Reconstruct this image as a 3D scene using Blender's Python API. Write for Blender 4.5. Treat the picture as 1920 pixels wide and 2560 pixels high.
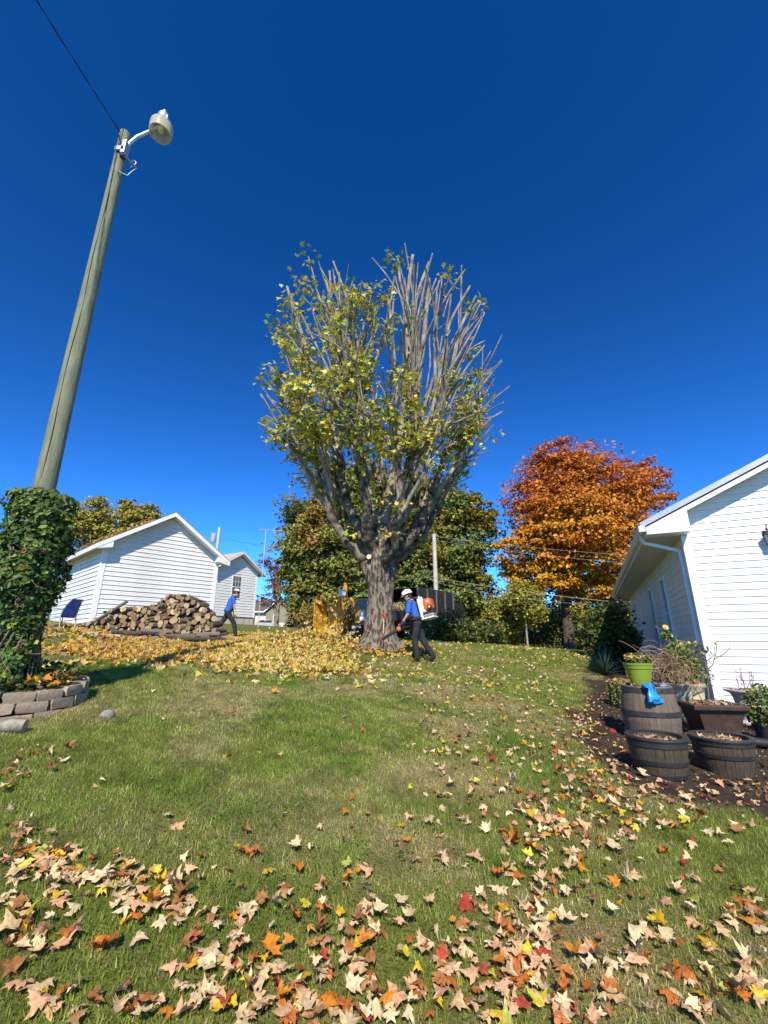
import bpy, bmesh, math, random
import numpy as np
from mathutils import Vector, Matrix, Euler

for _o in list(bpy.data.objects):
    bpy.data.objects.remove(_o, do_unlink=True)
scn = bpy.context.scene
COL = scn.collection
R = math.radians

# ------------------------------------------------------------ camera
EYE = 1.35                      # the lens stands 1.35 m above the ground at the origin
FPX = 1070.0                    # focal length in pixels of the 1920 x 2560 photograph
PITCH = math.atan((1602 - 1280) / FPX)
cam_data = bpy.data.cameras.new('camera')
cam_data.sensor_fit = 'VERTICAL'
cam_data.sensor_height = 36.0
cam_data.lens = 36.0 * FPX / 2560.0
cam_data.clip_start = 0.05
cam_data.clip_end = 3000.0
cam = bpy.data.objects.new('camera', cam_data)
COL.objects.link(cam)
cam.location = (0, 0, EYE)
cam.rotation_euler = (math.pi / 2 + PITCH, 0, 0)
scn.camera = cam
scn.render.resolution_x = 768
scn.render.resolution_y = 1024

# ------------------------------------------------------------ sky and sun
SUN_EL = R(42)
SUN_AZ = R(181)                 # clockwise from +Y: behind the camera
world = bpy.data.worlds.new('World')
scn.world = world
world.use_nodes = True
_nt = world.node_tree
for _n in list(_nt.nodes):
    _nt.nodes.remove(_n)
_sky = _nt.nodes.new('ShaderNodeTexSky')
_sky.sky_type = 'NISHITA'
_sky.sun_disc = False
_sky.sun_elevation = SUN_EL
_sky.sun_rotation = SUN_AZ
_sky.altitude = 600
_sky.air_density = 1.0
_sky.dust_density = 0.0
_sky.ozone_density = 6.0
_bg = _nt.nodes.new('ShaderNodeBackground')
_bg.inputs['Strength'].default_value = 0.060
_wo = _nt.nodes.new('ShaderNodeOutputWorld')
_gm = _nt.nodes.new('ShaderNodeGamma')          # the phone's contrast on the clear sky
_gm.inputs['Gamma'].default_value = 1.5
_tn = _nt.nodes.new('ShaderNodeMix'); _tn.data_type = 'RGBA'; _tn.blend_type = 'MULTIPLY'
_tn.inputs['Factor'].default_value = 1.0
_tn.inputs['B'].default_value = (0.43, 0.92, 1.22, 1)
_nt.links.new(_sky.outputs[0], _gm.inputs['Color'])
_nt.links.new(_gm.outputs[0], _tn.inputs['A'])
_vs = _nt.nodes.new('ShaderNodeVectorMath'); _vs.operation = 'SUBTRACT'; _vs.inputs[1].default_value = (0.09, 0.0, 0.0)
_vm = _nt.nodes.new('ShaderNodeVectorMath'); _vm.operation = 'MAXIMUM'; _vm.inputs[1].default_value = (0.0, 0.0, 0.0)
_nt.links.new(_tn.outputs['Result'], _vs.inputs[0])
_nt.links.new(_vs.outputs[0], _vm.inputs[0])
_nt.links.new(_vm.outputs[0], _bg.inputs[0])
_nt.links.new(_bg.outputs[0], _wo.inputs[0])
sun_data = bpy.data.lights.new('sun', 'SUN')
sun_data.energy = 5.0
sun_data.angle = R(0.53)
sun_data.color = (1.0, 0.915, 0.77)
sun = bpy.data.objects.new('sun', sun_data)
COL.objects.link(sun)
_sd = Vector((math.sin(SUN_AZ) * math.cos(SUN_EL), math.cos(SUN_AZ) * math.cos(SUN_EL), math.sin(SUN_EL)))
sun.rotation_euler = (-_sd).to_track_quat('-Z', 'Y').to_euler()
sun.location = (0, -20, 30)

scn.view_settings.view_transform = 'Standard'
scn.view_settings.look = 'None'
scn.view_settings.exposure = 0.42
scn.view_settings.gamma = 1.0
scn.view_settings.use_curve_mapping = False

rng = np.random.default_rng(7)
random.seed(7)

# ------------------------------------------------------------ pixel helpers
SP, CP = math.sin(PITCH), math.cos(PITCH)
def ray(px, py):
    u = (px - 960.0) / FPX
    v = (1280.0 - py) / FPX
    return u, CP - v * SP, SP + v * CP
def at(px, py, Y):
    """point on the ray through a photograph pixel at world distance Y"""
    dx, dy, dz = ray(px, py)
    t = Y / dy
    return Vector((dx * t, Y, EYE + dz * t))

# ------------------------------------------------------------ materials
def _base(name):
    m = bpy.data.materials.new(name)
    m.use_nodes = True
    nt = m.node_tree
    b = nt.nodes['Principled BSDF']
    return m, nt, b

def pm(name, c1, c2=None, scale=6.0, rough=0.75, bump=0.0, bscale=None, metal=0.0, spec=0.35,
       detail=6.0, stretch=None, rnd=0.0, lo=0.35, hi=0.65, dirt=None, dirt_scale=2.0, dirt_lo=0.55, dirt_hi=0.75, bdist=0.02):
    """principled surface with noise-mixed colours and fine relief"""
    m, nt, b = _base(name)
    L = nt.links
    b.inputs['Roughness'].default_value = rough
    b.inputs['Metallic'].default_value = metal
    b.inputs['Specular IOR Level'].default_value = spec
    tc = nt.nodes.new('ShaderNodeTexCoord')
    mp = nt.nodes.new('ShaderNodeMapping')
    if stretch:
        mp.inputs['Scale'].default_value = stretch
    L.new(tc.outputs['Object'], mp.inputs['Vector'])
    vec = mp.outputs[0]
    if c2 is None:
        c2 = tuple(min(1, x * 0.86) for x in c1)
    nz = nt.nodes.new('ShaderNodeTexNoise')
    nz.inputs['Scale'].default_value = scale
    nz.inputs['Detail'].default_value = detail
    L.new(vec, nz.inputs['Vector'])
    rp = nt.nodes.new('ShaderNodeMapRange')
    rp.inputs['From Min'].default_value = lo
    rp.inputs['From Max'].default_value = hi
    L.new(nz.outputs['Fac'], rp.inputs['Value'])
    mx = nt.nodes.new('ShaderNodeMix'); mx.data_type = 'RGBA'
    mx.inputs['A'].default_value = (*c1, 1)
    mx.inputs['B'].default_value = (*c2, 1)
    L.new(rp.outputs[0], mx.inputs['Factor'])
    col = mx.outputs['Result']
    if dirt:
        n2 = nt.nodes.new('ShaderNodeTexNoise')
        n2.inputs['Scale'].default_value = dirt_scale
        n2.inputs['Detail'].default_value = 8
        L.new(tc.outputs['Object'], n2.inputs['Vector'])
        r2 = nt.nodes.new('ShaderNodeMapRange')
        r2.inputs['From Min'].default_value = dirt_lo
        r2.inputs['From Max'].default_value = dirt_hi
        L.new(n2.outputs['Fac'], r2.inputs['Value'])
        m2 = nt.nodes.new('ShaderNodeMix'); m2.data_type = 'RGBA'
        L.new(r2.outputs[0], m2.inputs['Factor'])
        L.new(col, m2.inputs['A'])
        m2.inputs['B'].default_value = (*dirt, 1)
        col = m2.outputs['Result']
    if rnd:
        oi = nt.nodes.new('ShaderNodeObjectInfo')
        mr = nt.nodes.new('ShaderNodeMapRange')
        mr.inputs['To Min'].default_value = 1 - rnd
        mr.inputs['To Max'].default_value = 1 + rnd
        L.new(oi.outputs['Random'], mr.inputs['Value'])
        h = nt.nodes.new('ShaderNodeHueSaturation')
        L.new(mr.outputs[0], h.inputs['Value'])
        L.new(col, h.inputs['Color'])
        col = h.outputs[0]
    L.new(col, b.inputs['Base Color'])
    if bump:
        nb = nt.nodes.new('ShaderNodeTexNoise')
        nb.inputs['Scale'].default_value = bscale or scale * 3
        nb.inputs['Detail'].default_value = 8
        L.new(vec, nb.inputs['Vector'])
        bp = nt.nodes.new('ShaderNodeBump')
        bp.inputs['Strength'].default_value = bump
        bp.inputs['Distance'].default_value = bdist
        L.new(nb.outputs['Fac'], bp.inputs['Height'])
        L.new(bp.outputs[0], b.inputs['Normal'])
    return m

def leafmat(name, trans=0.3, rough=0.6, spec=0.25, mottle=0.0):
    """colour from the per-leaf attribute Col, thin and partly translucent"""
    m, nt, b = _base(name)
    L = nt.links
    a = nt.nodes.new('ShaderNodeAttribute'); a.attribute_name = 'Col'
    b.inputs['Roughness'].default_value = rough
    b.inputs['Specular IOR Level'].default_value = spec
    col = a.outputs['Color']
    if mottle:
        g = nt.nodes.new('ShaderNodeNewGeometry')
        nz = nt.nodes.new('ShaderNodeTexNoise'); nz.inputs['Scale'].default_value = 75; nz.inputs['Detail'].default_value = 6
        L.new(g.outputs['Position'], nz.inputs['Vector'])
        mr = nt.nodes.new('ShaderNodeMapRange'); mr.inputs['From Min'].default_value = 0.3; mr.inputs['From Max'].default_value = 0.7
        mr.inputs['To Min'].default_value = 1 - mottle; mr.inputs['To Max'].default_value = 1.2
        L.new(nz.outputs['Fac'], mr.inputs['Value'])
        h = nt.nodes.new('ShaderNodeHueSaturation'); L.new(mr.outputs[0], h.inputs['Value']); L.new(col, h.inputs['Color'])
        col = h.outputs[0]
    L.new(col, b.inputs['Base Color'])
    t = nt.nodes.new('ShaderNodeBsdfTranslucent')
    L.new(col, t.inputs['Color'])
    mx = nt.nodes.new('ShaderNodeMixShader')
    mx.inputs[0].default_value = trans
    L.new(b.outputs[0], mx.inputs[1]); L.new(t.outputs[0], mx.inputs[2])
    L.new(mx.outputs[0], nt.nodes['Material Output'].inputs['Surface'])
    return m

def glassmat(name, col, rough=0.06):
    m, nt, b = _base(name)
    b.inputs['Base Color'].default_value = (*col, 1)
    b.inputs['Roughness'].default_value = rough
    b.inputs['Specular IOR Level'].default_value = 0.8
    return m

# ------------------------------------------------------------ mesh building
def link(o, parent=None):
    COL.objects.link(o)
    if parent is not None:
        o.parent = parent
    return o

def finish(name, me, mats, parent=None, smooth=False, angle=38):
    if not isinstance(mats, (list, tuple)):
        mats = [mats]
    for m in mats:
        me.materials.append(m)
    if smooth:
        me.polygons.foreach_set('use_smooth', [True] * len(me.polygons))
        me.set_sharp_from_angle(angle=R(angle))
    o = bpy.data.objects.new(name, me)
    return link(o, parent)

class MB:
    def __init__(self):
        self.v = []; self.f = []; self.m = []
    def add(self, vs, fs, m=0, M=None):
        b = len(self.v)
        if M is not None:
            vs = [tuple(M @ Vector(p)) for p in vs]
        self.v.extend([tuple(p) for p in vs])
        for f in fs:
            self.f.append(tuple(b + i for i in f)); self.m.append(m)
        return self
    def box(self, x0, x1, y0, y1, z0, z1, m=0, M=None):
        vs = [(x0,y0,z0),(x1,y0,z0),(x1,y1,z0),(x0,y1,z0),(x0,y0,z1),(x1,y0,z1),(x1,y1,z1),(x0,y1,z1)]
        fs = [(3,2,1,0),(4,5,6,7),(0,1,5,4),(1,2,6,5),(2,3,7,6),(3,0,4,7)]
        return self.add(vs, fs, m, M)
    def extrude(self, poly, d, m=0, M=None):
        """closed polygon (3D points) pushed along vector d"""
        n = len(poly); d = Vector(d)
        vs = [Vector(p) for p in poly] + [Vector(p) + d for p in poly]
        fs = [tuple(reversed(range(n))), tuple(range(n, 2*n))]
        fs += [(i, (i+1) % n, n + (i+1) % n, n + i) for i in range(n)]
        return self.add(vs, fs, m, M)
    def tube(self, path, radii, n=8, m=0, cap=True, capm=None, M=None, squash=None):
        path = [Vector(p) for p in path]
        if not isinstance(radii, (list, tuple)):
            radii = [radii] * len(path)
        vs = []; fs = []
        up = Vector((0.03, 0.11, 1)).normalized()
        prev = None
        for i, p in enumerate(path):
            a = path[max(0, i-1)]; b = path[min(len(path)-1, i+1)]
            t = (b - a)
            t = t.normalized() if t.length > 1e-9 else Vector((0,0,1))
            if prev is None:
                s = t.cross(up)
                if s.length < 0.05: s = t.cross(Vector((1,0,0)))
                s.normalize()
            else:
                s = prev - t * prev.dot(t)
                if s.length < 1e-6: s = t.cross(up)
                s.normalize()
            prev = s
            w = t.cross(s)
            for k in range(n):
                an = 2 * math.pi * k / n
                vs.append(p + (s * math.cos(an) + w * math.sin(an)) * radii[i])
        for i in range(len(path)-1):
            for k in range(n):
                a = i*n + k; b = i*n + (k+1) % n
                fs.append((a, b, b+n, a+n))
        self.add(vs, fs, m, M)
        if cap:
            base = len(self.v) - len(vs)
            cm = m if capm is None else capm
            self.f.append(tuple(base + k for k in reversed(range(n)))); self.m.append(cm)
            e = base + (len(path)-1)*n
            self.f.append(tuple(e + k for k in range(n))); self.m.append(cm)
        return self
    def lathe(self, prof, n=24, m=0, c=(0,0,0), M=None, close=True, sx=1, sy=1):
        vs = []; fs = []
        for r, z in prof:
            for k in range(n):
                an = 2*math.pi*k/n
                vs.append((c[0] + sx*r*math.cos(an), c[1] + sy*r*math.sin(an), c[2] + z))
        for i in range(len(prof)-1):
            for k in range(n):
                a = i*n + k; b = i*n + (k+1) % n
                fs.append((a, b, b+n, a+n))
        if close:
            fs.append(tuple(reversed(range(n))))
            e = (len(prof)-1)*n
            fs.append(tuple(e+k for k in range(n)))
        return self.add(vs, fs, m, M)
    def ball(self, c, r, m=0, n=12, M=None):
        if not isinstance(r, (tuple, list)): r = (r, r, r)
        vs = []; fs = []; rings = max(4, n//2)
        for i in range(1, rings):
            th = math.pi*i/rings
            for k in range(n):
                an = 2*math.pi*k/n
                vs.append((c[0]+r[0]*math.sin(th)*math.cos(an), c[1]+r[1]*math.sin(th)*math.sin(an), c[2]-r[2]*math.cos(th)))
        for i in range(rings-2):
            for k in range(n):
                a = i*n+k; b = i*n+(k+1) % n
                fs.append((a, b, b+n, a+n))
        s = len(vs); vs.append((c[0], c[1], c[2]-r[2])); vs.append((c[0], c[1], c[2]+r[2]))
        for k in range(n):
            fs.append((s, (k+1) % n, k))
            fs.append((s+1, (rings-2)*n+k, (rings-2)*n+(k+1) % n))
        return self.add(vs, fs, m, M)
    def mesh(self, name):
        me = bpy.data.meshes.new(name)
        me.from_pydata(self.v, [], self.f)
        me.polygons.foreach_set('material_index', self.m)
        me.update()
        return me
    def build(self, name, mats, parent=None, smooth=False, angle=38, bevel=0.0):
        me = self.mesh(name)
        o = finish(name, me, mats, parent, smooth, angle)
        if bevel:
            md = o.modifiers.new('bevel', 'BEVEL'); md.width = bevel; md.segments = 2; md.limit_method = 'ANGLE'
        return o

def np_mesh(name, verts, tris, cols=None):
    me = bpy.data.meshes.new(name)
    verts = np.ascontiguousarray(verts, dtype=np.float32)
    tris = np.ascontiguousarray(tris, dtype=np.int32)
    nv, nf = len(verts), len(tris)
    me.vertices.add(nv); me.vertices.foreach_set('co', verts.ravel())
    me.loops.add(nf*3); me.loops.foreach_set('vertex_index', tris.ravel())
    me.polygons.add(nf)
    me.polygons.foreach_set('loop_start', np.arange(0, nf*3, 3, dtype=np.int32))
    me.polygons.foreach_set('loop_total', np.full(nf, 3, dtype=np.int32))
    me.update(calc_edges=True)
    if cols is not None:
        at_ = me.color_attributes.new('Col', 'FLOAT_COLOR', 'POINT')
        c4 = np.ones((nv, 4), dtype=np.float32); c4[:, :3] = cols
        at_.data.foreach_set('color', c4.ravel())
    return me

def tag(o, label=None, cat=None, group=None, kind=None):
    if label: o['label'] = label
    if cat: o['category'] = cat
    if group: o['group'] = group
    if kind: o['kind'] = kind
    return o

def thing(name, label, cat, loc=(0,0,0), rotz=0.0, group=None):
    o = bpy.data.objects.new(name, None)
    o.empty_display_size = 0.2
    COL.objects.link(o)
    o.location = loc; o.rotation_euler = (0, 0, rotz)
    return tag(o, label, cat, group)

# leaf outlines (x across, y along), fans from the first vertex
def _mirror(h):
    return h + [(-x, y) for x, y in reversed(h[1:-1])]
MAPLE = [(0.0, 0.36)] + _mirror([(0.0,0.05),(0.30,-0.05),(0.25,0.12),(0.42,0.17),(0.60,0.44),(0.36,0.42),(0.24,0.50),(0.27,0.70),(0.12,0.72),(0.0,1.02)])
STAR = [(0.0, 0.4)] + _mirror([(0.0,0.06),(0.34,0.02),(0.30,0.24),(0.56,0.46),(0.22,0.52),(0.0,1.0)])
OVAL = [(0.0, 0.45)] + _mirror([(0.0,0.0),(0.30,0.22),(0.30,0.6),(0.0,1.0)])
RHOMB = [(0.0,0.0),(0.34,0.45),(0.0,1.0),(-0.34,0.45)]
def leaf_arrays(P, size, N, cols, shape, rs, curl=0.25, spin=None, fan_center=True):
    """vectorised leaves: P positions, N normals, one outline each"""
    n = len(P)
    P = np.asarray(P, float); N = np.asarray(N, float)
    N = N / np.linalg.norm(N, axis=1, keepdims=True)
    a = rs.normal(size=(n, 3))
    U = np.cross(N, a); U /= np.linalg.norm(U, axis=1, keepdims=True) + 1e-9
    V = np.cross(N, U)
    sh = np.array(shape); k = len(sh)
    s = np.asarray(size).reshape(-1, 1, 1) * np.ones((n, 1, 1))
    cu = (rs.normal(size=(n, 1)) * curl)
    cv = (rs.normal(size=(n, 1)) * curl)
    sx = rs.uniform(0.7, 1.05, size=(n, 1))
    x = sh[None, :, 0] * sx; y = sh[None, :, 1] - 0.45
    z = cu * (np.abs(x)**1.3) * 1.6 + cv * y * y * 1.2 + rs.normal(size=(n, k)) * 0.05 * (curl > 0)
    verts = P[:, None, :] + s * (x[..., None] * U[:, None, :] + y[..., None] * V[:, None, :] + z[..., None] * N[:, None, :])
    if fan_center:
        loc = np.array([(0, i, i+1 if i+1 < k else 1) for i in range(1, k)])
    else:
        loc = np.array([(0, i, i+1) for i in range(1, k-1)])
    tris = (np.arange(n)[:, None, None] * k + loc[None]).reshape(-1, 3)
    c = np.repeat(np.asarray(cols, float)[:, None, :], k, axis=1).reshape(-1, 3)
    return verts.reshape(-1, 3), tris, c

def pick(pal, n, rs, jitter=0.12):
    """n colours from a weighted palette [(weight,(r,g,b))]"""
    w = np.array([p[0] for p in pal], float); w /= w.sum()
    c = np.array([p[1] for p in pal], float)
    idx = rs.choice(len(pal), size=n, p=w)
    out = c[idx] * (1 + rs.normal(size=(n, 1)) * jitter) * (1 + rs.normal(size=(n, 3)) * jitter * 0.35)
    return np.clip(out, 0.004, 0.95)

# ============================================================ the ground
_ctrl = []
for _y in (-4.0, 0.0, 4.0, 8.0):
    for _x in (-7.0, -3.5, 0.0, 3.5, 7.0):
        _ctrl.append((_x, _y, -0.0926*_x + 0.0828*_y))
_ctrl += [(0.84,11.2,0.85), (-0.2,12.6,1.22), (-5.56,15.7,1.41), (-6.1,13.0,1.33), (-8.5,12.8,1.70), (-7.2,14.2,1.55),
          (-11.5,12.0,1.95), (-12.0,17.0,2.05), (-9.77,33.0,2.49), (-10.5,23.0,2.25), (-5.5,22.0,1.72), (-2.9,16.0,1.42), (3.0,13.0,0.98),
          (3.3,16.0,1.20), (5.3,16.0,1.09), (6.7,15.0,0.93), (8.5,15.5,0.80), (9.5,9.0,0.1),
          (0.0,20.0,1.45), (0.0,30.0,1.7), (6.0,24.0,0.95), (10.0,32.0,0.75), (14.0,20.0,0.7),
          (-14.0,30.0,2.6), (-21.0,85.0,3.35), (-50.0,85.0,4.2), (0.0,85.0,2.3), (25.0,85.0,1.2), (-25.0,50.0,3.3), (14.0,8.0,-0.2),
          (-14.0,4.0,1.6), (-14.0,-4.0,1.0), (14.0,-4.0,-1.2), (14.0,50.0,0.9), (40.0,85.0,1.0), (40.0,30.0,0.4), (-40.0,20.0,3.2)]
_ctrl = np.array(_ctrl)
def _phi(r2):
    return 0.5 * r2 * np.log(r2 + 1e-9)
_n = len(_ctrl)
_S = 10.0
_C = _ctrl[:, :2] / _S
_K = _phi(((_C[:, None] - _C[None])**2).sum(-1)) + np.eye(_n) * 1e-4
_Pm = np.c_[np.ones(_n), _C]
_A = np.block([[_K, _Pm], [_Pm.T, np.zeros((3, 3))]])
_w = np.linalg.solve(_A, np.r_[_ctrl[:, 2], np.zeros(3)])
def _tps(x, y):
    x = np.clip(np.asarray(x, float), -50, 40) / _S; y = np.clip(np.asarray(y, float), -5, 90) / _S
    r2 = (x[..., None] - _C[:, 0])**2 + (y[..., None] - _C[:, 1])**2
    return _phi(r2) @ _w[:_n] + _w[_n] + _w[_n+1]*x + _w[_n+2]*y
_gx = np.arange(-50, 40.01, 0.25); _gy = np.arange(-5, 90.01, 0.25)
_GZ = np.concatenate([_tps(*np.meshgrid(_gx, _gy[i:i+40])) for i in range(0, len(_gy), 40)])
def Tn(x, y):
    """height of the ground, vectorised"""
    x = np.clip(np.asarray(x, float), -50, 39.99); y = np.clip(np.asarray(y, float), -5, 89.99)
    fx = (x + 50) / 0.25; fy = (y + 5) / 0.25
    i = np.minimum(fx.astype(int), len(_gx)-2); j = np.minimum(fy.astype(int), len(_gy)-2)
    a = fx - i; b = fy - j
    return (_GZ[j, i]*(1-a) + _GZ[j, i+1]*a)*(1-b) + (_GZ[j+1, i]*(1-a) + _GZ[j+1, i+1]*a)*b
def T(x, y):
    return float(Tn(np.array([x]), np.array([y]))[0])
def hit(px, py):
    """where the rays through photograph pixels meet the ground (vectorised)"""
    px = np.atleast_1d(np.asarray(px, float)); py = np.atleast_1d(np.asarray(py, float))
    u = (px - 960.0)/FPX; v = (1280.0 - py)/FPX
    dy = CP - v*SP; dz = SP + v*CP
    t = np.full(px.shape, np.nan); prev = np.full(px.shape, 0.6); done = np.zeros(px.shape, bool)
    for tt in np.concatenate([np.arange(0.7, 25, 0.1), np.arange(25, 80, 0.5)]):
        f = EYE + dz*tt - Tn(u*tt, dy*tt)
        newly = (~done) & (f <= 0)
        t[newly] = tt; done |= newly
    lo = t - 0.5; hi = t.copy()
    for _ in range(25):
        mid = (lo + hi)/2
        f = EYE + dz*mid - Tn(np.nan_to_num(u*mid), np.nan_to_num(dy*mid))
        hi = np.where(f <= 0, mid, hi); lo = np.where(f <= 0, lo, mid)
    x = u*hi; y = dy*hi
    return x, y, Tn(np.nan_to_num(x), np.nan_to_num(y))
def ground_at(px, py):
    x, y, z = hit(px, py)
    return Vector((float(x[0]), float(y[0]), float(z[0])))

# smooth world-space noise for masks
def vnoise(x, y, s, seed=0):
    x = np.asarray(x, float)*s + seed*17.3; y = np.asarray(y, float)*s + seed*9.1
    i = np.floor(x).astype(np.int64); j = np.floor(y).astype(np.int64); a = x - i; b = y - j
    a = a*a*(3-2*a); b = b*b*(3-2*b)
    def h(i, j):
        k = (i*374761393 + j*668265263 + seed*1442695041) & 0xffffffff
        k = ((k ^ (k >> 13))*1274126177) & 0xffffffff
        return ((k ^ (k >> 16)) & 0xffff) / 65535.0
    return (h(i,j)*(1-a) + h(i+1,j)*a)*(1-b) + (h(i,j+1)*(1-a) + h(i+1,j+1)*a)*b

# bare soil along the house: to the right of this edge (traced where lawn meets dirt)
_edge_px = [(1490,1688),(1445,1712),(1425,1765),(1432,1830),(1490,1910),(1585,1968),(1690,2000),(1830,2030),(1960,2075)]
_ex, _ey, _ez = hit([p[0] for p in _edge_px], [p[1] for p in _edge_px])
_edge = list(zip(_ex, _ey))
def soil_mask(x, y):
    """1 on bare soil by the house, 0 on lawn"""
    x = np.asarray(x, float); y = np.asarray(y, float)
    ex = np.array([p[0] for p in _edge]); ey = np.array([p[1] for p in _edge])
    order = np.argsort(ey)
    edge_x = np.interp(y, ey[order], ex[order], left=ex[order][0] + 2.0, right=ex[order][-1] + 0.3)
    edge_x = np.where(y < ey.min(), ex[order][0] + (ey.min() - y)*3.0, edge_x)
    edge_x = np.where(y > ey.max(), ex[order][-1] + (y - ey.max())*0.47, edge_x)
    d = x - edge_x + (vnoise(x, y, 2.2, 3) - 0.5)*0.55 + (vnoise(x, y, 7, 4) - 0.5)*0.25
    m = np.clip(d/0.32 + 0.4, 0, 1)
    # trodden earth around the old maple
    dt = np.hypot(x + 0.2, (y - 12.3)*1.0)
    m = np.maximum(m, np.clip((1.25 - dt)/0.35 + (vnoise(x, y, 3, 8) - 0.5), 0, 1)*0.8)
    return m

def _axis(lo, hi, fine_lo, fine_hi, step):
    a = list(np.arange(fine_lo, fine_hi + 1e-6, step))
    s = step; p = fine_hi
    while p < hi:
        s *= 1.18; p += s; a.append(p)
    s = step; p = fine_lo
    while p > lo:
        s *= 1.18; p -= s; a.insert(0, p)
    return np.array(a)
_xs = _axis(-700, 700, -9, 8, 0.09); _ys = _axis(-60, 1200, 0.5, 17, 0.09)
_X, _Y = np.meshgrid(_xs, _ys)
_Z = Tn(_X, _Y) + (vnoise(_X, _Y, 1.6, 1) - 0.5)*0.03 + (vnoise(_X, _Y, 6, 2) - 0.5)*0.014
_nx, _ny = len(_xs), len(_ys)
_idx = np.arange(_nx*_ny).reshape(_ny, _nx)
_a = _idx[:-1, :-1].ravel(); _b = _idx[:-1, 1:].ravel(); _c = _idx[1:, 1:].ravel(); _d = _idx[1:, :-1].ravel()
_tri = np.concatenate([np.stack([_a, _b, _c], 1), np.stack([_a, _c, _d], 1)])
_V = np.stack([_X.ravel(), _Y.ravel(), _Z.ravel()], 1)
_sm = soil_mask(_X.ravel(), _Y.ravel())
_dry = np.clip((vnoise(_X.ravel(), _Y.ravel(), 0.55, 11)*0.55 + vnoise(_X.ravel(), _Y.ravel(), 1.7, 12)*0.45 - 0.42)*3.2, 0, 1)
_gc = np.stack([_sm, _dry, np.zeros_like(_sm)], 1)
_me = np_mesh('ground', _V, _tri, _gc)
def ground_material():
    m, nt, b = _base('ground')
    L = nt.links
    at_ = nt.nodes.new('ShaderNodeAttribute'); at_.attribute_name = 'Col'
    sp = nt.nodes.new('ShaderNodeSeparateColor'); L.new(at_.outputs['Color'], sp.inputs[0])
    tc = nt.nodes.new('ShaderNodeTexCoord')
    def noise(scale, detail=8):
        n = nt.nodes.new('ShaderNodeTexNoise'); n.inputs['Scale'].default_value = scale; n.inputs['Detail'].default_value = detail
        L.new(tc.outputs['Object'], n.inputs['Vector']); return n.outputs['Fac']
    def mix(f, a, bb):
        x = nt.nodes.new('ShaderNodeMix'); x.data_type = 'RGBA'
        if isinstance(f, float): x.inputs['Factor'].default_value = f
        else: L.new(f, x.inputs['Factor'])
        for s, k in ((a, 'A'), (bb, 'B')):
            if isinstance(s, tuple): x.inputs[k].default_value = (*s, 1)
            else: L.new(s, x.inputs[k])
        return x.outputs['Result']
    def rng_(v, lo, hi):
        r = nt.nodes.new('ShaderNodeMapRange'); r.inputs['From Min'].default_value = lo; r.inputs['From Max'].default_value = hi
        L.new(v, r.inputs['Value']); return r.outputs[0]
    green = mix(rng_(noise(9), .35, .65), (0.105, 0.135, 0.024), (0.14, 0.15, 0.038))
    straw = mix(rng_(noise(40), .35, .65), (0.24, 0.19, 0.085), (0.15, 0.13, 0.05))
    lawn = mix(sp.outputs[1], green, straw)
    dirt = mix(rng_(noise(6), .35, .65), (0.042, 0.031, 0.022), (0.078, 0.056, 0.038))
    dirt = mix(rng_(noise(70), .5, .72), dirt, (0.025, 0.018, 0.013))
    L.new(mix(sp.outputs[0], lawn, dirt), b.inputs['Base Color'])
    b.inputs['Roughness'].default_value = 0.95
    b.inputs['Specular IOR Level'].default_value = 0.1
    bp = nt.nodes.new('ShaderNodeBump'); bp.inputs['Strength'].default_value = 0.9; bp.inputs['Distance'].default_value = 0.03
    L.new(noise(55), bp.inputs['Height']); L.new(bp.outputs[0], b.inputs['Normal'])
    return m
ground = finish('ground', _me, ground_material(), smooth=False)
ground.data.polygons.foreach_set('use_smooth', [True]*len(ground.data.polygons))
tag(ground, kind='structure')

# ============================================================ houses
M_SIDING = pm('white_siding', (0.76,0.75,0.715), (0.70,0.69,0.655), scale=1.3, rough=0.45, bump=0.05, bscale=60, spec=0.4, dirt=(0.62,0.62,0.58), dirt_scale=1.7, dirt_lo=0.6, dirt_hi=0.85)
M_SIDING2 = pm('shed_siding', (0.76,0.745,0.715), (0.66,0.645,0.605), scale=1.1, rough=0.5, bump=0.06, bscale=50, dirt=(0.56,0.53,0.46), dirt_scale=1.4, dirt_lo=0.56, dirt_hi=0.85)
M_TRIM = pm('white_trim', (0.80,0.80,0.78), (0.74,0.74,0.71), scale=3, rough=0.42, bump=0.03, bscale=30, dirt=(0.60,0.58,0.52), dirt_scale=3, dirt_lo=0.62, dirt_hi=0.85)
M_SOFFIT = pm('soffit_vinyl', (0.74,0.71,0.655), (0.68,0.65,0.60), scale=4, rough=0.5)
M_METAL_ROOF = pm('grey_metal_roof', (0.43,0.43,0.43), (0.36,0.36,0.37), scale=2.5, rough=0.38, metal=0.35, bump=0.03, bscale=20)
M_DARKGAP = pm('gap_shade', (0.03,0.03,0.032), rough=0.8)  # near-black colour painted as the shade in the gap under the rake trim
M_SHINGLE = pm('weathered_shingle', (0.115,0.11,0.112), (0.18,0.172,0.165), scale=26, rough=0.9, bump=0.5, bscale=70)
M_BLOCK = pm('painted_block', (0.56,0.52,0.43), (0.42,0.39,0.32), scale=5, rough=0.9, bump=0.3, bscale=40, dirt=(0.22,0.2,0.13), dirt_scale=3)
M_GLASS = glassmat('window_glass', (0.05,0.06,0.065))
M_BLACK = pm('black_iron', (0.018,0.018,0.018), (0.035,0.034,0.033), scale=14, rough=0.5, metal=0.3)
M_LANTERN = glassmat('lantern_glass', (0.42,0.46,0.44), 0.12)
M_GUTTER = pm('gutter_enamel', (0.75,0.745,0.72), (0.66,0.655,0.63), scale=4, rough=0.38, dirt=(0.42,0.40,0.35), dirt_scale=5, dirt_lo=0.6, dirt_hi=0.85)

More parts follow.
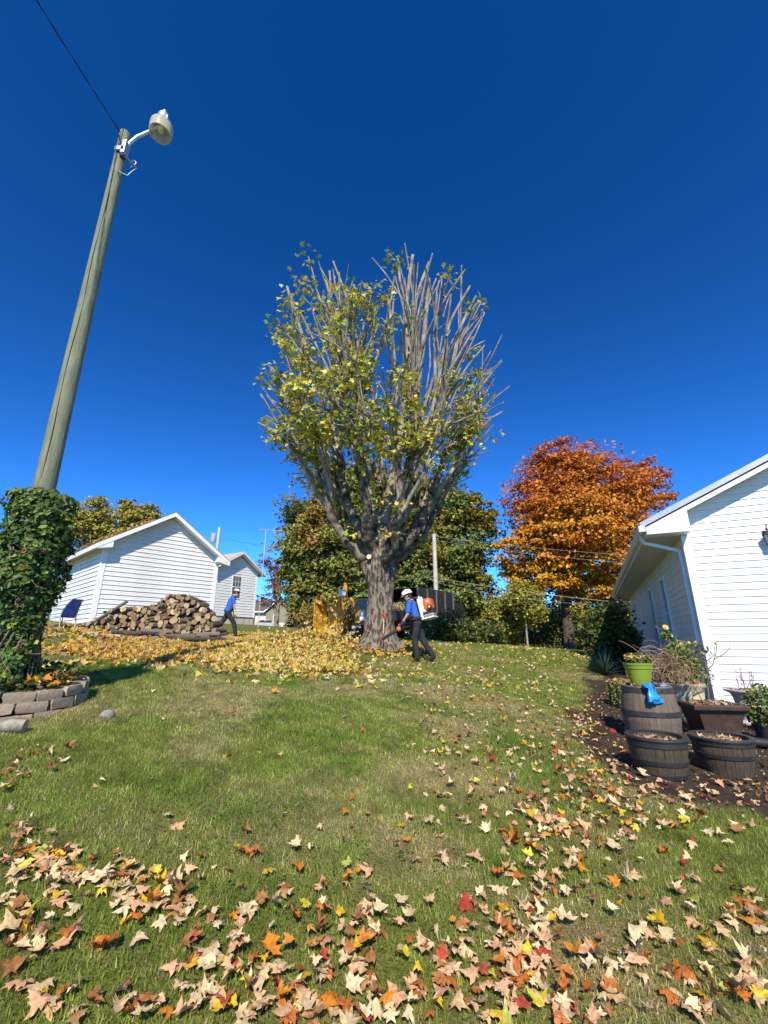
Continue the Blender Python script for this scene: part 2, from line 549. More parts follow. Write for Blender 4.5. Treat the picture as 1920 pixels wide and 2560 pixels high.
BOARD_LIP = 0.019
def board_mesh(x00, x10, x01, x11, lap, t=None, bend=0.004):
    """one lap of siding along x, face to -y; (x00,x10) at its foot, (x01,x11) at its head.
    The profile leans out to a lip at the foot and has a shallow crease half way up."""
    h = lap; t = BOARD_LIP if t is None else t
    prof = [(-t, 0.0), (-t, 0.006), (-t*0.55, h*0.49), (-t*0.75, h*0.515), (-0.002, h), (0.004, h), (0.004, 0.0)]
    vs = []
    for (y, z) in prof:
        f = z/h
        vs.append((x00 + (x01-x00)*f, y, z))
    n = len(prof)
    for (y, z) in prof:
        f = z/h
        vs.append((x10 + (x11-x10)*f, y, z))
    fs = [(i, (i+1) % n, n+(i+1) % n, n+i) for i in range(n)] + [tuple(range(n))[::-1], tuple(range(n, 2*n))]
    me = bpy.data.meshes.new('siding_board')
    me.from_pydata(vs, [], fs); me.update()
    return me

def gable_siding(parent, W, H, slope, lap, mat, inset=0.07, y=-0.006, apex_drop=0.0, flush=0.0, joined=False):
    """courses on a gable end: W wide, H to the eave, rising to the ridge"""
    zt = H + slope*W/2 - apex_drop
    z = 0.0; shared = None; out = []
    mb = MB()
    def lim(zz):
        if zz <= H + flush: return inset, W - inset
        d = (zz - H - flush)/slope
        return max(inset, d), min(W - inset, W - d)
    while z < zt - 0.03:
        h = min(lap, zt - z)
        a0, a1 = lim(z); b0, b1 = lim(z + h)
        if b1 - b0 < 0.02: b0 = b1 = W/2
        if a1 - a0 < 0.05: break
        same = (abs(a0-b0) < 1e-6 and abs(h-lap) < 1e-6)
        if same and shared: me = shared
        else:
            me = board_mesh(a0, a1, b0, b1, h)
            me.materials.append(mat)
            if same: shared = me
        if joined:
            mb.add([v.co + Vector((0, y, z)) for v in me.vertices], [tuple(p.vertices) for p in me.polygons])
        else:
            o = bpy.data.objects.new('siding_board', me); link(o, parent); o.location = (0, y, z)
        z += lap
    if joined:
        mb.build('siding', mat, parent)

def side_siding(parent, Lth, H, lap, mat, inset=0.07, x=-0.006, joined=False, openings=()):
    """courses on the long wall at x=0 facing -x, running along +y; openings cut where windows stand"""
    z = 0.0; cache = {}
    mb = MB()
    while z < H - 0.02:
        h = min(lap, H - z)
        segs = [(inset, Lth - inset)]
        for (a, b, z0, z1) in openings:
            if z + h > z0 + 0.02 and z < z1 - 0.02:
                ns = []
                for s0, s1 in segs:
                    if b <= s0 or a >= s1: ns.append((s0, s1)); continue
                    if a > s0: ns.append((s0, a))
                    if b < s1: ns.append((b, s1))
                segs = ns
        for s0, s1 in segs:
            key = (round(s0, 3), round(s1, 3), round(h, 3))
            if key not in cache:
                me = board_mesh(s0, s1, s0, s1, h)
                # local x of the board -> +y, its -y face -> -x ; mirrored so the lip faces out
                M = Matrix(((0,1,0,0),(1,0,0,0),(0,0,1,0),(0,0,0,1)))
                me.transform(M); me.flip_normals(); me.materials.append(mat)
                cache[key] = me
            me = cache[key]
            if joined:
                mb.add([v.co + Vector((x, 0, z)) for v in me.vertices], [tuple(p.vertices) for p in me.polygons])
            else:
                o = bpy.data.objects.new('siding_board', me); link(o, parent); o.location = (x, 0, z)
        z += lap
    if joined:
        mb.build('siding', mat, parent)

def gable_core(W, Lth, H, slope, z0=0.0, drop=0.02):
    mb = MB()
    poly = [(0,0,z0), (W,0,z0), (W,0,H), (W/2,0,H + slope*W/2 - drop), (0,0,H)]
    mb.extrude(poly, (0, Lth, 0))
    return mb

def roof_slab(W, Lth, H, slope, side, front, th, lift, back=None):
    """two sloping slabs; returns one builder per slope"""
    back = front if back is None else back
    out = []
    for s in (0, 1):
        mb = MB()
        def P(x, dz):
            xx = x if s == 0 else W - x
            return (xx, -front, H + lift + slope*x + dz)
        poly = [P(-side, 0), P(W/2, 0), P(W/2, -th), P(-side, -th)]
        if s == 1: poly = poly[::-1]
        mb.extrude(poly, (0, Lth + front + back, 0))
        out.append(mb)
    return out

def rake_board(W, H, slope, side, y0, y1, z_hi, z_lo, s, x_from=None):
    """a strip following the roof edge between two heights below the roof line"""
    mb = MB(); xa = -side if x_from is None else x_from
    def P(x, dz):
        xx = x if s == 0 else W - x
        return (xx, y0, H + slope*x + dz)
    poly = [P(xa, z_lo), P(W/2, z_lo), P(W/2, z_hi), P(xa, z_hi)]
    if s == 1: poly = poly[::-1]
    mb.extrude(poly, (0, y1 - y0, 0))
    return mb

# ---------------------------------------------------------------- the white house on the right
HX, HY = 6.03, 8.40
HZ = 0.15
house = thing('white_house', 'white vinyl sided house with grey metal roof, gutter and black wall lantern', 'house', (HX, HY, HZ), math.atan2(-0.423, 0.906))
W_, L_, H_, SL = 8.0, 13.9, 3.24, 0.479
core = gable_core(W_, L_, H_, SL, z0=-0.6, drop=-0.28)
wall = core.build('wall', M_SIDING, house)
LAP = 0.1325
gable_siding(wall, W_, H_ + 0.44, SL, LAP, M_SIDING, inset=0.10, y=-0.006, apex_drop=0.0)
WIN = [(3.0, 3.95, 0.95, 2.85), (5.75, 6.7, 0.95, 2.85), (11.3, 12.2, 0.95, 2.85)]
side_siding(wall, L_, H_, LAP, M_SIDING, inset=0.10, x=-0.006, openings=[(a+0.0, b-0.0, z0, z1) for a, b, z0, z1 in WIN])
mb = MB(); mb.box(-0.042, 0.10, -0.042, -0.001, -0.5, H_ - 0.004); mb.box(-0.042, -0.001, -0.001, 0.10, -0.5, H_ - 0.004)
mb.build('corner_board', M_TRIM, house, bevel=0.004)
mb = MB(); mb.box(-0.042, -0.001, 10.35, 10.46, -0.5, H_ - 0.004); mb.build('corner_board', M_TRIM, house)
mb = MB(); mb.box(-0.042, -0.001, L_ - 0.10, L_ + 0.02, -0.5, H_ - 0.004); mb.build('corner_board', M_TRIM, house)
OV, RV = 0.66, 0.36
lift = 0.60
for s, mb in enumerate(roof_slab(W_, L_, H_, SL, OV + 0.08, RV - 0.004, 0.045, lift)):
    mb.build('roof', M_METAL_ROOF, house)
for s in (0, 1):
    rake_board(W_, H_ + lift, SL, OV + 0.10, -RV - 0.022, -RV + 0.03, 0.012, -0.10, s).build('rake_trim', M_METAL_ROOF, house)
    rake_board(W_, H_ + lift, SL, OV, -RV - 0.004, -RV + 0.02, -0.102, -0.135, s).build('drip_gap_shade', M_DARKGAP, house)  # solid dark strip standing for the shaded gap
    rake_board(W_, H_ + lift, SL, OV, -RV - 0.012, -RV + 0.022, -0.137, -0.225, s).build('rake_fascia', M_TRIM, house)
    rake_board(W_, H_ + lift, SL, OV, -RV + 0.024, -0.026, -0.16, -0.18, s, x_from=0.06).build('rake_soffit', M_SOFFIT, house)
# eave return: boxed end with its white face plate
mb = MB()
poly = [(-OV, -RV-0.008, H_ + 0.0), (0.075, -RV-0.008, H_ + 0.0), (0.075, -RV-0.008, H_ + lift - 0.227 + SL*0.075), (-OV, -RV-0.008, H_ + lift - 0.227 - SL*OV)]
mb.extrude(poly, (0, RV - 0.02, 0))
mb.build('eave_return', M_TRIM, house, bevel=0.004)
# soffit in panels along the side
for i in range(10):
    y0 = -0.02 + i*(L_+0.04)/10; y1 = y0 + (L_+0.04)/10 - 0.006
    mb = MB(); mb.box(-OV + 0.012, -0.002, y0, y1, H_ + 0.002, H_ + 0.022)
    for k in range(12):
        yy = y0 + (k+0.5)*(y1-y0)/12
        mb.box(-OV + 0.02, -0.05, yy - 0.004, yy + 0.004, H_ - 0.006, H_ + 0.0015)
    mb.build('soffit_panel', M_SOFFIT, house)
mb = MB(); mb.box(-OV - 0.012, -OV + 0.01, -RV + 0.02, L_ + 0.3, H_ - 0.006, H_ + 0.26); mb.build('fascia', M_TRIM, house)
mb = MB()
gp = [(-OV-0.014, H_+0.06), (-OV-0.085, H_+0.06), (-OV-0.135, H_+0.13), (-OV-0.135, H_+0.185), (-OV-0.125, H_+0.185), (-OV-0.125, H_+0.135), (-OV-0.08, H_+0.07), (-OV-0.014, H_+0.07)]
mb.extrude([(x, -RV-0.03, z) for x, z in gp], (0, L_ + 2*RV, 0))
mb.box(-OV-0.13, -OV-0.016, -RV-0.036, -RV-0.0305, H_+0.062, H_+0.18)
mb.build('gutter', M_GUTTER, house)
def downspout(y, zend, kick):
    mb = MB()
    pts = [(-OV-0.055, y-0.10, H_+0.06), (-OV-0.055, y-0.10, H_-0.03), (-OV-0.03, y-0.09, H_-0.09), (-0.16, y, H_-0.26), (-0.085, y, H_-0.31), (-0.075, y, H_-0.40), (-0.075, y, zend+0.12), (-0.085, y, zend+0.06), (-0.17, y-0.01, zend)]
    mb.tube(pts, 0.048, n=4)
    return mb.build('downspout', M_GUTTER, house, bevel=0.006)
downspout(0.16, 1.12, True)
downspout(L_ - 0.25, 0.2, True)
for (a, b, z0, z1) in WIN:
    wn = MB()
    wn.box(-0.06, -0.004, a, a+0.14, z0, z1); wn.box(-0.06, -0.004, b-0.14, b, z0, z1)
    wn.box(-0.06, -0.004, a+0.14, b-0.14, z1-0.10, z1); wn.box(-0.07, -0.004, a+0.14, b-0.14, z0, z0+0.08)
    w_ = wn.build('window', M_TRIM, house)
    zm = (z0+z1)/2
    p = MB(); p.box(-0.014, -0.004, a+0.142, b-0.142, zm+0.02, z1-0.102); p.build('pane', M_GLASS, w_)
    p = MB(); p.box(-0.012, -0.004, a+0.142, b-0.142, z0+0.082, zm-0.02); p.build('pane', M_GLASS, w_)
    p = MB(); p.box(-0.024, -0.004, a+0.142, b-0.142, zm-0.019, zm+0.019); p.build('meeting_rail', M_TRIM, w_)
# wall lantern beside the door
lx, lz = 1.29, 3.02
lan = MB(); lan.lathe([(0.0,0),(0.055,0.0),(0.06,0.012),(0.035,0.03),(0.0,0.03)], 16, M=Matrix.Translation((lx, -0.02, lz+0.1)) @ Matrix.Rotation(R(90), 4, 'X'), close=False)
arm = [(lx, -0.03, lz+0.10), (lx, -0.07, lz+0.16), (lx, -0.11, lz+0.20), (lx, -0.14, lz+0.18), (lx, -0.145, lz+0.13)]
lan.tube(arm, 0.009, 8)
def curl(cx, cy, cz, r, tw):
    return [(cx, cy + r*math.cos(a)*(1-0.05*i), cz + r*math.sin(a)*(1-0.05*i)) for i, a in enumerate([tw + k*0.5 for k in range(13)])]
lan.tube(curl(lx, -0.13, lz+0.235, 0.036, -1.4), 0.006, 6)
lan.tube(curl(lx, -0.065, lz+0.185, 0.03, 0.6), 0.006, 6)
lamp = lan.build('wall_lantern', M_BLACK, house, smooth=True)
cage = MB()
C_ = (lx, -0.145, lz)
cage.lathe([(0.02,0.135),(0.03,0.12),(0.05,0.11),(0.095,0.075),(0.10,0.065),(0.095,0.06)], 6, c=C_)
cage.lathe([(0.062,-0.105),(0.066,-0.115),(0.03,-0.13),(0.008,-0.15)], 6, c=C_)
for k in range(6):
    an = 2*math.pi*k/6
    cage.tube([(C_[0]+0.086*math.cos(an), C_[1]+0.086*math.sin(an), C_[2]+0.06), (C_[0]+0.06*math.cos(an), C_[1]+0.06*math.sin(an), C_[2]-0.106)], 0.006, 4)
cage.build('lantern_cage', M_BLACK, lamp)
g = MB(); g.lathe([(0.055,-0.104),(0.081,0.058)], 6, c=C_, close=False); g.build('lantern_glass', M_LANTERN, lamp)
mb = MB(); mb.box(0.0, W_, 0.01, L_, -0.9, -0.6); mb.build('foundation', M_BLOCK, house)

# ---------------------------------------------------------------- the white shed
BOARD_LIP = 0.03
SX, SY, SZ = -8.5, 12.8, 1.86
sw, sd, sh, ssl = 3.6, 5.2, 2.30, 0.667
shed = thing('white_shed', 'white sided shed with leaf strewn roof behind the firewood pile', 'shed', (SX, SY, SZ), math.atan2(0.74, 0.673))
w_ = gable_core(sw, sd, sh, ssl, 0.0, 0.02).build('wall', M_SIDING2, shed)
gable_siding(w_, sw, sh + 0.10, ssl, 0.1385, M_SIDING2, inset=0.085)
side_siding(w_, sd, sh, 0.1385, M_SIDING2, inset=0.085)
for x0, x1, y0, y1 in ((-0.042, 0.085, -0.042, -0.001), (-0.042, -0.001, -0.001, 0.085), (sw-0.085, sw+0.042, -0.042, -0.001)):
    mb = MB(); mb.box(x0, x1, y0, y1, -0.03, sh - 0.002); mb.build('corner_board', M_TRIM, shed)
for s, mb in enumerate(roof_slab(sw, sd, sh, ssl, 0.34, 0.33, 0.03, 0.19)):
    mb.build('roof', M_SHINGLE, shed)
for s in (0, 1):
    rake_board(sw, sh+0.19, ssl, 0.33, -0.335, -0.315, -0.032, -0.17, s).build('rake_fascia', M_TRIM, shed)
    rake_board(sw, sh+0.19, ssl, 0.30, -0.312, -0.044, -0.14, -0.155, s, x_from=-0.0).build('rake_soffit', M_SOFFIT, shed)
for s in (0, 1):
    xa, xb = (-0.33, 0.12) if s == 0 else (sw-0.12, sw+0.33)
    mb = MB()
    zt = lambda x: sh + 0.19 - 0.172 + ssl*min(x, sw-x)
    poly = [(xa, -0.325, sh-0.10), (xb, -0.325, sh-0.10), (xb, -0.325, zt(xb)), (xa, -0.325, zt(xa))]
    if s == 0: poly[0] = (xa, -0.325, sh-0.19); poly[3] = (xa, -0.325, min(zt(xa), sh-0.08)); poly[0] = (xa, -0.325, sh-0.20)
    else: poly[1] = (xb, -0.325, sh-0.20); poly[2] = (xb, -0.325, min(zt(xb), sh-0.08))
    mb.extrude(poly, (0, 0.295, 0)); mb.build('eave_return', M_TRIM, shed)
mb = MB(); mb.box(-0.335, -0.318, -0.31, sd+0.3, sh-0.20, sh-0.052); mb.build('fascia', M_TRIM, shed)
mb = MB(); mb.box(-0.316, -0.024, -0.02, sd, sh-0.06, sh-0.045); mb.build('soffit_panel', M_SOFFIT, shed)
for (x, y) in ((0.2, 0.15), (1.4, 0.12), (2.5, 0.12), (3.4, 0.15), (0.15, 1.7), (0.15, 3.4), (0.2, 4.9), (3.4, 4.9)):
    gz = T(SX + 0.673*x - 0.74*y, SY + 0.74*x + 0.673*y) - SZ
    mb = MB(); mb.box(x-0.12, x+0.12, y-0.1, y+0.1, min(gz, -0.1) - 0.12, -0.002); mb.build('foundation_block', M_BLOCK, shed)
mb = MB(); mb.box(0.02, sw-0.02, 0.03, 0.09, -0.11, -0.001); mb.box(0.02, 0.08, 0.1, sd, -0.11, -0.001)
mb.build('floor_joist', pm('old_joist', (0.05,0.04,0.03), (0.03,0.025,0.02), rough=0.9), shed)

# ---------------------------------------------------------------- the white house behind the shed
a_ = R(32)
hx, hy = -9.77 - 3.7*math.sin(a_), 33 - 3.7*math.cos(a_)
gz = 2.49
h2 = thing('white_gable_house', 'white gabled house on a block foundation with six pane window beyond the shed', 'house', (hx, hy, gz), math.pi/2 - a_)
w2, d2, hh2, s2 = 3.7, 7.0, 3.86, 0.62
w_ = gable_core(w2, d2, hh2, s2, 0.52, 0.02).build('wall', M_SIDING, h2)
cw = MB(); cw.box(0.02, w2-0.02, 0.03, d2, -0.6, 0.518); cw.build('foundation', M_BLOCK, h2)
def joined_courses(parent, W, H, slope, lap, mat, z0, hole=None):
    mb = MB(); z = z0; zt = H + slope*W/2
    while z < zt - 0.05:
        h = lap
        def lim(q):
            d = max(0, (q-H)/slope); return 0.06 + d, W - 0.06 - d
        a0, a1 = lim(z); b0, b1 = lim(z+h)
        if b1 <= b0: b0 = b1 = W/2
        if a1 > a0:
            segs = [(a0, a1, b0, b1)]
            if hole and z + h > hole[2] and z < hole[3]:
                segs = [(a0, hole[0], b0, hole[0]), (hole[1], a1, hole[1], b1)]
            for (p, q, r_, s_) in segs:
                me = board_mesh(p, q, r_, s_, h, t=0.035)
                mb.add([v.co + Vector((0, -0.006, z)) for v in me.vertices], [tuple(f.vertices) for f in me.polygons])
                bpy.data.meshes.remove(me)
        z += lap
    return mb.build('siding', mat, parent)
hole = (1.40, 2.30, 1.75, 3.45)
joined_courses(w_, w2, hh2, s2, 0.19, M_SIDING, 0.53, hole)
for x0, x1 in ((-0.02, 0.10), (w2-0.10, w2+0.02)):
    mb = MB(); mb.box(x0, x1, -0.05, -0.001, 0.50, hh2-0.01); mb.build('corner_board', M_TRIM, h2)
mb = MB(); mb.box(w2+0.001, w2+0.02, -0.001, 0.12, 0.50, hh2-0.01); mb.build('corner_board', M_TRIM, h2)
for s, mb in enumerate(roof_slab(w2, d2, hh2, s2, 0.55, 0.50, 0.04, 0.17)):
    mb.build('roof', pm('tan_metal_roof_%d' % s, (0.50,0.43,0.32), (0.44,0.38,0.29), scale=3, rough=0.5), h2)
for s in (0, 1):
    rake_board(w2, hh2+0.17, s2, 0.54, -0.505, -0.48, -0.042, -0.15, s).build('rake_fascia', M_TRIM, h2)
    rake_board(w2, hh2+0.17, s2, 0.5, -0.478, -0.035, -0.12, -0.135, s, x_from=-0.5).build('rake_soffit', M_SOFFIT, h2)
fr = MB(); a, b, z0, z1 = hole
fr.box(a, a+0.08, -0.04, -0.002, z0, z1); fr.box(b-0.08, b, -0.04, -0.002, z0, z1); fr.box(a+0.08, b-0.08, -0.04, -0.002, z1-0.08, z1); fr.box(a+0.08, b-0.08, -0.05, -0.002, z0, z0+0.07)
zm = (z0+z1)/2
fr.box(a+0.08, b-0.08, -0.035, -0.002, zm-0.025, zm+0.025)
win = fr.build('window', M_TRIM, h2)
for r_ in range(2):
    for k in range(3):
        xa = a+0.082 + k*(b-a-0.164)/3; xb = xa + (b-a-0.164)/3
        za = zm+0.026 + r_*(z1-0.082-zm-0.026)/2; zb = za + (z1-0.082-zm-0.026)/2
        p = MB(); p.box(xa+0.013, xb-0.013, -0.02, -0.002, za+0.013, zb-0.013); p.build('pane', glassmat('sash_glass', (0.10,0.11,0.12)) if (r_==0 and k==0) else bpy.data.materials['sash_glass'], win)
p = MB()
for k in (1, 2):
    xa = a+0.082 + k*(b-a-0.164)/3; p.box(xa-0.012, xa+0.012, -0.03, -0.002, zm+0.026, z1-0.082)
zc = zm+0.026 + (z1-0.082-zm-0.026)/2
for k in range(3):
    xa = a+0.082 + k*(b-a-0.164)/3; xb = xa + (b-a-0.164)/3
    p.box(xa+(0.0121 if k else 0), xb-(0.0121 if k < 2 else 0), -0.03, -0.002, zc-0.012, zc+0.012)
p.build('muntin', M_TRIM, win)
p = MB(); p.box(a+0.082, b-0.082, -0.015, -0.002, z0+0.072, zm-0.027); p.build('pane', bpy.data.materials['sash_glass'], win)

# ---------------------------------------------------------------- far tan house
tY = 85
tp = at(694, 1575, tY)
tz = T(tp.x, tp.y)
M_TAN = pm('tan_siding', (0.27,0.24,0.17), (0.24,0.21,0.15), scale=2, rough=0.8)
M_TANW = pm('cream_wall', (0.62,0.57,0.46), (0.55,0.5,0.4), scale=2, rough=0.8)
M_ROOFB = pm('brown_shingle_roof', (0.095,0.075,0.065), (0.12,0.10,0.085), scale=8, rough=0.9, bump=0.3)
th = thing('tan_house', 'tan gabled house with brown shingle roof and white lower wall far up the road', 'house', (tp.x, tp.y, tz))
tw, thh = 4.9, 3.6
mb = MB(); mb.extrude([(-tw/2,0,1.35),(tw/2,0,1.35),(tw/2,0,thh),(0,0,thh+2.1),(-tw/2,0,thh)], (0,6,0)); mb.build('wall', M_TAN, th)
mb = MB(); mb.box(-tw/2, tw/2, -0.02, 6, -0.6, 1.348); mb.build('lower_wall', M_TANW, th)
for s in (-1, 1):
    mb = MB(); poly = [(s*(tw/2+0.35), -0.5, thh-0.3), (0, -0.5, thh+2.12), (0, -0.5, thh+2.3), (s*(tw/2+0.35), -0.5, thh-0.1)]
    mb.extrude(poly if s > 0 else poly[::-1], (0, 6.8, 0)); mb.build('roof', M_ROOFB, th)
    mb = MB(); poly = [(s*(tw/2+0.38), -0.56, thh-0.38), (0, -0.56, thh+2.06), (0, -0.56, thh+2.3), (s*(tw/2+0.38), -0.56, thh-0.12)]
    mb.extrude(poly if s > 0 else poly[::-1], (0, 0.05, 0)); mb.build('rake_fascia', M_TRIM, th)
mb = MB(); mb.extrude([(-tw/2-7, 1.0, thh-0.1), (-tw/2-0.3, 1.0, thh-0.1), (-0.4, 3.5, thh+2.25), (-tw/2-7, 3.5, thh+2.25)], (0,0.15,-0.15)); mb.build('wing_roof', M_ROOFB, th)
mb = MB(); mb.box(-tw/2-7, -tw/2-0.3, 0.9, 0.98, thh-0.25, thh-0.02); mb.build('fascia', M_TRIM, th)
mb = MB(); mb.box(-tw/2-7, -tw/2-0.02, 1.6, 5.9, -0.6, thh-0.2); mb.build('wing_wall', M_TANW, th)
for (x0, x1, z0, z1) in ((-0.9, 0.0, 1.5, 2.75), (-0.9, 0.1, -0.2, 1.25)):
    f = MB(); f.box(x0-0.12, x1+0.12, -0.06, -0.022, z0-0.12, z1+0.12); w_ = f.build('window', M_TRIM, th)
    p = MB(); p.box(x0, x1, -0.08, -0.061, z0, z1); p.build('pane', M_GLASS, w_)
mb = MB(); mb.box(-5.2, -5.0, 0.95, 1.1, -0.6, thh-0.3); mb.build('porch_post', pm('porch_post', (0.16,0.12,0.09)), th)

# ---------------------------------------------------------------- neighbour's building at the left edge
np_ = at(14, 1385, 21.0)
nb = thing('tan_roofed_house', 'house with tan metal roof half hidden behind the vine covered pole', 'house', (np_.x, np_.y, T(np_.x, np_.y)))
eh = np_.z - nb.location.z
mb = MB(); mb.box(-9, -0.3, 0.4, 6, -0.6, eh); mb.build('wall', M_SIDING, nb)
mb = MB(); mb.extrude([(-9.3,0,eh), (-9.3,3.3,eh+1.3), (-9.3,6.6,eh), (-9.3,6.6,eh-0.12), (-9.3,3.3,eh+1.18), (-9.3,0,eh-0.12)], (9.4,0,0)); mb.build('roof', pm('tan_metal_panel', (0.46,0.37,0.27), (0.40,0.33,0.25), scale=3, rough=0.55), nb)
for k in range(16):
    x = -9.2 + k*0.6
    mb = MB(); mb.extrude([(x,-0.01,eh+0.001), (x,3.3,eh+1.301), (x,3.3,eh+1.335), (x,-0.01,eh+0.035)], (0.03,0,0)); mb.build('roof_rib', M_METAL_ROOF, nb)
mb = MB(); mb.box(-9.3, 0.1, 0.05, 0.39, eh-0.16, eh-0.125); mb.build('soffit_panel', M_SOFFIT, nb)

# ============================================================ lamp pole, stone ring, vine
M_POLE = pm('treated_pole', (0.23,0.235,0.15), (0.15,0.16,0.10), scale=5, rough=0.85, bump=0.35, bscale=14, stretch=(6,6,0.5), dirt=(0.10,0.10,0.07), dirt_scale=1.5)
M_ALU = pm('lamp_aluminium', (0.62,0.64,0.63), (0.52,0.54,0.53), scale=8, rough=0.35, metal=0.55)
M_CREAM = pm('lamp_refractor', (0.74,0.71,0.58), (0.68,0.65,0.52), scale=6, rough=0.3)
_t = M_CREAM.node_tree; _tr = _t.nodes.new('ShaderNodeBsdfTranslucent'); _tr.inputs['Color'].default_value = (0.80,0.78,0.66,1)
_mx = _t.nodes.new('ShaderNodeMixShader'); _mx.inputs[0].default_value = 0.55
_t.links.new(_t.nodes['Principled BSDF'].outputs[0], _mx.inputs[1]); _t.links.new(_tr.outputs[0], _mx.inputs[2]); _t.links.new(_mx.outputs[0], _t.nodes['Material Output'].inputs['Surface'])
M_WIRE = pm('black_wire', (0.02,0.02,0.024), rough=0.6)
M_CABLE = pm('weathered_cable', (0.42,0.42,0.40), (0.34,0.34,0.33), rough=0.6)
PX, PY = -3.84, 4.60
pz = T(PX, PY)
pole = thing('lamp_pole', 'green weathered wooden lamp pole with vine round its foot', 'lamp pole', (PX, PY, pz))
PT = 8.5
pole.scale = (0.945,)*3
mb = MB()
path = []; rad = []
for i in range(15):
    f = i/14
    path.append((-0.12*f, 0.0, -0.6 + f*(PT + 0.6))); rad.append(0.132 - 0.056*f)
mb.tube(path, rad, 28)
mb.build('shaft', M_POLE, pole, smooth=True)
mb = MB()
pr = [(-0.095 + 0.01*math.sin(i*1.3) - 0.12*(i/16*0.7+0.3), 0, 0) for i in range(17)]
cr = []
for i in range(22):
    f = 0.34 + 0.66*i/21
    ang = -1.35 + 0.10*math.sin(i*0.9)
    rr = 0.132 - 0.056*f + 0.0005
    cr.append((-0.12*f + rr*math.cos(ang), rr*math.sin(ang), -0.6 + f*(PT+0.6) - 0.01))
mb.tube(cr, [0.002 + 0.005*abs(math.sin(i*0.7)) for i in range(22)], 5)
mb.build('crack', pm('pole_crack', (0.03,0.028,0.02), rough=1.0), pole)
tx, tz_ = -0.12, PT
sp = 0.03
arm = MB()
arm.tube([(tx+0.075, -0.03, tz_-0.62), (tx+0.085, -0.03, tz_-0.42), (tx+0.14, -0.03, tz_-0.24), (tx+0.22, -0.02, tz_-0.10), (tx+0.36, 0, tz_+0.04), (tx+0.50, 0, tz_+0.14), (tx+0.56, 0, tz_+0.17)], 0.026, 12)
arm.build('lamp_arm', M_ALU, pole, smooth=True)
br = MB(); br.box(tx-0.02, tx+0.12, -0.115, -0.085, tz_-0.52, tz_-0.44); br.box(tx+0.075, tx+0.135, -0.115, -0.002, tz_-0.58, tz_-0.30); br.build('bracket', M_ALU, pole, bevel=0.005)
LC = (tx+0.56, 0.0, tz_+0.17)
hd = MB()
hd.lathe([(0.03,0.30),(0.055,0.295),(0.06,0.25),(0.085,0.24),(0.09,0.10),(0.10,0.08),(0.105,0.05),(0.16,0.035),(0.167,0.02)], 28, c=LC)
hd.box(LC[0]+0.02, LC[0]+0.10, -0.05, 0.05, LC[2]+0.09, LC[2]+0.2)
hd.lathe([(0.022,0.36),(0.03,0.355),(0.03,0.30)], 16, c=LC)
lampo = hd.build('lamp_head', M_ALU, pole, smooth=True)
rf = MB(); rf.lathe([(0.165,0.018),(0.17,-0.02),(0.165,-0.17),(0.156,-0.17),(0.158,-0.02),(0.15,0.015)], 32, c=LC, close=False)
rf.build('refractor', M_CREAM, lampo, smooth=True)
bl = MB(); bl.lathe([(0.02,0.02),(0.03,-0.02),(0.05,-0.08),(0.045,-0.12),(0.01,-0.15)], 16, c=LC); bl.build('bulb', pm('lamp_bulb', (0.75,0.72,0.62), rough=0.2), lampo, smooth=True)
wr = MB()
wr.tube([(tx+0.10,-0.09,tz_-0.66),(tx+0.17,-0.12,tz_-0.70),(tx+0.24,-0.13,tz_-0.76),(tx+0.33,-0.12,tz_-0.86),(tx+0.38,-0.10,tz_-0.92)], 0.012, 6)
wr.ball((tx+0.13,-0.10,tz_-0.66), 0.045)
wr.tube([(tx+0.02,-0.11,tz_-0.30),(tx+0.10,-0.10,tz_-0.42),(tx+0.13,-0.10,tz_-0.60)], 0.007, 5)
wr.tube([(tx-0.05,-0.09,tz_-0.12),(tx+0.06,-0.10,tz_-0.36),(tx+0.12,-0.10,tz_-0.62)], 0.007, 5)
wr.build('lead_wire', M_WIRE, pole)
w2_ = MB()
w2_.tube([(tx+0.05,-0.09,tz_-0.80),(tx+0.10,-0.10,tz_-0.95),(tx+0.18,-0.11,tz_-1.02),(tx+0.27,-0.10,tz_-1.06)], 0.008, 5)
w2_.tube([(tx+0.30,-0.1,tz_-0.90)] + [(tx+0.31+0.05*math.cos(a), -0.1, tz_-0.80+0.05*math.sin(a)) for a in np.arange(-1.6, 4.2, 0.5)], 0.005, 5)
w2_.tube([(tx+0.27,-0.1,tz_-1.06),(tx+0.33,-0.1,tz_-0.97),(tx+0.39,-0.1,tz_-0.91)], 0.004, 5)
w2_.build('bare_wire', M_ALU, pole)
# service drop: two twisted conductors running back over the camera
p0 = Vector((PX+(tx-0.02)*0.945, PY-0.08, pz+(tz_-0.10)*0.945)); p1 = Vector((-3.2, -14.0, 6.3))
def drop(p0, p1, sag, n, tw, r):
    out = []
    for i in range(n+1):
        f = i/n
        p = p0.lerp(p1, f); p.z -= sag*4*f*(1-f)
        a = f*tw
        out.append(p + Vector((math.cos(a)*r, 0, math.sin(a)*r)))
    return out
wd = MB(); wd.tube(drop(p0, p1, 0.75, 160, 150, 0.006), 0.005, 5); wd.tube(drop(p0, p1, 0.75, 160, 150, -0.006), 0.004, 5)
tag(wd.build('overhead_wire', M_WIRE), 'twisted black service wire running from the lamp pole top over the yard', 'wire')

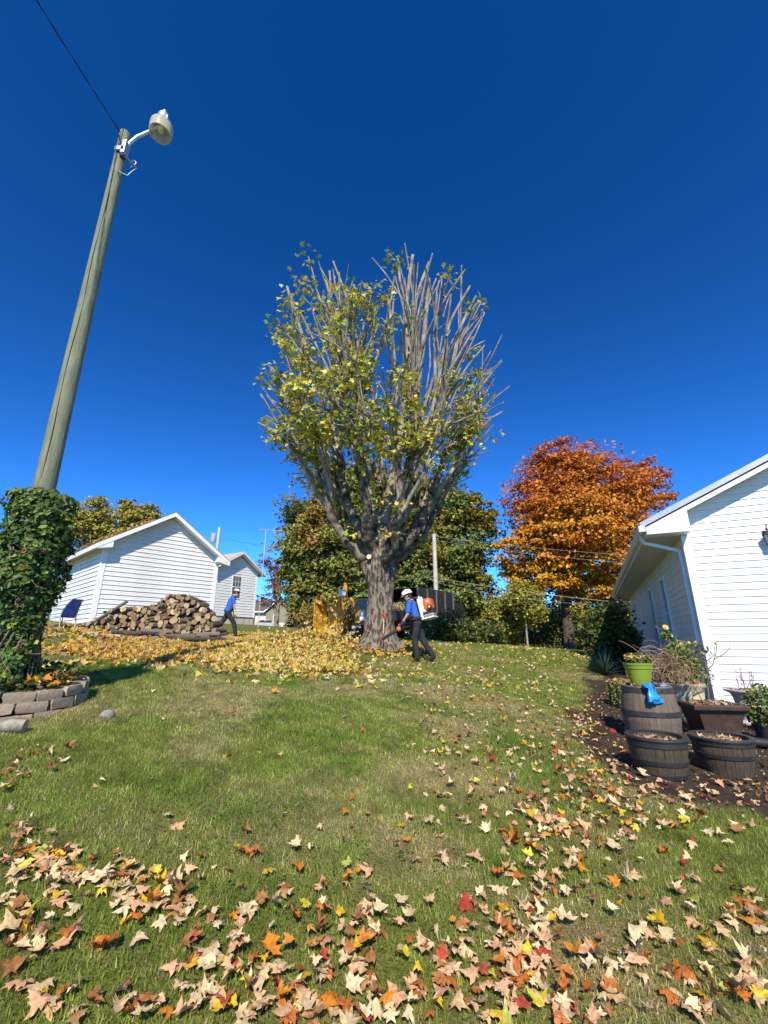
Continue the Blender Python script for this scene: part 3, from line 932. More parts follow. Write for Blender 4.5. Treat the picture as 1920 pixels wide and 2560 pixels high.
# stone ring
M_STONE = [pm('ring_stone_%d' % i, c, tuple(x*0.72 for x in c), scale=9, rough=0.9, bump=0.35, bscale=26, rnd=0.12, dirt=(0.16,0.13,0.11), dirt_scale=5) for i, c in enumerate([(0.38,0.28,0.185), (0.34,0.265,0.185), (0.40,0.30,0.21)])]
ring = thing('stone_ring', 'ring of tan tumbled stone blocks round the vine covered pole', 'planter', (PX-0.0, PY+0.2, pz))
RC = ring.location.copy()
smesh = []
for q in range(6):
    bm = bmesh.new()
    bmesh.ops.create_cube(bm, size=1.0)
    bmesh.ops.subdivide_edges(bm, edges=bm.edges[:], cuts=2, use_grid_fill=True)
    rs_ = random.Random(q+40)
    for v in bm.verts:
        sq = max(abs(v.co.x), abs(v.co.y), abs(v.co.z))
        v.co.x += rs_.uniform(-0.04, 0.04); v.co.y += rs_.uniform(-0.05, 0.05); v.co.z += rs_.uniform(-0.05, 0.05)
        k = (abs(v.co.x) > 0.4) + (abs(v.co.y) > 0.4) + (abs(v.co.z) > 0.4)
        if k >= 2: v.co *= 0.965 if k == 2 else 0.93
        v.co.y *= (1.0 + 0.12*v.co.x)
    me = bpy.data.meshes.new('stone'); bm.to_mesh(me); bm.free()
    me.materials.append(M_STONE[q % 3])
    me.polygons.foreach_set('use_smooth', [True]*len(me.polygons)); me.set_sharp_from_angle(angle=R(32))
    smesh.append(me)
NS = 15; RR = 0.58
for c in range(3):
    for k in range(NS):
        an = 2*math.pi*(k + 0.5*(c % 2))/NS + random.uniform(-0.02, 0.02)
        o = bpy.data.objects.new('stone', smesh[random.randrange(6)]); link(o, ring)
        rr = RR - 0.012*c
        x, y = rr*math.cos(an), rr*math.sin(an)
        gz_ = T(RC.x + x, RC.y + y) - RC.z
        ln = 2*math.pi*rr/NS*random.uniform(0.96, 1.01)
        o.scale = (0.15, ln, 0.098)
        o.location = (x, y, gz_ - 0.045 + c*0.099 + random.uniform(-0.006, 0.006))
        o.rotation_euler = (random.uniform(-0.03, 0.03), random.uniform(-0.04, 0.04), an + random.uniform(-0.05, 0.05))
bed = MB()
nr = 10
vs = [(0, 0, 0.26)]; fs = []
for i in range(1, nr+1):
    for k in range(40):
        an = 2*math.pi*k/40; r_ = (RR - 0.06)*i/nr
        x, y = r_*math.cos(an), r_*math.sin(an)
        vs.append((x, y, T(RC.x+x, RC.y+y) - RC.z + 0.17 + 0.08*(1-(i/nr)**2) + random.uniform(-0.015, 0.015)))
for k in range(40):
    fs.append((0, 1+k, 1+(k+1) % 40))
    for i in range(nr-1):
        a = 1+i*40+k; b = 1+i*40+(k+1) % 40
        fs.append((a, a+40, b+40, b))
bed.add(vs, fs)
M_SOIL = pm('bed_soil', (0.045,0.03,0.02), (0.09,0.06,0.04), scale=18, rough=0.95, bump=0.6, bscale=50)
bed.build('soil', M_SOIL, ring, smooth=True, angle=80)

# the vine
M_LEAF = leafmat('living_leaf', 0.25, 0.5, 0.35)
M_DRY = leafmat('fallen_leaf', 0.18, 0.75, 0.15, mottle=0.38)
M_STEM = pm('vine_stem', (0.12,0.085,0.05), (0.2,0.16,0.11), scale=12, rough=0.9)
rs = np.random.default_rng(21)
vine = thing('flowering_vine', 'dense green flowering vine wrapped round the lamp pole', 'vine', (PX, PY, pz))
VTOP = 2.98 - pz
n = 8200
zz = rs.uniform(0.12, VTOP, n)
an = rs.uniform(0, 2*math.pi, n)
prof = np.interp(zz/VTOP, [0, 0.1, 0.3, 0.42, 0.56, 0.75, 0.9, 0.97, 1.0], [0.37, 0.275, 0.245, 0.255, 0.32, 0.335, 0.32, 0.26, 0.15])
lump = 1 + 0.55*(vnoise(an*1.6, zz*2.6, 1.0, 31) - 0.5) + 0.40*(vnoise(an*4, zz*6, 1.0, 32) - 0.5)
depth = rs.beta(3.5, 1.3, n)
rad = prof*lump*(0.45 + 0.6*depth)
P = np.stack([rad*np.cos(an), rad*np.sin(an), zz - 0.05*rs.random(n)], 1)
out = np.stack([np.cos(an), np.sin(an), np.full(n, 0.55)], 1) + rs.normal(size=(n, 3))*0.55
cols = pick([(4, (0.045,0.09,0.018)), (4, (0.085,0.15,0.026)), (3, (0.14,0.21,0.036)), (0.5, (0.32,0.31,0.035)), (0.35, (0.20,0.13,0.04)), (0.1, (0.35,0.11,0.03))], n, rs, 0.2)
V_, F_, C_c = leaf_arrays(P, rs.uniform(0.04, 0.088, n), out, cols, OVAL, rs, 0.35)
o = finish('foliage', np_mesh('foliage', V_, F_, C_c), M_LEAF, vine)
tag(o, kind='stuff')
st = MB()
for k in range(26):
    a0 = rs.uniform(0, 6.28); tw = rs.uniform(-2.5, 2.5); pts = []
    h1 = VTOP*rs.uniform(0.5, 1.0)
    for i in range(12):
        f = i/11; r_ = 0.14 + 0.13*f*rs.random() + (0.2*(1-f)**2)
        pts.append((r_*math.cos(a0+tw*f), r_*math.sin(a0+tw*f), f*h1 + 0.05))
    st.tube(pts, [0.009*(1-0.6*i/11) for i in range(12)], 5)
for k in range(20):       # loose tendrils reaching out
    a0 = rs.uniform(0, 6.28); z0 = VTOP*rs.uniform(0.1, 0.98); ln = rs.uniform(0.18, 0.42)
    pts = []
    for i in range(7):
        f = i/6; r_ = 0.25 + ln*f
        pts.append((r_*math.cos(a0+0.5*f), r_*math.sin(a0+0.5*f), z0 + 0.16*math.sin(f*2.2+k) - 0.1*f))
    st.tube(pts, [0.005*(1-0.6*i/6) for i in range(7)], 4)
st.build('stem', M_STEM, vine)
m_fl = pm('pink_petal', (0.50,0.17,0.24), (0.36,0.09,0.14), scale=30, rough=0.6)
fl = MB()
for k in range(5):
    a = 2*math.pi*k/5
    fl.add([(0,0,0.004), (0.012*math.cos(a-0.5),0.012*math.sin(a-0.5),0.008), (0.03*math.cos(a),0.03*math.sin(a),0.012), (0.012*math.cos(a+0.5),0.012*math.sin(a+0.5),0.008)], [(0,1,2,3)])
fl.lathe([(0.009,0.0),(0.01,0.012),(0.004,0.018)], 6, m=1)
fme = fl.mesh('flower'); fme.materials.append(m_fl); fme.materials.append(pm('flower_eye', (0.06,0.012,0.02), rough=0.8))
for k in range(34):
    a = rs.uniform(-math.pi, 0.5); z_ = rs.uniform(0.45, VTOP-0.15)
    r_ = float(np.interp(z_/VTOP, [0,0.12,0.3,0.5,0.72,0.88,1.0], [0.38,0.28,0.25,0.29,0.33,0.32,0.18]))
    o = bpy.data.objects.new('flower', fme); link(o, vine)
    d = Vector((math.cos(a), math.sin(a), 0.5)); o.location = (r_*math.cos(a), r_*math.sin(a), z_)
    o.rotation_euler = d.to_track_quat('Z', 'Y').to_euler(); s_ = rs.uniform(0.8, 1.25); o.scale = (s_, s_, s_)
# low ground cover inside the ring
n = 900
an = rs.uniform(0, 6.28, n); r_ = np.sqrt(rs.uniform(0.08, 0.36, n))
x = r_*np.cos(an); y = r_*np.sin(an)
P = np.stack([x + RC.x - PX, y + RC.y - PY, Tn(x+RC.x, y+RC.y) - pz + 0.20 + rs.uniform(0, 0.12, n)], 1)
cols = pick([(5, (0.035,0.075,0.014)), (3, (0.06,0.11,0.02)), (1, (0.12,0.15,0.03))], n, rs, 0.2)
V_, F_, C_c = leaf_arrays(P, rs.uniform(0.03, 0.075, n), np.array([0,0,1.0]) + rs.normal(size=(n,3))*0.6, cols, OVAL, rs, 0.35)
gcov = finish('ground_cover', np_mesh('ground_cover', V_, F_, C_c), M_LEAF, vine)
tag(gcov, kind='stuff')

# short pale log and a stone on the grass by the ring
M_BARKG = pm('pale_bark', (0.33,0.30,0.23), (0.14,0.125,0.09), scale=14, rough=0.9, bump=0.4, bscale=30)
M_CUT = pm('cut_wood', (0.52,0.38,0.21), (0.40,0.27,0.14), scale=10, rough=0.85, bump=0.15, bscale=40)
g0 = ground_at(25, 1832)
mb = MB(); mb.tube([(-0.42,0,0.05),(-0.2,0.006,0.052),(-0.05,-0.004,0.053),(0.06,0.0,0.051),(0.10,0,0.05)], [0.052,0.056,0.052,0.055,0.05], 18, capm=1)
lg = mb.build('cut_log', [M_BARKG, M_CUT], smooth=True); lg.location = g0; lg.rotation_euler = (0, 0.03, 0.25)
tag(lg, 'pale grey cut log lying on the grass below the stone ring', 'log')
g0 = ground_at(266, 1796)
bm = bmesh.new(); bmesh.ops.create_icosphere(bm, subdivisions=3, radius=0.06)
for v in bm.verts:
    nn = math.sin(v.co.x*55)*math.cos(v.co.y*47+1)*0.006
    v.co = Vector((v.co.x*1.15, v.co.y*0.85, v.co.z*0.8)) + v.co.normalized()*nn
me = bpy.data.meshes.new('lawn_stone'); bm.to_mesh(me); bm.free()
o = finish('lawn_stone', me, pm('grey_stone', (0.28,0.27,0.225), (0.18,0.17,0.14), scale=30, rough=0.85, bump=0.3), smooth=True, angle=60)
o.location = g0 + Vector((0, 0, 0.03)); tag(o, 'small round grey stone half sunk in the lawn', 'stone')

# ============================================================ trees
M_BARK = pm('maple_bark', (0.26,0.205,0.145), (0.055,0.044,0.034), scale=3.5, rough=0.95, bump=1.0, bscale=7, stretch=(4,4,1.3), lo=0.42, hi=0.58, bdist=0.06, dirt=(0.36,0.34,0.29), dirt_scale=2.2, dirt_lo=0.56, dirt_hi=0.8)
M_LIMB = pm('limb_bark', (0.38,0.32,0.235), (0.13,0.104,0.074), scale=3.0, rough=0.92, bump=0.7, bscale=14, bdist=0.03, lo=0.35, hi=0.68, dirt=(0.08,0.085,0.07), dirt_scale=1.6, dirt_lo=0.55, dirt_hi=0.72)
M_LOWLIMB = pm('lower_limb_bark_shade', (0.21,0.165,0.115), (0.04,0.033,0.026), scale=4.0, rough=0.95, bump=1.0, bscale=9, bdist=0.05, lo=0.42, hi=0.6, dirt=(0.28,0.25,0.20), dirt_scale=1.8, dirt_lo=0.58, dirt_hi=0.75)  # dark bark, with the shade on the lower limbs painted into it
M_FRESH = pm('fresh_cut', (0.78,0.64,0.40), (0.66,0.50,0.29), scale=8, rough=0.8)
M_DBARK = pm('dark_bark', (0.06,0.05,0.04), (0.10,0.085,0.07), scale=5, rough=0.95, bump=0.5)

MX, MY = -0.15, 12.5
mz = T(MX, MY)
maple = thing('topped_maple', 'big old maple freshly topped with bare cut branches and yellow green leaves', 'tree', (MX, MY, mz))
rs = np.random.default_rng(5)
FZ = 4.05 - mz                     # height of the fork above the root
# trunk with flare, burls and ridges
prof_z = [-0.35, 0.0, 0.12, 0.3, 0.6, 1.0, 1.4, 1.75, 2.0, 2.2, 2.45, 2.7, 2.95, 3.15, 3.4, 3.6]
prof_r = [0.80, 0.66, 0.54, 0.46, 0.40, 0.37, 0.36, 0.38, 0.455, 0.485, 0.43, 0.40, 0.40, 0.40, 0.35, 0.26]
NSEG, NR = 84, 130
vs = []
for i in range(NR):
    z = -0.35 + (3.5 + 0.35)*i/(NR-1)
    r0 = float(np.interp(z, prof_z, prof_r))
    for k in range(NSEG):
        an = 2*math.pi*k/NSEG
        flare = 1 + (0.22*math.sin(an*5+0.6) + 0.12*math.sin(an*3+2))*max(0, 0.55 - z)/0.9
        cx, cy, cz_ = math.cos(an)*2.2, math.sin(an)*2.2, z*1.9
        lump = 0.26*(float(vnoise(an*2.2+3, cz_*0.9, 1.0, 41)) - 0.5) + 0.10*(float(vnoise(an*5.5, cz_*2.2, 1.0, 42)) - 0.5)
        lump *= 0.7 + 1.1*max(0, 1 - abs(z-2.1)/0.8)
        ridge = 0.055*(abs(math.sin(an*13 + 2.2*float(vnoise(an*3, z*1.2, 1.0, 43))*3)) - 0.5)*(1 if z < 1.9 else 0.55)
        fine = 0.05*(float(vnoise(an*14, z*(4 if z < 1.8 else 9), 1.0, 44)) - 0.5)
        r = r0*flare*(1 + lump + ridge + fine)
        vs.append((0.03*math.sin(z*1.3) + r*math.cos(an), r*math.sin(an), z))
fs = []
for i in range(NR-1):
    for k in range(NSEG):
        a = i*NSEG+k; b = i*NSEG+(k+1) % NSEG
        fs.append((a, b, b+NSEG, a+NSEG))
fs.append(tuple((NR-1)*NSEG + k for k in range(NSEG)))
tr = MB(); tr.add(vs, fs)
tr.build('trunk', M_BARK, maple, smooth=True, angle=75)
kn = MB(); kn.lathe([(0.055,-0.05),(0.075,0.02),(0.07,0.035),(0.03,0.03),(0.0,0.012)], 16, M=Matrix.Translation((-0.27, -0.40, 2.45)) @ Vector((-0.35,-1,0.1)).to_track_quat('Z','Y').to_matrix().to_4x4(), close=False)
kn.build('pruned_knot', M_FRESH, maple, smooth=True)

def bez(p0, c, p1, n):
    return [(p0*(1-t)**2 + c*2*t*(1-t) + p1*t*t) for t in [i/n for i in range(n+1)]]
def wob(pts, amp, rs):
    out = []
    for i, p in enumerate(pts):
        q = p.copy()
        if 0 < i < len(pts)-1:
            q += Vector(rs.normal(size=3))*amp
        out.append(q)
    return out
# tips spread over the crown's outline
def env(d):
    """distance from the crown centre to its outline in direction d"""
    rz = 5.2 if d.z > 0 else 3.6
    p = 2.35
    s = (abs(d.x)/4.05)**p + (abs(d.y)/3.6)**p + (abs(d.z)/rz)**p
    return s**(-1/p)
EC = Vector((0.10, 0.0, 9.0 - mz))
tips = []
NT = 270
ga = math.pi*(3 - math.sqrt(5))
for i in range(NT):
    z = -0.66 + 1.66*(i+0.5)/NT
    r_ = math.sqrt(max(0, 1-z*z)); a = ga*i
    d = Vector((r_*math.cos(a), r_*math.sin(a), z)); d += Vector(rs.normal(size=3))*0.05; d.normalize()
    e = env(d)*rs.uniform(0.84, 1.0)
    tip = EC + d*e
    if tip.z > 11.2 - mz and abs(tip.x + 0.28) < 0.55: tip.z -= 1.7     # the gap left of the tall leaders
    tips.append(tip)
TIPS = np.array([tuple(t) for t in tips])
def fps(P, k, rs):
    idx = [int(rs.integers(len(P)))]; d = np.full(len(P), 1e9)
    for _ in range(k-1):
        d = np.minimum(d, ((P - P[idx[-1]])**2).sum(1)); idx.append(int(d.argmax()))
    lab = ((P[:, None] - P[idx][None])**2).sum(-1).argmin(1)
    for _ in range(4):
        cent = np.array([P[lab == j].mean(0) if (lab == j).any() else P[idx[j]] for j in range(k)])
        lab = ((P[:, None] - cent[None])**2).sum(-1).argmin(1)
    return lab, cent
lab, cent = fps(TIPS, 14, rs)
leaf_sites = []
FORK = Vector((0.02, 0, FZ - 0.08))
for j in range(14):
    mem = TIPS[lab == j]
    if len(mem) == 0: continue
    c = Vector(cent[j])
    hd_ = Vector((c.x, c.y, 0)); hl = hd_.length; hd_.normalize()
    low = c.z < 7.5 - mz + 0.8
    start = FORK + hd_*0.16 + Vector((0, 0, rs.uniform(-0.35, 0.1) if not low else rs.uniform(-0.55, -0.25)))
    node = FORK + (c - FORK)*(0.56 if not low else 0.62)
    ctrl = start + hd_*min(hl*0.55, 1.5) + Vector((0, 0, (node.z - start.z)*(0.25 if not low else 0.12)))
    pts = wob(bez(start, ctrl, node, 12), 0.055, rs)
    r0 = 0.125 + 0.0024*len(mem); r0 *= (1.0 if c.z > 8.5 - mz else 0.82)
    radii = [r0*(1 - 0.52*i/12)*rs.uniform(0.88, 1.14) for i in range(13)]
    lb = MB(); lb.tube(pts, radii, 14)
    limb = lb.build('limb', M_LOWLIMB, maple, smooth=True, angle=60)
    k2 = max(2, len(mem)//5)
    l2, c2 = fps(mem, k2, rs)
    for q in range(k2):
        tp_ = mem[l2 == q]
        if len(tp_) == 0: continue
        cc = Vector(c2[q])
        bi = int(rs.integers(7, 13)); b0 = pts[bi]
        n2 = FORK + (cc - FORK)*0.80 + Vector(rs.normal(size=3))*0.08
        dr = (pts[bi] - pts[bi-1]).normalized()
        L2 = (n2 - b0).length
        pp = wob(bez(b0, b0 + dr*L2*0.45, n2, 8), 0.03, rs)
        rb = radii[bi]*rs.uniform(0.55, 0.75)
        rr2 = [rb*(1 - 0.5*i/8) for i in range(9)]
        br_ = MB(); br_.tube(pp, rr2, 9, m=0, capm=1)
        for t_ in tp_:
            t_ = Vector(t_)
            si = int(rs.integers(2, 9)); s0 = pp[si]
            d2 = (pp[si] - pp[si-1]).normalized()
            L3 = (t_ - s0).length
            tw_ = wob(bez(s0, s0 + d2*L3*0.4 + Vector((0,0,0.06*L3)), t_, 6), 0.018, rs)
            rt = min(rr2[si]*0.8, rs.uniform(0.030, 0.052))
            br_.tube(tw_, [rt*(1-0.36*i/6) for i in range(7)], 7, capm=1)
            for _ in range(2):
                leaf_sites.append((tw_[int(rs.integers(0, 7))], 0.75))
            if rs.random() < 0.55:      # a short side shoot
                s1 = tw_[int(rs.integers(2, 5))]
                e1 = s1 + (t_ - s0).normalized()*rs.uniform(0.3, 0.8) + Vector(rs.normal(size=3))*0.22
                br_.tube([s1, s1.lerp(e1, 0.5) + Vector((0,0,0.03)), e1], [0.016, 0.013, 0.010], 5, capm=1)
                leaf_sites.append((e1, 0.6))
        leaf_sites.append((pp[5], 1.1)); leaf_sites.append((pp[7], 1.1)); leaf_sites.append((pp[3], 1.0))
        br_.build('branch', [M_LIMB, M_FRESH], limb, smooth=True, angle=60)
    leaf_sites.append((pts[8], 1.2)); leaf_sites.append((pts[5], 1.2))
# the tall leaders traced from the photograph, standing near the trunk's own distance
def zp(x, y, dY=0.0):
    p = at(620 + 0.41*x, 620 + 0.41*y, MY + dY)
    return Vector((p.x - MX, p.y - MY, p.z - mz))
leaders = [([(900,1300),(930,1100),(950,960),(975,700),(968,350),(1005,45)], 0.16, 0.055, -0.3),
           ([(985,700),(1005,480),(1035,280),(1105,88)], 0.085, 0.055, -0.3),
           ([(966,340),(945,260),(925,180),(915,52)], 0.065, 0.048, -0.3),
           ([(955,330),(900,250),(840,160),(757,60)], 0.035, 0.02, -0.3),
           ([(930,1250),(1010,1000),(1055,700),(1085,420),(1102,190)], 0.12, 0.07, 0.2),
           ([(1100,330),(1120,260),(1148,186)], 0.04, 0.028, 0.2),
           ([(905,960),(900,760),(880,560),(870,430),(855,312)], 0.07, 0.05, -0.7),
           ([(880,470),(882,400),(886,318)], 0.04, 0.035, -0.7),
           ([(700,1300),(560,1000),(520,700),(498,480),(496,300),(473,192)], 0.13, 0.045, 0.0),
           ([(496,310),(503,220),(497,140)], 0.05, 0.035, 0.0),
           ([(503,320),(520,250),(532,172)], 0.022, 0.015, 0.0),
           ([(720,820),(660,660),(610,560),(535,412)], 0.075, 0.05, -0.9),
           ([(745,900),(745,650),(770,450),(778,364)], 0.045, 0.03, -0.6),
           ([(760,600),(800,430),(865,480)], 0.02, 0.012, -0.6),
           ([(420,800),(365,640),(320,500),(270,350),(238,235)], 0.08, 0.045, -0.3),
           ([(1080,1120),(1150,900),(1200,640),(1230,460),(1355,232)], 0.10, 0.04, 0.0),
           ([(1190,1000),(1250,700),(1300,480),(1390,295)], 0.08, 0.04, -0.6),
           ([(1130,560),(1160,350),(1185,185)], 0.03, 0.016, 0.2),
           ([(1190,420),(1230,290),(1298,170)], 0.03, 0.018, 0.5)]
for pts, ra, rb, dY in leaders:
    pp = [zp(x, y, dY) for x, y in pts]
    sm_ = []
    for i in range(len(pp)-1):
        for k in range(4):
            t = k/4
            pa = pp[max(i-1, 0)]; pb = pp[i]; pc = pp[i+1]; pd = pp[min(i+2, len(pp)-1)]
            sm_.append(0.5*((2*pb) + (pc-pa)*t + (2*pa-5*pb+4*pc-pd)*t*t + (3*pb-pa-3*pc+pd)*t**3))
    sm_.append(pp[-1])
    n_ = len(sm_)
    if ra > 0.1:
        root = FORK + Vector((0.04*(1 if pp[0].x > 0 else -1), 0, -0.1))
        sm_ = bez(root, root.lerp(sm_[0], 0.5) + Vector((0,0,0.2)), sm_[0], 6)[:-1] + sm_; n_ = len(sm_)
    lb = MB(); lb.tube(sm_, [ra + (rb-ra)*i/(n_-1) for i in range(n_)], 11, capm=1)
    lb.build('leader', [M_LIMB, M_FRESH], maple, smooth=True, angle=60)
# leaves left on the tree: bunches on the lower, middle and left branches, few on the upper right
rs = np.random.default_rng(9)
Pl = []; Sl = []; Cl = []
for (p, wgt) in leaf_sites:
    zabs = p.z + mz
    keep = 0.70*wgt
    if p.x > 0.7 and zabs > 8.2: keep *= 0.16
    elif p.x < 0.3: keep *= 1.25
    elif p.x > 0.9: keep *= 0.75
    if zabs > 12.6: keep *= 0.6
    if zabs < 6.4: keep *= 0.55
    if p.y > 1.5: keep *= 0.7
    if rs.random() > keep: continue
    m = int(rs.integers(11, 34))
    q = np.array(p)[None] + np.clip(rs.normal(size=(m, 3)), -1.6, 1.6)*np.array([0.22, 0.22, 0.16]) - np.array([0, 0, 0.06])
    tone = rs.random()
    pal = [(3, (0.62,0.54,0.055)), (2, (0.46,0.47,0.06)), (1.2, (0.66,0.49,0.04)), (1.2, (0.30,0.36,0.055))] if tone < 0.70 else [(3, (0.21,0.28,0.05)), (2, (0.30,0.36,0.055)), (1.4, (0.13,0.19,0.04)), (0.7, (0.46,0.44,0.06))]
    Pl.append(q); Sl.append(rs.uniform(0.12, 0.215, m)); Cl.append(pick(pal, m, rs, 0.14))
P = np.concatenate(Pl); S_ = np.concatenate(Sl); Cc = np.concatenate(Cl)
N_ = np.array([0, -0.25, 0.9]) + rs.normal(size=(len(P), 3))*0.55
V_, F_, C_c = leaf_arrays(P, S_, N_, Cc, STAR, rs, 0.3)
o = finish('foliage', np_mesh('foliage', V_, F_, C_c), M_LEAF, maple)
tag(o, kind='stuff')

# ---------------------------------------------------------------- other trees
def crown_points(ells, n, rs, clump=70, cr=0.13, shell=0.55, flat=0.45):
    """leaf positions gathered in clumps through the crown's volume"""
    vol = np.array([(e[3]*e[4]*e[5])**(2/3) for e in ells]); vol /= vol.sum()
    P = []; O = []; cents = []
    for e, f in zip(ells, vol):
        k = max(4, int(n*f/clump))
        d = rs.normal(size=(k, 3)); d /= np.linalg.norm(d, axis=1, keepdims=True)
        rr = shell + (1-shell)*rs.random(k)**0.6
        lum = 0.84 + 0.32*vnoise(np.arctan2(d[:,1], d[:,0])*1.7, d[:,2]*3.2, 1.0, int(rs.integers(1000)))
        c = d*(rr*lum)[:, None]*np.array(e[3:6]) + np.array(e[:3])
        cents.append(c)
        m = clump
        sz = cr*np.mean(e[3:6])*rs.uniform(0.7, 1.5, (k, 1, 1))
        off = np.clip(rs.normal(size=(k, m, 3)), -1.7, 1.7)*sz*np.array([1, 1, flat])
        off[..., 2] -= 0.35*np.abs(off[..., 0]*0.5 + off[..., 1]*0.5)
        P.append((c[:, None] + off).reshape(-1, 3))
        O.append(np.repeat(d, m, axis=0))
    return np.concatenate(P), np.concatenate(O), np.concatenate(cents)

def tree(name, label, base, ells, n, size, colfn, tr, group=None, clump=70, cr=0.13, shell=0.55, seed=1, nl=26, shape=RHOMB, bark=None, flat=0.45, cat='tree', up=0.7, fork=0.35):
    rs = np.random.default_rng(seed)
    bz = T(base[0], base[1])
    root = thing(name, label, cat, (base[0], base[1], bz), 0, group)
    B = np.array([base[0], base[1], bz])
    E = [(e[0]-B[0], e[1]-B[1], e[2]-B[2], e[3], e[4], e[5]) for e in ells]
    P, O, cents = crown_points(E, n, rs, clump, cr, shell, flat)
    P = P[P[:, 2] > 0.05] if True else P
    O = O[:len(P)]
    hh = P[:, 2]
    cols = colfn(P, rs)
    N_ = np.array([0, -0.2, up]) + O*0.5 + rs.normal(size=P.shape)*0.5
    V_, F_, C_c = leaf_arrays(P, rs.uniform(size*0.7, size*1.35, len(P)), N_, cols, shape, rs, 0.22, fan_center=(shape is not RHOMB))
    cr_o = finish('crown', np_mesh('crown', V_, F_, C_c), M_LEAF, root)
    top = max(e[2] for e in E)
    tb = MB()
    c0 = np.mean([e[:2] for e in E], axis=0)*0.5
    hgt = max(top*fork*2, 0.4)
    path = [Vector((0,0,-0.3)), Vector((0,0,0.1)), Vector((c0[0]*0.2, c0[1]*0.2, hgt*0.4)), Vector((c0[0]*0.6, c0[1]*0.6, hgt*0.75)), Vector((c0[0], c0[1], hgt))]
    tb.tube(path, [tr*1.5, tr*1.15, tr*0.95, tr*0.8, tr*0.6], 12)
    tb.build('trunk', bark or M_DBARK, root, smooth=True)
    if nl:
        lb = MB()
        for c in cents[rs.choice(len(cents), min(nl, len(cents)), replace=False)]:
            c = Vector(c); f = rs.uniform(0.45, 1.0)
            s0 = path[2].lerp(path[4], f) if f > 0.5 else path[2].lerp(path[3], f)
            pp = bez(s0, s0.lerp(c, 0.45) + Vector((0,0,0.08*(c-s0).length)), c, 6)
            lb.tube(pp, [tr*0.36*(1-0.85*i/6) for i in range(7)], 6)
        lb.build('limb', bark or M_DBARK, root, smooth=True)
    return root

def E_(px, py, Y, rx_px, rz_px, ry=None):
    """crown ellipsoid from its centre pixel, distance and half sizes in pixels"""
    p = at(px, py, Y); dx, dy, dz = ray(px, py); t = Y/dy
    k = t/FPX
    return (p.x, p.y, p.z, rx_px*k, ry or rx_px*k*0.9, rz_px*k*1.0)

# orange maple
om_e = [E_(1440,1255,30,172,148), E_(1330,1385,29,92,92), E_(1385,1300,29.5,120,110), E_(1590,1215,31,78,72), E_(1470,1420,30,130,80), E_(1400,1170,30,92,70), E_(1520,1300,30,120,90), E_(1440,1320,28,120,110), E_(1370,1450,29,95,52), E_(1490,1470,30,90,45), E_(1290,1420,29,42,40)]
ob = at(1425, 1620, 30)
def om_col(P, rs):
    z = P[:, 2]; f = np.clip((z - 3.5)/11, 0, 1)
    noise = vnoise(P[:, 0]*0.7, P[:, 2]*0.7, 1.0, 77)
    red = np.array([0.47,0.135,0.02]); org = np.array([0.54,0.20,0.014]); gold = np.array([0.57,0.30,0.016])
    g = np.clip(f*0.95 + 0.08 + (noise-0.5)*0.7 + rs.normal(size=len(P))*0.16, 0, 1)[:, None]
    c = np.where(g < 0.5, gold + (org-gold)*g*2, org + (red-org)*(g-0.5)*2)
    return np.clip(c*(1+rs.normal(size=(len(P),1))*0.16), 0.01, 0.9)
tree('orange_maple', 'full round maple in bright orange autumn leaf behind the white house', (ob.x, 30), om_e, 78000, 0.25, om_col, 0.34, clump=70, cr=0.13, shell=0.3, seed=3, nl=44, flat=0.32, shape=RHOMB)

def pal_col(pal, jit=0.16, brown=None):
    def fn(P, rs):
        c = pick(pal, len(P), rs, jit)
        if brown is not None:
            nz = vnoise(P[:, 0]*0.55 + 5, P[:, 2]*0.6, 1.0, brown[0]) + 0.25*np.clip(P[:, 2]/12, 0, 1)
            k = np.clip((nz - brown[2])*5, 0, 1)[:, None]*(rs.random((len(P), 1)) < 0.75)
            c = c*(1-k) + np.array(brown[1])*k*(1+rs.normal(size=(len(P),1))*0.2)
        return np.clip(c, 0.005, 0.9)
    return fn
OLIVE = [(4, (0.185,0.215,0.036)), (3, (0.27,0.265,0.042)), (2, (0.10,0.13,0.026)), (1.2, (0.26,0.20,0.03))]
DGREEN = [(4, (0.06,0.09,0.02)), (3, (0.11,0.14,0.028)), (2, (0.038,0.06,0.016)), (0.8, (0.28,0.23,0.03))]
LGREEN = [(4, (0.11,0.15,0.028)), (3, (0.19,0.22,0.036)), (2, (0.06,0.085,0.02)), (1.2, (0.36,0.31,0.035))]
YGREEN = [(3, (0.32,0.285,0.036)), (3, (0.21,0.225,0.034)), (2, (0.46,0.34,0.035)), (1, (0.11,0.125,0.024))]
b = at(800, 1600, 36)
tree('oak_tree', 'olive green oak with rusty brown top between the tan house and the topped maple', (b.x, 36), [E_(800,1345,36.0,100,140), E_(760,1300,36.0,62,60), E_(870,1255,36.5,80,80), E_(740,1420,35.5,48,60), E_(790,1500,35.5,80,60), E_(870,1400,36.0,80,110), E_(880,1510,36.0,70,60)], 44000, 0.31, pal_col(OLIVE, 0.2, (91, (0.28,0.15,0.025), 0.74)), 0.3, seed=4, clump=55, cr=0.14, shell=0.3)
b = at(965, 1600, 39)
tree('tall_oak', 'golden brown oak standing directly behind the topped maple', (b.x, 39), [E_(960,1290,39.0,105,120), E_(1050,1250,39.5,70,70), E_(960,1400,39.0,110,90), E_(1000,1480,38.0,90,80), E_(900,1220,39.0,80,70)], 34000, 0.31, pal_col(YGREEN, 0.2, (92, (0.32,0.18,0.025), 0.66)), 0.32, seed=5, clump=55, cr=0.14, shell=0.3)
b = at(1150, 1600, 35)
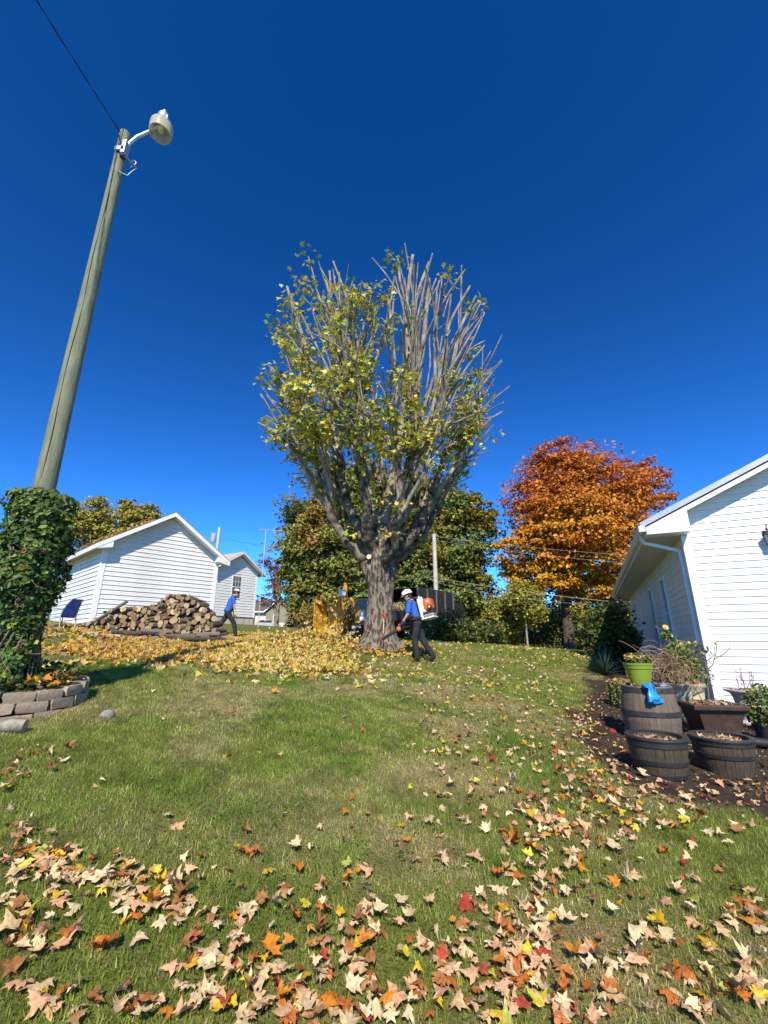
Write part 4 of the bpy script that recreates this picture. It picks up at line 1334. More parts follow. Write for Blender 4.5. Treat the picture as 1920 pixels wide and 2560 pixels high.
tree('green_oak', 'dark green oak behind the white utility pole and black truck', (b.x, 35), [E_(1150,1330,35.0,85,115), E_(1195,1290,35.0,45,62), E_(1110,1440,34.5,95,90), E_(1185,1470,35.0,52,100), E_(1060,1400,35.0,70,70), E_(1090,1270,35.5,80,80), E_(1030,1480,35.0,60,80)], 44000, 0.31, pal_col(LGREEN, 0.2, (93, (0.25,0.20,0.025), 0.66)), 0.3, seed=6, clump=55, cr=0.14, shell=0.3)
b = at(1290, 1600, 27)
tree('yellow_sapling', 'small yellow green tree left of the orange maple trunk', (b.x, 27), [E_(1275,1535,27,50,66), E_(1325,1505,27.5,40,50), E_(1240,1560,26.5,36,46)], 13000, 0.2, pal_col(YGREEN, 0.2), 0.10, seed=7, clump=40, cr=0.2, shell=0.2, nl=10)
b = at(1318, 1600, 25)
tree('pale_trunk_tree', 'slim pale barked tree with forked trunk below the orange maple', (b.x, 25), [E_(1310,1500,25,40,46)], 2600, 0.18, pal_col(YGREEN, 0.2), 0.055, seed=8, clump=30, cr=0.25, nl=8, up=0.7, bark=pm('pale_trunk', (0.34,0.31,0.25), (0.24,0.22,0.18), scale=6, rough=0.9), fork=0.42)
b = at(1540, 1600, 36)
tree('golden_tree', 'golden leaved tree partly hidden by the corner of the white house', (b.x, 36), [E_(1545,1500,36,60,80), E_(1500,1560,36,50,50)], 9000, 0.25, pal_col(YGREEN, 0.2), 0.2, seed=9, clump=45, cr=0.18, shell=0.25, nl=14)
for i, (px, py, Y, rx, rz, nn, lab_) in enumerate([
    (1125,1560,17.5,52,48,4200,'dense dark shrub beside the black chip truck'),
    (1205,1572,19,52,40,3600,'wide dark green shrub below the green oak'),
    (1060,1585,21,40,30,2200,'low dark shrub behind the man with the blower'),
    (1385,1555,32,66,78,5200,'shaded shrub beside the orange maple trunk'),
    (1475,1555,32,60,82,5200,'shaded shrub between the orange maple and the house'),
    (1455,1530,27,26,48,1700,'tall yellowing shrub at the corner of the house shadow'),
    (1330,1545,37,100,86,7000,'dark thicket far behind the orange maple'),
    (1520,1600,14.2,62,78,6500,'big dark shrub growing in the shadow beside the white house'),
    (748,1562,36,34,24,1500,'brown brush beside the far road'),
    (790,1545,30,46,46,2600,'rust coloured brush behind the yellow chipper'),
    (860,1545,26,62,52,3400,'olive brush between the chipper and the maple trunk'),
    (950,1555,28,60,46,3000,'olive brush behind the black truck')]):
    e = E_(px, py, Y, rx, rz)
    pal = DGREEN if i < 5 or i in (6, 7) else (YGREEN if i == 5 else [(3,(0.25,0.13,0.03)),(3,(0.16,0.13,0.03)),(2,(0.34,0.2,0.03))])
    bz = T(e[0], e[1])
    e2 = (e[0], e[1], max(bz + e[5]*0.75, e[2] - 0.2), e[3], e[4], e[5])
    tree('shrub', lab_, (e[0], e[1]), [e2, (e[0]-e[3]*0.5, e[1]-0.3, bz+e[5]*0.45, e[3]*0.6, e[4]*0.6, e[5]*0.5), (e[0]+e[3]*0.5, e[1]-0.3, bz+e[5]*0.45, e[3]*0.6, e[4]*0.6, e[5]*0.5)], nn, 0.12 if Y < 22 else 0.16, pal_col(pal, 0.22), 0.05, seed=20+i, clump=36, cr=0.2, shell=0.25, nl=8, cat='shrub', fork=0.3)
# behind the shed, beyond the far house, small reds
b = at(240, 1400, 30)
tree('yellow_tree', 'yellow leaved tree rising behind the shed roof beside the vine', (b.x, 30), [E_(225,1300,30,62,58), E_(160,1330,30,60,60), E_(250,1260,30,28,30), E_(265,1330,30,40,50)], 11000, 0.2, pal_col([(3,(0.44,0.36,0.045)),(3,(0.28,0.27,0.04)),(2,(0.16,0.175,0.03)),(1,(0.50,0.32,0.05))], 0.2), 0.2, seed=31, clump=40, cr=0.17, shell=0.2, nl=30)
b = at(345, 1400, 31)
tree('yellow_tree', 'thin yellow leaved tree rising behind the ridge of the shed', (b.x, 31), [E_(340,1300,31,50,42), E_(375,1290,31,26,28), E_(320,1265,31,22,20)], 7000, 0.2, pal_col([(3,(0.46,0.37,0.045)),(3,(0.30,0.28,0.04)),(1.4,(0.16,0.175,0.03)),(1,(0.50,0.32,0.05))], 0.2), 0.16, seed=32, clump=36, cr=0.17, shell=0.2, nl=30)
b = at(690, 1560, 62)
tree('burgundy_tree', 'sparse burgundy leaved tree above the roof of the tan house', (b.x, 62), [E_(688,1440,62,38,52), E_(665,1410,62,26,34), E_(680,1500,62,40,22)], 1500, 0.34, pal_col([(3,(0.14,0.035,0.03)),(2,(0.20,0.06,0.04)),(1,(0.08,0.03,0.028))], 0.2), 0.22, seed=33, clump=22, cr=0.16, shell=0.2, nl=46, bark=pm('greyish_twigs', (0.22,0.17,0.16), rough=0.9))
b = at(752, 1570, 42)
tree('rust_tree', 'small rust orange tree right of the tan house', (b.x, 42), [E_(752,1500,42,26,52), E_(742,1455,42,18,24)], 3000, 0.2, pal_col([(3,(0.32,0.12,0.025)),(2,(0.24,0.14,0.03)),(1,(0.14,0.12,0.03))], 0.2), 0.14, seed=34, clump=36, cr=0.2, nl=14)
# a far wood beyond the yard, one mass
rs = np.random.default_rng(50)
Pf = []
for px in list(range(760, 940, 14)) + list(range(1030, 1700, 12)):
    e = E_(px + rs.uniform(-8, 8), 1560 + rs.uniform(-12, 12), 75 + rs.uniform(-6, 6), 22, rs.uniform(35, 60) if px > 1000 else 26)
    d = rs.normal(size=(330, 3)); d /= np.linalg.norm(d, axis=1, keepdims=True); d *= rs.uniform(0.5, 1, (330, 1))
    q = d*np.array([e[3]*1.3, e[4], e[5]]) + np.array(e[:3]); Pf.append(q)
P = np.concatenate(Pf); P = P[P[:, 2] > Tn(P[:, 0], P[:, 1])]
V_, F_, C_c = leaf_arrays(P, rs.uniform(0.5, 0.95, len(P)), np.array([0,-0.4,0.7]) + rs.normal(size=P.shape)*0.5, pick(DGREEN + [(1.5, (0.26,0.14,0.025))], len(P), rs, 0.2), RHOMB, rs, 0.2, fan_center=False)
o = finish('far_woods', np_mesh('far_woods', V_, F_, C_c), M_LEAF)
tag(o, 'dark green and rust far-off wood beyond the yard', 'woods', kind='stuff')

# ============================================================ people and their machines
def blob(name, segs, mats, parent, voxel=0.012, smooth=4, face_mat=None):
    """one continuous skin grown round a set of tapered limbs: (p0, r0, p1, r1); r may be a 3-tuple"""
    mb = MB()
    for p0, r0, p1, r1 in segs:
        p0 = Vector(p0); p1 = Vector(p1)
        r0 = Vector(r0) if isinstance(r0, (tuple, list)) else Vector((r0,)*3)
        r1 = Vector(r1) if isinstance(r1, (tuple, list)) else Vector((r1,)*3)
        L = (p1-p0).length; k = max(1, int(L/(0.35*min(min(r0), min(r1)))))
        for i in range(k+1):
            f = i/k
            mb.ball(p0.lerp(p1, f), tuple(r0.lerp(r1, f)), n=14)
    me = mb.mesh('tmp'); o = bpy.data.objects.new('tmp', me); COL.objects.link(o)
    rm = o.modifiers.new('r', 'REMESH'); rm.mode = 'VOXEL'; rm.voxel_size = voxel
    sm = o.modifiers.new('s', 'SMOOTH'); sm.iterations = smooth; sm.factor = 0.5
    dg = bpy.context.evaluated_depsgraph_get()
    me2 = bpy.data.meshes.new_from_object(o.evaluated_get(dg))
    bpy.data.objects.remove(o, do_unlink=True); bpy.data.meshes.remove(me)
    me2.name = name
    me2.materials.clear()
    for m in (mats if isinstance(mats, (list, tuple)) else [mats]): me2.materials.append(m)
    me2.polygons.foreach_set('use_smooth', [True]*len(me2.polygons))
    if face_mat:
        for p in me2.polygons: p.material_index = face_mat(p.center)
    return link(bpy.data.objects.new(name, me2), parent)

M_SKIN = pm('skin', (0.50,0.29,0.20), (0.44,0.24,0.16), scale=20, rough=0.55)
M_SHIRT = pm('blue_tshirt', (0.030,0.125,0.48), (0.022,0.095,0.38), scale=7, rough=0.85, bump=0.5, bscale=12)
M_TROUSER = pm('charcoal_trousers', (0.028,0.028,0.031), (0.018,0.018,0.02), scale=8, rough=0.9, bump=0.5, bscale=12)
M_HAIR = pm('brown_hair', (0.045,0.025,0.015), (0.03,0.017,0.01), scale=40, rough=0.7, bump=0.4)
M_HAT = pm('white_hard_hat', (0.82,0.82,0.80), (0.78,0.78,0.76), scale=3, rough=0.3)
M_GLOVE = pm('grey_glove', (0.07,0.07,0.075), (0.045,0.045,0.05), scale=20, rough=0.8)
M_BOOT = pm('dark_boot', (0.045,0.033,0.025), (0.03,0.024,0.02), scale=16, rough=0.8, bump=0.3)

def hand(segs, wrist, d, side, palm_n, curl=0.5, s=1.0):
    """palm, four fingers and a thumb; d points along the hand"""
    w = Vector(wrist); d = Vector(d).normalized(); pn = Vector(palm_n).normalized(); sd = d.cross(pn).normalized()
    pe = w + d*0.085*s
    segs.append((w, 0.026*s, pe, 0.030*s))
    for k, ln in enumerate((0.068, 0.078, 0.072, 0.056)):
        b = pe + sd*(k-1.5)*0.021*s
        segs.append((w + sd*(k-1.5)*0.012, 0.017*s, b, 0.0125*s))
        m1 = b + (d*(1-curl*0.3) + pn*curl).normalized()*ln*0.5*s
        m2 = m1 + (d*(1-curl) + pn*curl*1.4).normalized()*ln*0.5*s
        segs.append((b, 0.0115*s, m1, 0.0105*s)); segs.append((m1, 0.0105*s, m2, 0.009*s))
    t0 = w + d*0.03*s - sd*0.028*s
    t1 = t0 + (d*0.7 - sd*0.6 + pn*0.4).normalized()*0.04*s
    t2 = t1 + (d*0.8 + pn*0.6).normalized()*0.032*s
    segs.append((t0, 0.015*s, t1, 0.012*s)); segs.append((t1, 0.012*s, t2, 0.0095*s))

def person(label, loc, rotz, J, cfg):
    root = thing('person', label, 'person', loc, rotz)
    v = lambda k: Vector(J[k])
    body = []
    head = v('head'); tilt = Vector(J['face']).normalized()
    up = (Vector((0,0,1)) - tilt*tilt.z).normalized()
    side = up.cross(tilt)
    body += [(head + up*0.02, (0.092,0.078,0.105), head + up*0.03, (0.094,0.079,0.10)),
             (head - up*0.055 + tilt*0.03, (0.062,0.056,0.055), head - up*0.085 + tilt*0.048, (0.04,0.042,0.035)),
             (head + tilt*0.09 - up*0.005, 0.018, head + tilt*0.112 - up*0.028, 0.016)]
    for s in (-1, 1):
        body.append((head + side*s*0.076 - up*0.01 - tilt*0.005, (0.014,0.012,0.028), head + side*s*0.082 - up*0.02 - tilt*0.012, (0.012,0.010,0.022)))
        body.append((head + side*s*0.034 + tilt*0.075 + up*0.018, 0.017, head + side*s*0.034 + tilt*0.076 + up*0.018, 0.017))
    body += [(head - up*0.05 - tilt*0.02, 0.056, v('neck'), 0.062),
             (v('neck'), 0.08, v('chest'), (0.11,0.155,0.14)), (v('chest'), (0.11,0.155,0.14), v('pelvis'), (0.10,0.15,0.11))]
    for s in 'LR':
        body += [(v(s+'sh'), 0.060, v(s+'el'), 0.043), (v(s+'el'), 0.043, v(s+'wr'), 0.028), (v('neck') - Vector((0,0,0.03)), 0.06, v(s+'sh'), 0.058),
                 (v(s+'hip'), 0.085, v(s+'kn'), 0.058), (v(s+'kn'), 0.058, v(s+'an'), 0.036), (v(s+'an'), 0.036, v(s+'toe'), 0.03)]
        if not cfg.get('glove'+s):
            hand(body, v(s+'wr'), v(s+'wr') - v(s+'el'), s, cfg['palm'], 0.5)
    blob('body', body, M_SKIN, root, 0.011, 3)
    # clothing
    sh = []
    bl_ = cfg.get('belly', 0.0)
    sh += [(v('neck') - Vector((0,0,0.015)), (0.085,0.095,0.05), v('chest'), (0.132,0.185,0.15)), (v('chest'), (0.132,0.185,0.15), v('waist'), (0.128+bl_,0.17+bl_,0.12)), (v('waist'), (0.128+bl_,0.17+bl_,0.12), v('pelvis') + Vector((0,0,0.05)), (0.128+bl_,0.175+bl_,0.09))]
    for s in 'LR':
        m = v(s+'sh').lerp(v(s+'el'), 0.78)
        sh += [(v('neck') - Vector((0,0,0.05)), 0.06, v(s+'sh'), 0.075), (v(s+'sh'), 0.077, m, 0.071)]
    blob('shirt', sh, M_SHIRT, root, 0.012, 4)
    tr_ = [(v('pelvis') + Vector((0,0,0.06)), (0.122+bl_*0.8,0.165+bl_*0.8,0.06), v('pelvis') - Vector((0,0,0.06)), (0.118,0.165,0.09))]
    for s in 'LR':
        tr_ += [(v(s+'hip'), 0.107, v(s+'kn'), 0.079), (v(s+'kn'), 0.08, v(s+'an') + Vector((0,0,0.02)), 0.067), (v(s+'an') + Vector((0,0,0.0)), 0.066, v(s+'an') + (v(s+'toe')-v(s+'an'))*0.25 - Vector((0,0,0.02)), 0.06)]
    blob('trousers', tr_, M_TROUSER, root, 0.012, 3)
    for s in 'LR':
        a = v(s+'an'); t = v(s+'toe'); d = (t-a); dh = Vector((d.x, d.y, 0)).normalized()
        blob('boot', [(a - Vector((0,0,0.02)), 0.052, a - dh*0.03 + (t-a)*0.45, (0.05,0.046,0.036)), (a + (t-a)*0.4, (0.05,0.046,0.04), t, (0.046,0.044,0.03))], cfg['boot'], root, 0.01, 3)
        if cfg.get('glove'+s):
            g = [(v(s+'wr').lerp(v(s+'el'), 0.14), 0.040, v(s+'wr'), 0.034)]
            hand(g, v(s+'wr'), v(s+'wr') - v(s+'el'), s, cfg['palm'], cfg.get('curl', 0.6), 1.1)
            blob('glove', g, cfg['glove'+s], root, 0.008, 2)
    hr = [(head + up*0.03 - tilt*0.022, (0.086,0.083,0.088), head - tilt*0.05 - up*0.03, (0.055,0.074,0.06))]
    blob('hair', hr, M_HAIR, root, 0.01, 2)
    ey = MB()
    for s in (-1, 1):
        ey.ball(tuple(head + side*s*0.034 + tilt*0.088 + up*0.018), 0.0085, n=8)
    ey.build('eyes', pm('eye_dark', (0.03,0.02,0.015), rough=0.2), root, smooth=True)
    mo = MB(); mo.tube([tuple(head + tilt*0.083 - up*0.062 + side*x) for x in (-0.022, -0.008, 0.008, 0.022)], [0.003,0.006,0.006,0.003], 6)
    mo.build('mouth', pm('lips', (0.30,0.12,0.10), rough=0.5), root, smooth=True)
    return root, head, up, tilt, side

# man with the backpack blower
wl = Vector((0.87, 11.2, T(0.87, 11.2)))
wrot = math.atan2(0.37, -0.93)
J = dict(pelvis=(0,0,0.96), waist=(0.05,0,1.10), chest=(0.13,0,1.32), neck=(0.20,0,1.49), head=(0.275,0,1.615), face=(0.93,0.0,-0.36),
         Lsh=(0.16,0.19,1.43), Lel=(0.19,0.265,1.14), Lwr=(0.345,0.25,0.935), Rsh=(0.16,-0.19,1.43), Rel=(0.19,-0.27,1.16), Rwr=(0.36,-0.16,1.02),
         Lhip=(0.0,0.10,0.93), Lkn=(0.07,0.115,0.51), Lan=(0.00,0.12,0.10), Ltoe=(0.17,0.135,0.032), Rhip=(0.0,-0.10,0.93), Rkn=(-0.07,-0.10,0.52), Ran=(-0.34,-0.10,0.13), Rtoe=(-0.19,-0.11,0.032))
man, hd_c, hup, htl, hsd = person('person in white hard hat and blue shirt walking beside the maple with a leaf blower', wl, wrot, J,
    dict(palm=(0.3,0,-1), gloveL=M_GLOVE, gloveR=M_GLOVE, boot=M_BOOT, curl=0.75))
Mh = Matrix.Translation(hd_c + hup*0.045 - htl*0.005) @ Matrix((htl, hsd, hup)).transposed().to_4x4()
ht = MB()
ht.lathe([(0.128,0.0),(0.130,0.02),(0.126,0.055),(0.108,0.095),(0.07,0.122),(0.03,0.132),(0.002,0.134)], 26, M=Mh, sx=1.08, sy=0.93, close=False)
ht.lathe([(0.120,0.0),(0.14,-0.004),(0.142,0.004),(0.128,0.012)], 26, M=Mh, sx=1.08, sy=0.93, close=False)
br = [(0.10,-0.09,0.0),(0.165,-0.06,-0.012),(0.19,0,-0.016),(0.165,0.06,-0.012),(0.10,0.09,0.0)]
ht.extrude(br, (0,0,0.008), M=Mh)
ht.tube([(-0.12,0,0.06),(-0.07,0,0.116),(0,0,0.138),(0.07,0,0.118),(0.12,0,0.06)], 0.010, 6, M=Mh)
ht.build('hard_hat', M_HAT, man, smooth=True, angle=50)

# the blower on his back
blw = thing('leaf_blower', 'orange and white backpack leaf blower with black tube worn by the man', 'leaf blower', wl, wrot)
M_ORANGE = pm('blower_orange', (0.72,0.13,0.012), (0.62,0.10,0.01), scale=4, rough=0.4)
M_BWHITE = pm('blower_white', (0.74,0.73,0.70), (0.66,0.65,0.62), scale=6, rough=0.45)
M_BGREY = pm('blower_grey', (0.30,0.29,0.28), (0.22,0.21,0.2), scale=8, rough=0.5)
M_BBLK = pm('blower_black', (0.022,0.022,0.024), (0.034,0.034,0.035), scale=12, rough=0.5)
M_BELT = pm('belt_webbing', (0.055,0.025,0.025), (0.04,0.02,0.02), scale=10, rough=0.85)
def rbox(name, x0,x1,y0,y1,z0,z1, mat, parent, bev=0.03, M=None, seg=3):
    mb = MB(); mb.box(x0,x1,y0,y1,z0,z1, M=M); o = mb.build(name, mat, parent, smooth=True)
    md = o.modifiers.new('bevel', 'BEVEL'); md.width = bev; md.segments = seg
    return o
TL = Matrix.Translation((-0.02, 0, 1.0)) @ Matrix.Rotation(R(13), 4, 'Y')
rbox('back_plate', -0.15,-0.115,-0.19,0.19,0.02,0.50, M_BWHITE, blw, 0.017, TL)
rbox('frame_rail', -0.19,-0.152,0.15,0.20,-0.01,0.53, M_BWHITE, blw, 0.017, TL)
rbox('frame_rail', -0.19,-0.152,-0.20,-0.15,-0.01,0.53, M_BWHITE, blw, 0.017, TL)
hn = MB()
for y0 in (-0.10, 0.10):
    hn.tube([(-0.17,y0-0.05,0.49),(-0.18,y0-0.045,0.555),(-0.18,y0+0.045,0.555),(-0.17,y0+0.05,0.49)], 0.014, 8, M=TL)
hn.build('carry_handle', M_BWHITE, blw, smooth=True)
rbox('fan_housing', -0.30,-0.155,-0.16,0.17,0.12,0.47, M_BWHITE, blw, 0.065, TL, 4)
rbox('engine_cowl', -0.46,-0.215,-0.18,0.182,0.16,0.465, M_ORANGE, blw, 0.07, TL, 4)
st_ = MB(); st_.lathe([(0.0,0.012),(0.05,0.012),(0.062,0.0),(0.062,-0.03)], 18, M=TL @ Matrix.Translation((-0.395,0.185,0.235)) @ Matrix.Rotation(R(-90),4,'X') , close=False)
st_.build('starter_cover', M_BELT, blw, smooth=True)
st_ = MB(); st_.lathe([(0.0,0.018),(0.022,0.018),(0.026,0.012)], 14, M=TL @ Matrix.Translation((-0.395,0.187,0.235)) @ Matrix.Rotation(R(-90),4,'X'), close=False)
st_.build('starter_badge', M_BWHITE, blw, smooth=True)
rbox('cowl_label', -0.41,-0.34,0.181,0.187,0.35,0.40, M_BWHITE, blw, 0.004, TL)
rbox('engine_block', -0.44,-0.17,-0.14,0.13,0.085,0.158, M_BBLK, blw, 0.02, TL)
rbox('fuel_tank', -0.45,-0.19,-0.17,0.16,0.005,0.083, M_BGREY, blw, 0.03, TL)
rbox('base_plate', -0.46,-0.12,-0.19,0.19,-0.035,0.003, M_BWHITE, blw, 0.014, TL)
s_ = MB()
for y0 in (-0.12, 0.12):
    s_.tube([(-0.10,y0,1.46),(-0.02,y0*1.05,1.545),(0.08,y0*1.05,1.565),(0.20,y0*1.08,1.52),(0.30,y0*1.12,1.40),(0.28,y0*1.3,1.22),(0.12,y0*1.75,1.10),(-0.07,y0*1.6,1.04)], [0.02]*8, 6)
s_.build('shoulder_strap', M_BBLK, blw, smooth=True)
s_ = MB()
ring_ = [(0.165*math.cos(a)+0.015, 0.205*math.sin(a), 1.045 + 0.03*math.cos(a)*-1) for a in np.linspace(-2.6, 2.6, 22)]
for i in range(len(ring_)-1):
    a = Vector(ring_[i]); b_ = Vector(ring_[i+1])
    s_.add([a-Vector((0,0,0.035)), b_-Vector((0,0,0.035)), b_+Vector((0,0,0.035)), a+Vector((0,0,0.035))], [(0,1,2,3)])
hb_ = s_.build('hip_belt', M_BELT, blw)
md = hb_.modifiers.new('s', 'SOLIDIFY'); md.thickness = 0.016; md.offset = 1
tb = MB()
tube_p = [(-0.22,-0.16,1.05),(-0.12,-0.30,1.0),(0.04,-0.34,0.94),(0.20,-0.22,0.89),(0.32,0.03,0.85),(0.40,0.22,0.81)]
cc_ = [Vector(p) for p in tube_p]
pts = []; rad = []
for i in range(len(cc_)-1):
    for k in range(10):
        pts.append(cc_[i].lerp(cc_[i+1], k/10)); rad.append(0.052 + (0.006 if k % 2 else 0))
tb.tube(pts, rad, 14); tb.build('flexible_hose', M_BBLK, blw, smooth=True)
nz = MB(); nz.tube([(0.40,0.22,0.81),(0.56,0.27,0.715),(0.72,0.30,0.62),(0.86,0.325,0.535)], [0.05,0.045,0.040,0.042], 18); nz.build('nozzle', M_BBLK, blw, smooth=True)
og = MB(); og.tube([(0.405,0.222,0.805),(0.44,0.235,0.787),(0.475,0.245,0.768)], [0.062,0.068,0.062], 18); og.tube([(0.43,0.235,0.84),(0.445,0.24,0.875),(0.425,0.245,0.905)], [0.02,0.018,0.018], 10); og.build('tube_grip', M_ORANGE, blw, smooth=True)

# man walking past the firewood
w2l = Vector((-5.58, 15.7, T(-5.58, 15.7)))
M_YGLOVE = pm('yellow_work_glove', (0.55,0.58,0.14), (0.45,0.5,0.1), scale=20, rough=0.8)
J2 = dict(pelvis=(0,0,0.93), waist=(0.05,0,1.08), chest=(0.09,0,1.31), neck=(0.155,0,1.49), head=(0.225,0,1.615), face=(0.96,0,-0.2),
          Rsh=(0.13,-0.20,1.44), Rel=(0.20,-0.27,1.16), Rwr=(0.25,-0.26,0.92), Lsh=(0.10,0.19,1.44), Lel=(0.08,0.27,1.15), Lwr=(0.18,0.27,0.92),
          Rhip=(0.0,-0.10,0.90), Rkn=(0.25,-0.11,0.535), Ran=(0.34,-0.11,0.10), Rtoe=(0.52,-0.12,0.035), Lhip=(0.0,0.10,0.90), Lkn=(-0.21,0.10,0.52), Lan=(-0.53,0.10,0.20), Ltoe=(-0.42,0.10,0.035))
man2, h_c, hu, hl_, hs_ = person('person in cap, blue shirt and yellow gloves striding past the firewood', w2l, math.atan2(0.25, 0.97), J2,
    dict(palm=(0.4,0.6,-0.3), gloveR=M_YGLOVE, gloveL=M_YGLOVE, boot=pm('tan_work_shoe', (0.50,0.43,0.34), (0.34,0.28,0.22), scale=9, rough=0.85), curl=0.35, belly=0.03))
Mh = Matrix.Translation(h_c + hu*0.05 - hl_*0.005) @ Matrix((hl_, hs_, hu)).transposed().to_4x4()
cp = MB(); cp.lathe([(0.098,0.0),(0.099,0.015),(0.093,0.045),(0.074,0.07),(0.042,0.085),(0.002,0.089)], 24, M=Mh, sx=1.08, sy=0.93, close=False)
cap = cp.build('cap', pm('cap_white', (0.70,0.70,0.69), (0.62,0.62,0.61), scale=6, rough=0.8), man2, smooth=True, angle=60)
M_MAROON = pm('cap_maroon', (0.16,0.02,0.025), (0.12,0.015,0.02), scale=9, rough=0.8)
vz = MB(); vz.extrude([(0.085,-0.08,-0.014),(0.15,-0.065,-0.022),(0.185,-0.03,-0.028),(0.19,0.03,-0.028),(0.15,0.065,-0.022),(0.085,0.08,-0.014)], (0,0,0.008), M=Mh)
vz.lathe([(0.104,-0.045),(0.103,-0.01),(0.101,0.012),(0.096,0.012)], 24, M=Mh, sx=1.08, sy=0.93, close=False)
vz.build('visor', M_MAROON, cap)

# pitchfork leaning on the trunk
pf = thing('pitchfork', 'red handled pitchfork leaning against the maple trunk', 'pitchfork', (0.0, 0, 0))
fb = at(957, 1632, 11.72); fb.z = T(fb.x, fb.y)
pf.location = fb; pf.rotation_euler = (R(-9), R(1.5), 0)
M_RED = pm('red_handle', (0.52,0.03,0.025), (0.40,0.02,0.02), scale=9, rough=0.45)
M_WOODH = pm('ash_handle', (0.58,0.42,0.20), (0.48,0.34,0.16), scale=8, stretch=(6,6,0.5), rough=0.6)
M_TINE = pm('dark_steel', (0.05,0.045,0.04), (0.09,0.075,0.06), scale=14, rough=0.55, metal=0.5)
mb = MB(); mb.tube([(0,0,0.50),(0,0,0.88)], 0.017, 12); mb.build('shaft', M_WOODH, pf, smooth=True)
mb = MB(); mb.tube([(0,0,0.27),(0,0,0.50)], [0.014,0.019], 12); mb.build('ferrule', M_RED, pf, smooth=True)
mb = MB(); mb.tube([(0,0,0.88),(-0.045,0,0.97),(-0.05,0,1.01)], 0.014, 8); mb.tube([(0,0,0.88),(0.045,0,0.97),(0.05,0,1.01)], 0.014, 8); mb.tube([(-0.062,0,1.015),(0.062,0,1.015)], 0.016, 10); mb.build('grip', M_RED, pf, smooth=True)
for k in range(9):
    x = (k-4)*0.029
    mb = MB(); mb.tube([(x*0.4,0,0.27),(x*0.85,0,0.245),(x,-0.008,0.20),(x,-0.02,0.10),(x,0.0,-0.02)], [0.005,0.005,0.005,0.0045,0.003], 6); mb.build('tine', M_TINE, pf, smooth=True)

# wood chipper
cY = 14.7
cl = at(850, 1600, cY); cl.z = T(cl.x, cl.y)
ch = thing('wood_chipper', 'yellow wood chipper with open infeed hopper behind the maple', 'chipper', cl, R(0)); ch.scale = (0.885,)*3
M_YEL = pm('chipper_yellow', (0.62,0.30,0.018), (0.50,0.235,0.015), scale=3, rough=0.5, dirt=(0.20,0.13,0.06), dirt_scale=4)
M_GREYP = pm('chipper_grey', (0.19,0.20,0.21), (0.15,0.155,0.16), scale=6, rough=0.5)
M_TIRE = pm('tyre_rubber', (0.02,0.02,0.02), (0.035,0.033,0.03), scale=20, rough=0.9)
M_LAMP = pm('red_lens', (0.60,0.03,0.015), (0.5,0.02,0.01), rough=0.25)
def part(mbf, name, mat, par, **k):
    mb = MB(); mbf(mb); return mb.build(name, mat, par, **k)
part(lambda m: m.box(-0.55,0.0,0.62,0.66,0.45,1.45), 'hopper_back', M_YEL, ch)
part(lambda m: m.extrude([(-0.98,0.0,0.25),(-0.60,0.6,0.45),(-0.60,0.6,1.40),(-0.98,0.0,1.22)], (-0.03,0.0,0)), 'hopper_side', M_YEL, ch)
part(lambda m: m.extrude([(0.02,-0.02,0.25),(0.02,0.6,0.45),(0.02,0.6,1.45),(0.02,-0.02,1.50)], (0.035,0,0)), 'hopper_side', M_YEL, ch)
part(lambda m: m.extrude([(-0.97,-0.05,0.22),(0.0,-0.05,0.22),(0.0,0.6,0.42),(-0.6,0.6,0.42)], (0,0,-0.04)), 'hopper_floor', M_YEL, ch)
part(lambda m: (m.tube([(-1.0,-0.03,0.45),(-1.0,-0.03,1.40),(-0.95,-0.03,1.47)], 0.02, 8), m.tube([(-0.62,0.0,1.43),(0.05,0.0,1.50)], 0.022, 8), m.tube([(-0.55,0.0,1.31),(0.05,0.0,1.35)], 0.018, 8)), 'safety_bar', M_YEL, ch, smooth=True)
part(lambda m: m.extrude([(-0.97,-0.06,1.42),(-0.80,-0.06,1.28),(-0.72,-0.06,1.33),(-0.86,-0.06,1.58),(-0.93,-0.06,1.60)], (0,0.05,0)), 'light_bracket', M_YEL, ch)
part(lambda m: m.lathe([(0.0,-0.02),(0.045,-0.02),(0.05,0.0),(0.04,0.03),(0.0,0.035)], 16, M=Matrix.Translation((-0.88,-0.09,1.52)) @ Matrix.Rotation(R(90),4,'X'), close=False), 'tail_light', M_LAMP, ch, smooth=True)
part(lambda m: m.box(0.06,0.11,-0.06,-0.01,0.30,1.56), 'frame_post', M_YEL, ch)
part(lambda m: m.extrude([(0.02,-0.10,1.30),(0.10,-0.10,1.22),(0.30,-0.10,1.46),(0.20,-0.10,1.64),(0.08,-0.10,1.60)], (0,0.03,0)), 'light_bracket', M_YEL, ch)
part(lambda m: m.lathe([(0.0,-0.02),(0.045,-0.02),(0.05,0.0),(0.04,0.03),(0.0,0.035)], 16, M=Matrix.Translation((0.21,-0.12,1.60)) @ Matrix.Rotation(R(90),4,'X'), close=False), 'tail_light', M_LAMP, ch, smooth=True)
part(lambda m: m.tube([(0.34,-0.04,1.50),(0.44,-0.04,1.44),(0.50,-0.04,1.30),(0.50,-0.04,1.10),(0.46,-0.04,0.95)], 0.055, 10), 'feed_arm', M_YEL, ch, smooth=True)
for k in range(5):
    part(lambda m: m.tube([(0.16+0.03*k,-0.08,0.75+0.05*k),(0.22+0.02*k,-0.10,1.05),(0.32+0.03*k,-0.12,1.22+0.03*k),(0.42+0.02*k,-0.10,1.05),(0.44,-0.05,0.80-0.04*k)], 0.013, 6), 'hydraulic_hose', M_BBLK, ch, smooth=True)
part(lambda m: m.box(-0.12,0.16,0.05,0.20,1.60,1.86), 'control_box', M_BWHITE, ch, bevel=0.015)
